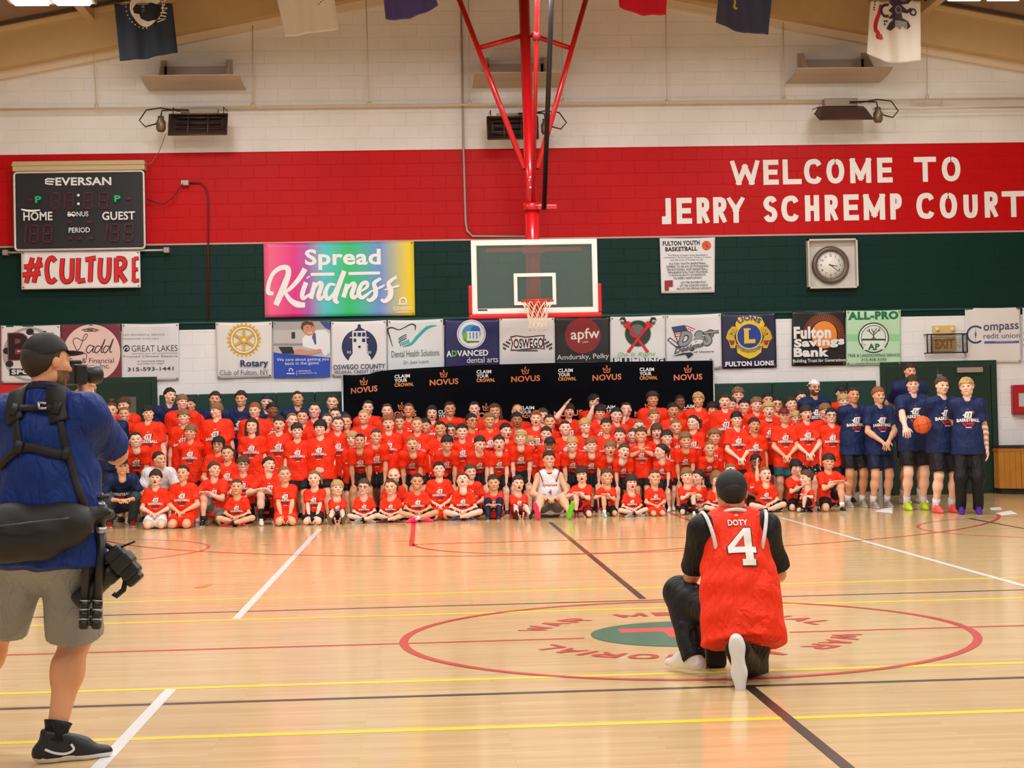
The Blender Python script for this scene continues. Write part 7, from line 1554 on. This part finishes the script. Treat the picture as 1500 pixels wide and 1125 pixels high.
for P in ([(20, 602), (30, 604)], [(80, 598), (92, 600)], [(26, 655), (36, 657)], [(92, 664), (100, 666)]):
    strap(ps, P, .055, .014, off=.014, n=3).build('buckle', pack_m, har)
strap(ps, [(61, 593), (71, 594)], .010, .006, off=.026, n=3).build('clip', steel, har); strap(ps, [(61, 602), (71, 601)], .010, .006, off=.026, n=3).build('clip', steel, har); strap(ps, [(60, 592), (61, 602)], .010, .006, off=.026, n=3).build('clip', steel, har)
# lumbar pack
c0 = atY(42, 782, YP-.235); V, Q = grow([Shape(c0+V3(-.10, .02, .015), c0+V3(.17, .03, .03), .112, .085, k=.05, st=(1, .80, 1.02)), Shape(c0+V3(-.16, .02, -.02), c0+V3(.06, 0, -.03), .085, .075, k=.06, st=(1, .85, 1)), Shape(c0+V3(.15, .06, .06), c0+V3(.27, .14, .07), .055, .035, k=.05)], .008, wob=lambda X, Y, Z: .003*np.sin(40*X+20*Z)*np.sin(33*Z))
pk = link('waist_pack', np_mesh('waist_pack', V, Q), pack_m); tag(pk, 'large black waist pack worn behind the standing photographer', 'bag')
mb = MB(); mb.tube([c0+V3(-.22+.045*k, -.085-.02*math.sin(math.pi*k/9), .03+.004*k) for k in range(10)], .004, 6); mb.build('zip', mat('zip_grey', (60, 60, 64), .4), pk)
bc = PJ[PHOTO.name]; pel = bc[3]+V3(0, 0, bc[0]['P'][2]+.07); mb = MB(); V = []
for k in range(40):
    a = 2*math.pi*k/40; V.append(pel+V3(.262*math.cos(a), .21*math.sin(a), .0))
mb.tube(V, .022, 8, closed=True); mb.build('waist_belt', strap_m, pk)
# folded tripod
tp = holder('tripod', 'folded black tripod hanging at the right hip of the standing photographer', 'tripod', atY(140, 850, YP-.02))
def at(x, y, d=0): return atY(x, y, YP-.10+d)
for (x0, y0, x1, y1, d) in ((130, 772, 122.5, 921, -.04), (149, 772, 141, 921, -.04), (141, 772, 131, 916, .03)):
    a, b_ = at(x0, y0, d), at(x1, y1, d); e = lambda t: a+(b_-a)*t
    lg = MB().tube([e(0), e(.74)], .0195, 12).build('leg', carbon, tp)
    MB().tube([e(.0), e(.06)], .0215, 12).build('leg_collar', steel, lg)
    mb = MB()
    for t in (.73, .83, .92): mb.tube([e(t), e(t+.065)], .0215, 12)
    mb.build('leg_lock', carbon, lg); mb = MB()
    for t in (.715, .80, .895): mb.tube([e(t), e(t+.012)], .0222, 12)
    mb.build('lock_ring', steel, lg); MB().tube([e(.98), e(1.0)], .018, 10).build('rubber_foot', carbon, lg)
a, b_ = at(147, 738), at(142, 778); MB().tube([a, b_], [.030, .034], 14).build('centre_column', carbon, tp)
MB().tube([at(148, 735), at(146, 752)], [.018, .022], 12).build('ball_head', steel, tp); MB().tube([at(132, 729), at(160, 728)], .012, 10).build('head_plate', carbon, tp); MB().tube([at(140, 745), at(163, 752)], .010, 8).build('head_lever', carbon, tp)
# second camera on the hip
cm = holder('holstered_camera', 'black camera with long lens hanging nose down beside the tripod', 'camera', at(172, 830))
ax = unit(at(112, 886)-at(178, 826)); sd = unit(np.cross(ax, V3(0, 1, 0))); cc = at(180, 824, .0)
def obox(c, ex, ey, ez, hx, hy, hz): 
    V = [c+ex*hx*i+ey*hy*j+ez*hz*k for k in (-1, 1) for j in (-1, 1) for i in (-1, 1)]; return MB().add(V, [(0, 2, 3, 1), (4, 5, 7, 6), (0, 1, 5, 4), (2, 6, 7, 3), (0, 4, 6, 2), (1, 3, 7, 5)])
cam_m = mat('camera_black', (22, 22, 24), .45, bump=.1, bscale=400)
obox(cc, ax, sd, V3(0, 1, 0), .040, .075, .045).build('camera_body', cam_m, cm, bevel=.012); obox(cc-ax*.005-sd*.0+V3(0, -.01, 0), ax, sd, V3(0, 1, 0), .045, .03, .058).build('viewfinder', cam_m, cm, bevel=.012); obox(cc+sd*.085+ax*.01, ax, sd, V3(0, 1, 0), .035, .018, .04).build('grip', cam_m, cm, bevel=.012)
MB().lathe(cc+ax*.04, [(0, 0), (.040, 0), (.042, .05), (.038, .055), (.040, .12), (.045, .13), (.047, .20), (.040, .215), (0, .205)], ax, 24).build('lens', cam_m, cm)
MB().tube([at(178, 838), at(184, 850), at(181, 864), at(170, 873), at(166, 869)], .012, 8).build('hand_strap', strap_m, cm); MB().tube([at(128, 770), at(150, 795), at(168, 806)], .011, 8).build('carry_strap', strap_m, cm); MB().tube([at(176, 802), at(198, 793)], .005, 6).build('strap_end', strap_m, cm)
# camera held to the eye
f_ = V3(.72, .69, 0); s_ = V3(.69, -.72, 0); ch = atY(108, 549, YP+.20)
hc = holder('handheld_camera', 'black camera held to the eye of the standing photographer', 'camera', ch)
obox(ch, f_, s_, V3(0, 0, 1), .032, .065, .045).build('camera_body', cam_m, hc, bevel=.01); obox(ch+V3(0, 0, .045), f_, s_, V3(0, 0, 1), .03, .025, .02).build('viewfinder', cam_m, hc, bevel=.008); MB().lathe(ch+f_*.03, [(0, 0), (.036, 0), (.038, .06), (.042, .09), (.036, .10), (0, .09)], f_, 20).build('lens', cam_m, hc)
# white swoosh on the shoe
bpy.context.view_layer.update()
k_ = max((c_ for c_ in PHOTO.children if c_.name.startswith('shoe')), key=lambda c_: c_.matrix_world.translation.x)
sw = strap(k_, [(66, 1098), (80, 1103), (96, 1104), (108, 1098), (104, 1090)], .010, .003, n=5)
Mi = k_.matrix_world.inverted(); me_ = bpy.data.meshes.new('swoosh'); me_.from_pydata([tuple(Mi @ Vector(v)) for v in sw.v], [], sw.f); me_.update(); link('swoosh', me_, shoe_m('white'), k_)

# kneeling photographer
YK = -1.52
aR = atY(1081, 952, -2.06); kR = atY(1099, 984, -1.56); aL = atZ(1018, 990, 0)+V3(0, .05, .10)
KNEEL = P_(1071, 722, YK, 'oneknee', 'buzz', 'k', 'kneeling photographer', h=.0095, adult=1, neck=.70, rz=180, hy=0, hp=-6, hr=0, Pz=.19, tilt=20, shirt='black', print=None, over='orange', over_print='doty', pw=.250, pd=.085, over_hem=.085, legs='black', pants=1, cap='black', skin='t', sleeve=.86, b=1.02, footk=1.05, shoes='white', sole='white', collar=(30, 28, 30), hem=.04, sh=.099,
            world={'Aloc': {-1: aR, 1: aL}, 'Kloc': {-1: kR, 1: atY(996, 868, -1.38)}, 'Tloc': {-1: V3(.05, -.12, -1), 1: V3(-.55, .83, 0)}, 'Wloc': {-1: atY(1105, 815, -1.25), 1: atY(1036, 810, -1.25)}, 'Eh': {-1: V3(.45, -.15, -1), 1: V3(-.45, -.15, -1)}})
KNEEL['label'] = 'kneeling photographer seen from behind in orange jersey with number 4'; KNEEL['group'] = 'photographers'
bg = atZ(1050, 979, 0); gb = holder('camera_bag', 'small black camera bag on the floor between the kneeling photographer\'s feet', 'bag', bg)
MB().box(bg+V3(-.055, .0, 0), bg+V3(.06, .12, .14)).build('bag_body', pack_m, gb, bevel=.02); MB().tube([bg+V3(-.03, .06, .13), bg+V3(-.02, .06, .19), bg+V3(.03, .06, .19), bg+V3(.04, .06, .13)], .008, 8).build('bag_handle', strap_m, gb)
MB().box(bg+V3(-.012, -.006, .098), bg+V3(.016, .0, .112)).build('badge', mat('badge_red', (220, 30, 60), .4), gb); MB().box(bg+V3(-.10, .02, .012), bg+V3(-.055, .06, .03)).box(bg+V3(-.10, .02, .045), bg+V3(-.055, .05, .075)).build('side_clip', mat('clip_white', (226, 226, 230), .4), gb)

# ------------------------------------------------------------------ small things among the group
def ball():
    c_ = COACH[3]; w = BALL; r = .119
    b_ = MB(); b_.lathe(w, [(r*math.sin(math.pi*k/24), -r*math.cos(math.pi*k/24)) for k in range(25)], (0, .2, 1), 36); o = b_.build('basketball', mat('ball_leather', (226, 96, 34), .5, bump=.4, bscale=300)); tag(o, 'orange basketball held by the coach in neon yellow shoes', 'basketball')
    def circ(u, v, off=0.0, rr=r): return [w+np.cross(u, v)*off+(u*math.cos(2*math.pi*k/48)+v*math.sin(2*math.pi*k/48))*math.sqrt(rr*rr-off*off)*1.001 for k in range(48)]
    e1, e2, e3 = unit(V3(1, -.2, .25)), unit(V3(.25, .9, .0)), None; e2 = unit(e2-e1*np.dot(e1, e2)); e3 = np.cross(e1, e2); mb = MB()
    for u, v, off in ((e1, e2, 0), (e1, e3, 0), (e2, e3, .06), (e2, e3, -.06)): mb.tube(circ(u, v, off), .0022, 5, closed=True)
    mb.build('seam', mat('ball_seam', (40, 24, 20), .6), o)
ball()
p = atZ(249.5, 769, 0); bt = holder('water_bottle', 'white and teal water bottle between two kneeling children', 'bottle', p)
MB().lathe(p, [(0, 0), (.033, 0), (.035, .02), (.035, .14), (.026, .16), (0, .16)], seg=18).build('bottle_body', mat('bottle_white', (214, 224, 224), .35), bt); MB().lathe(p+V3(0, 0, .03), [(.0355, 0), (.036, .01), (.036, .07), (.0355, .08)], seg=18).build('bottle_sleeve', mat('bottle_teal', (60, 150, 150), .5), bt); MB().lathe(p+V3(0, 0, .16), [(0, 0), (.028, 0), (.028, .025), (.012, .03), (.012, .045), (0, .045)], seg=16).build('bottle_cap', mat('bottle_cap', (226, 226, 226), .4), bt)
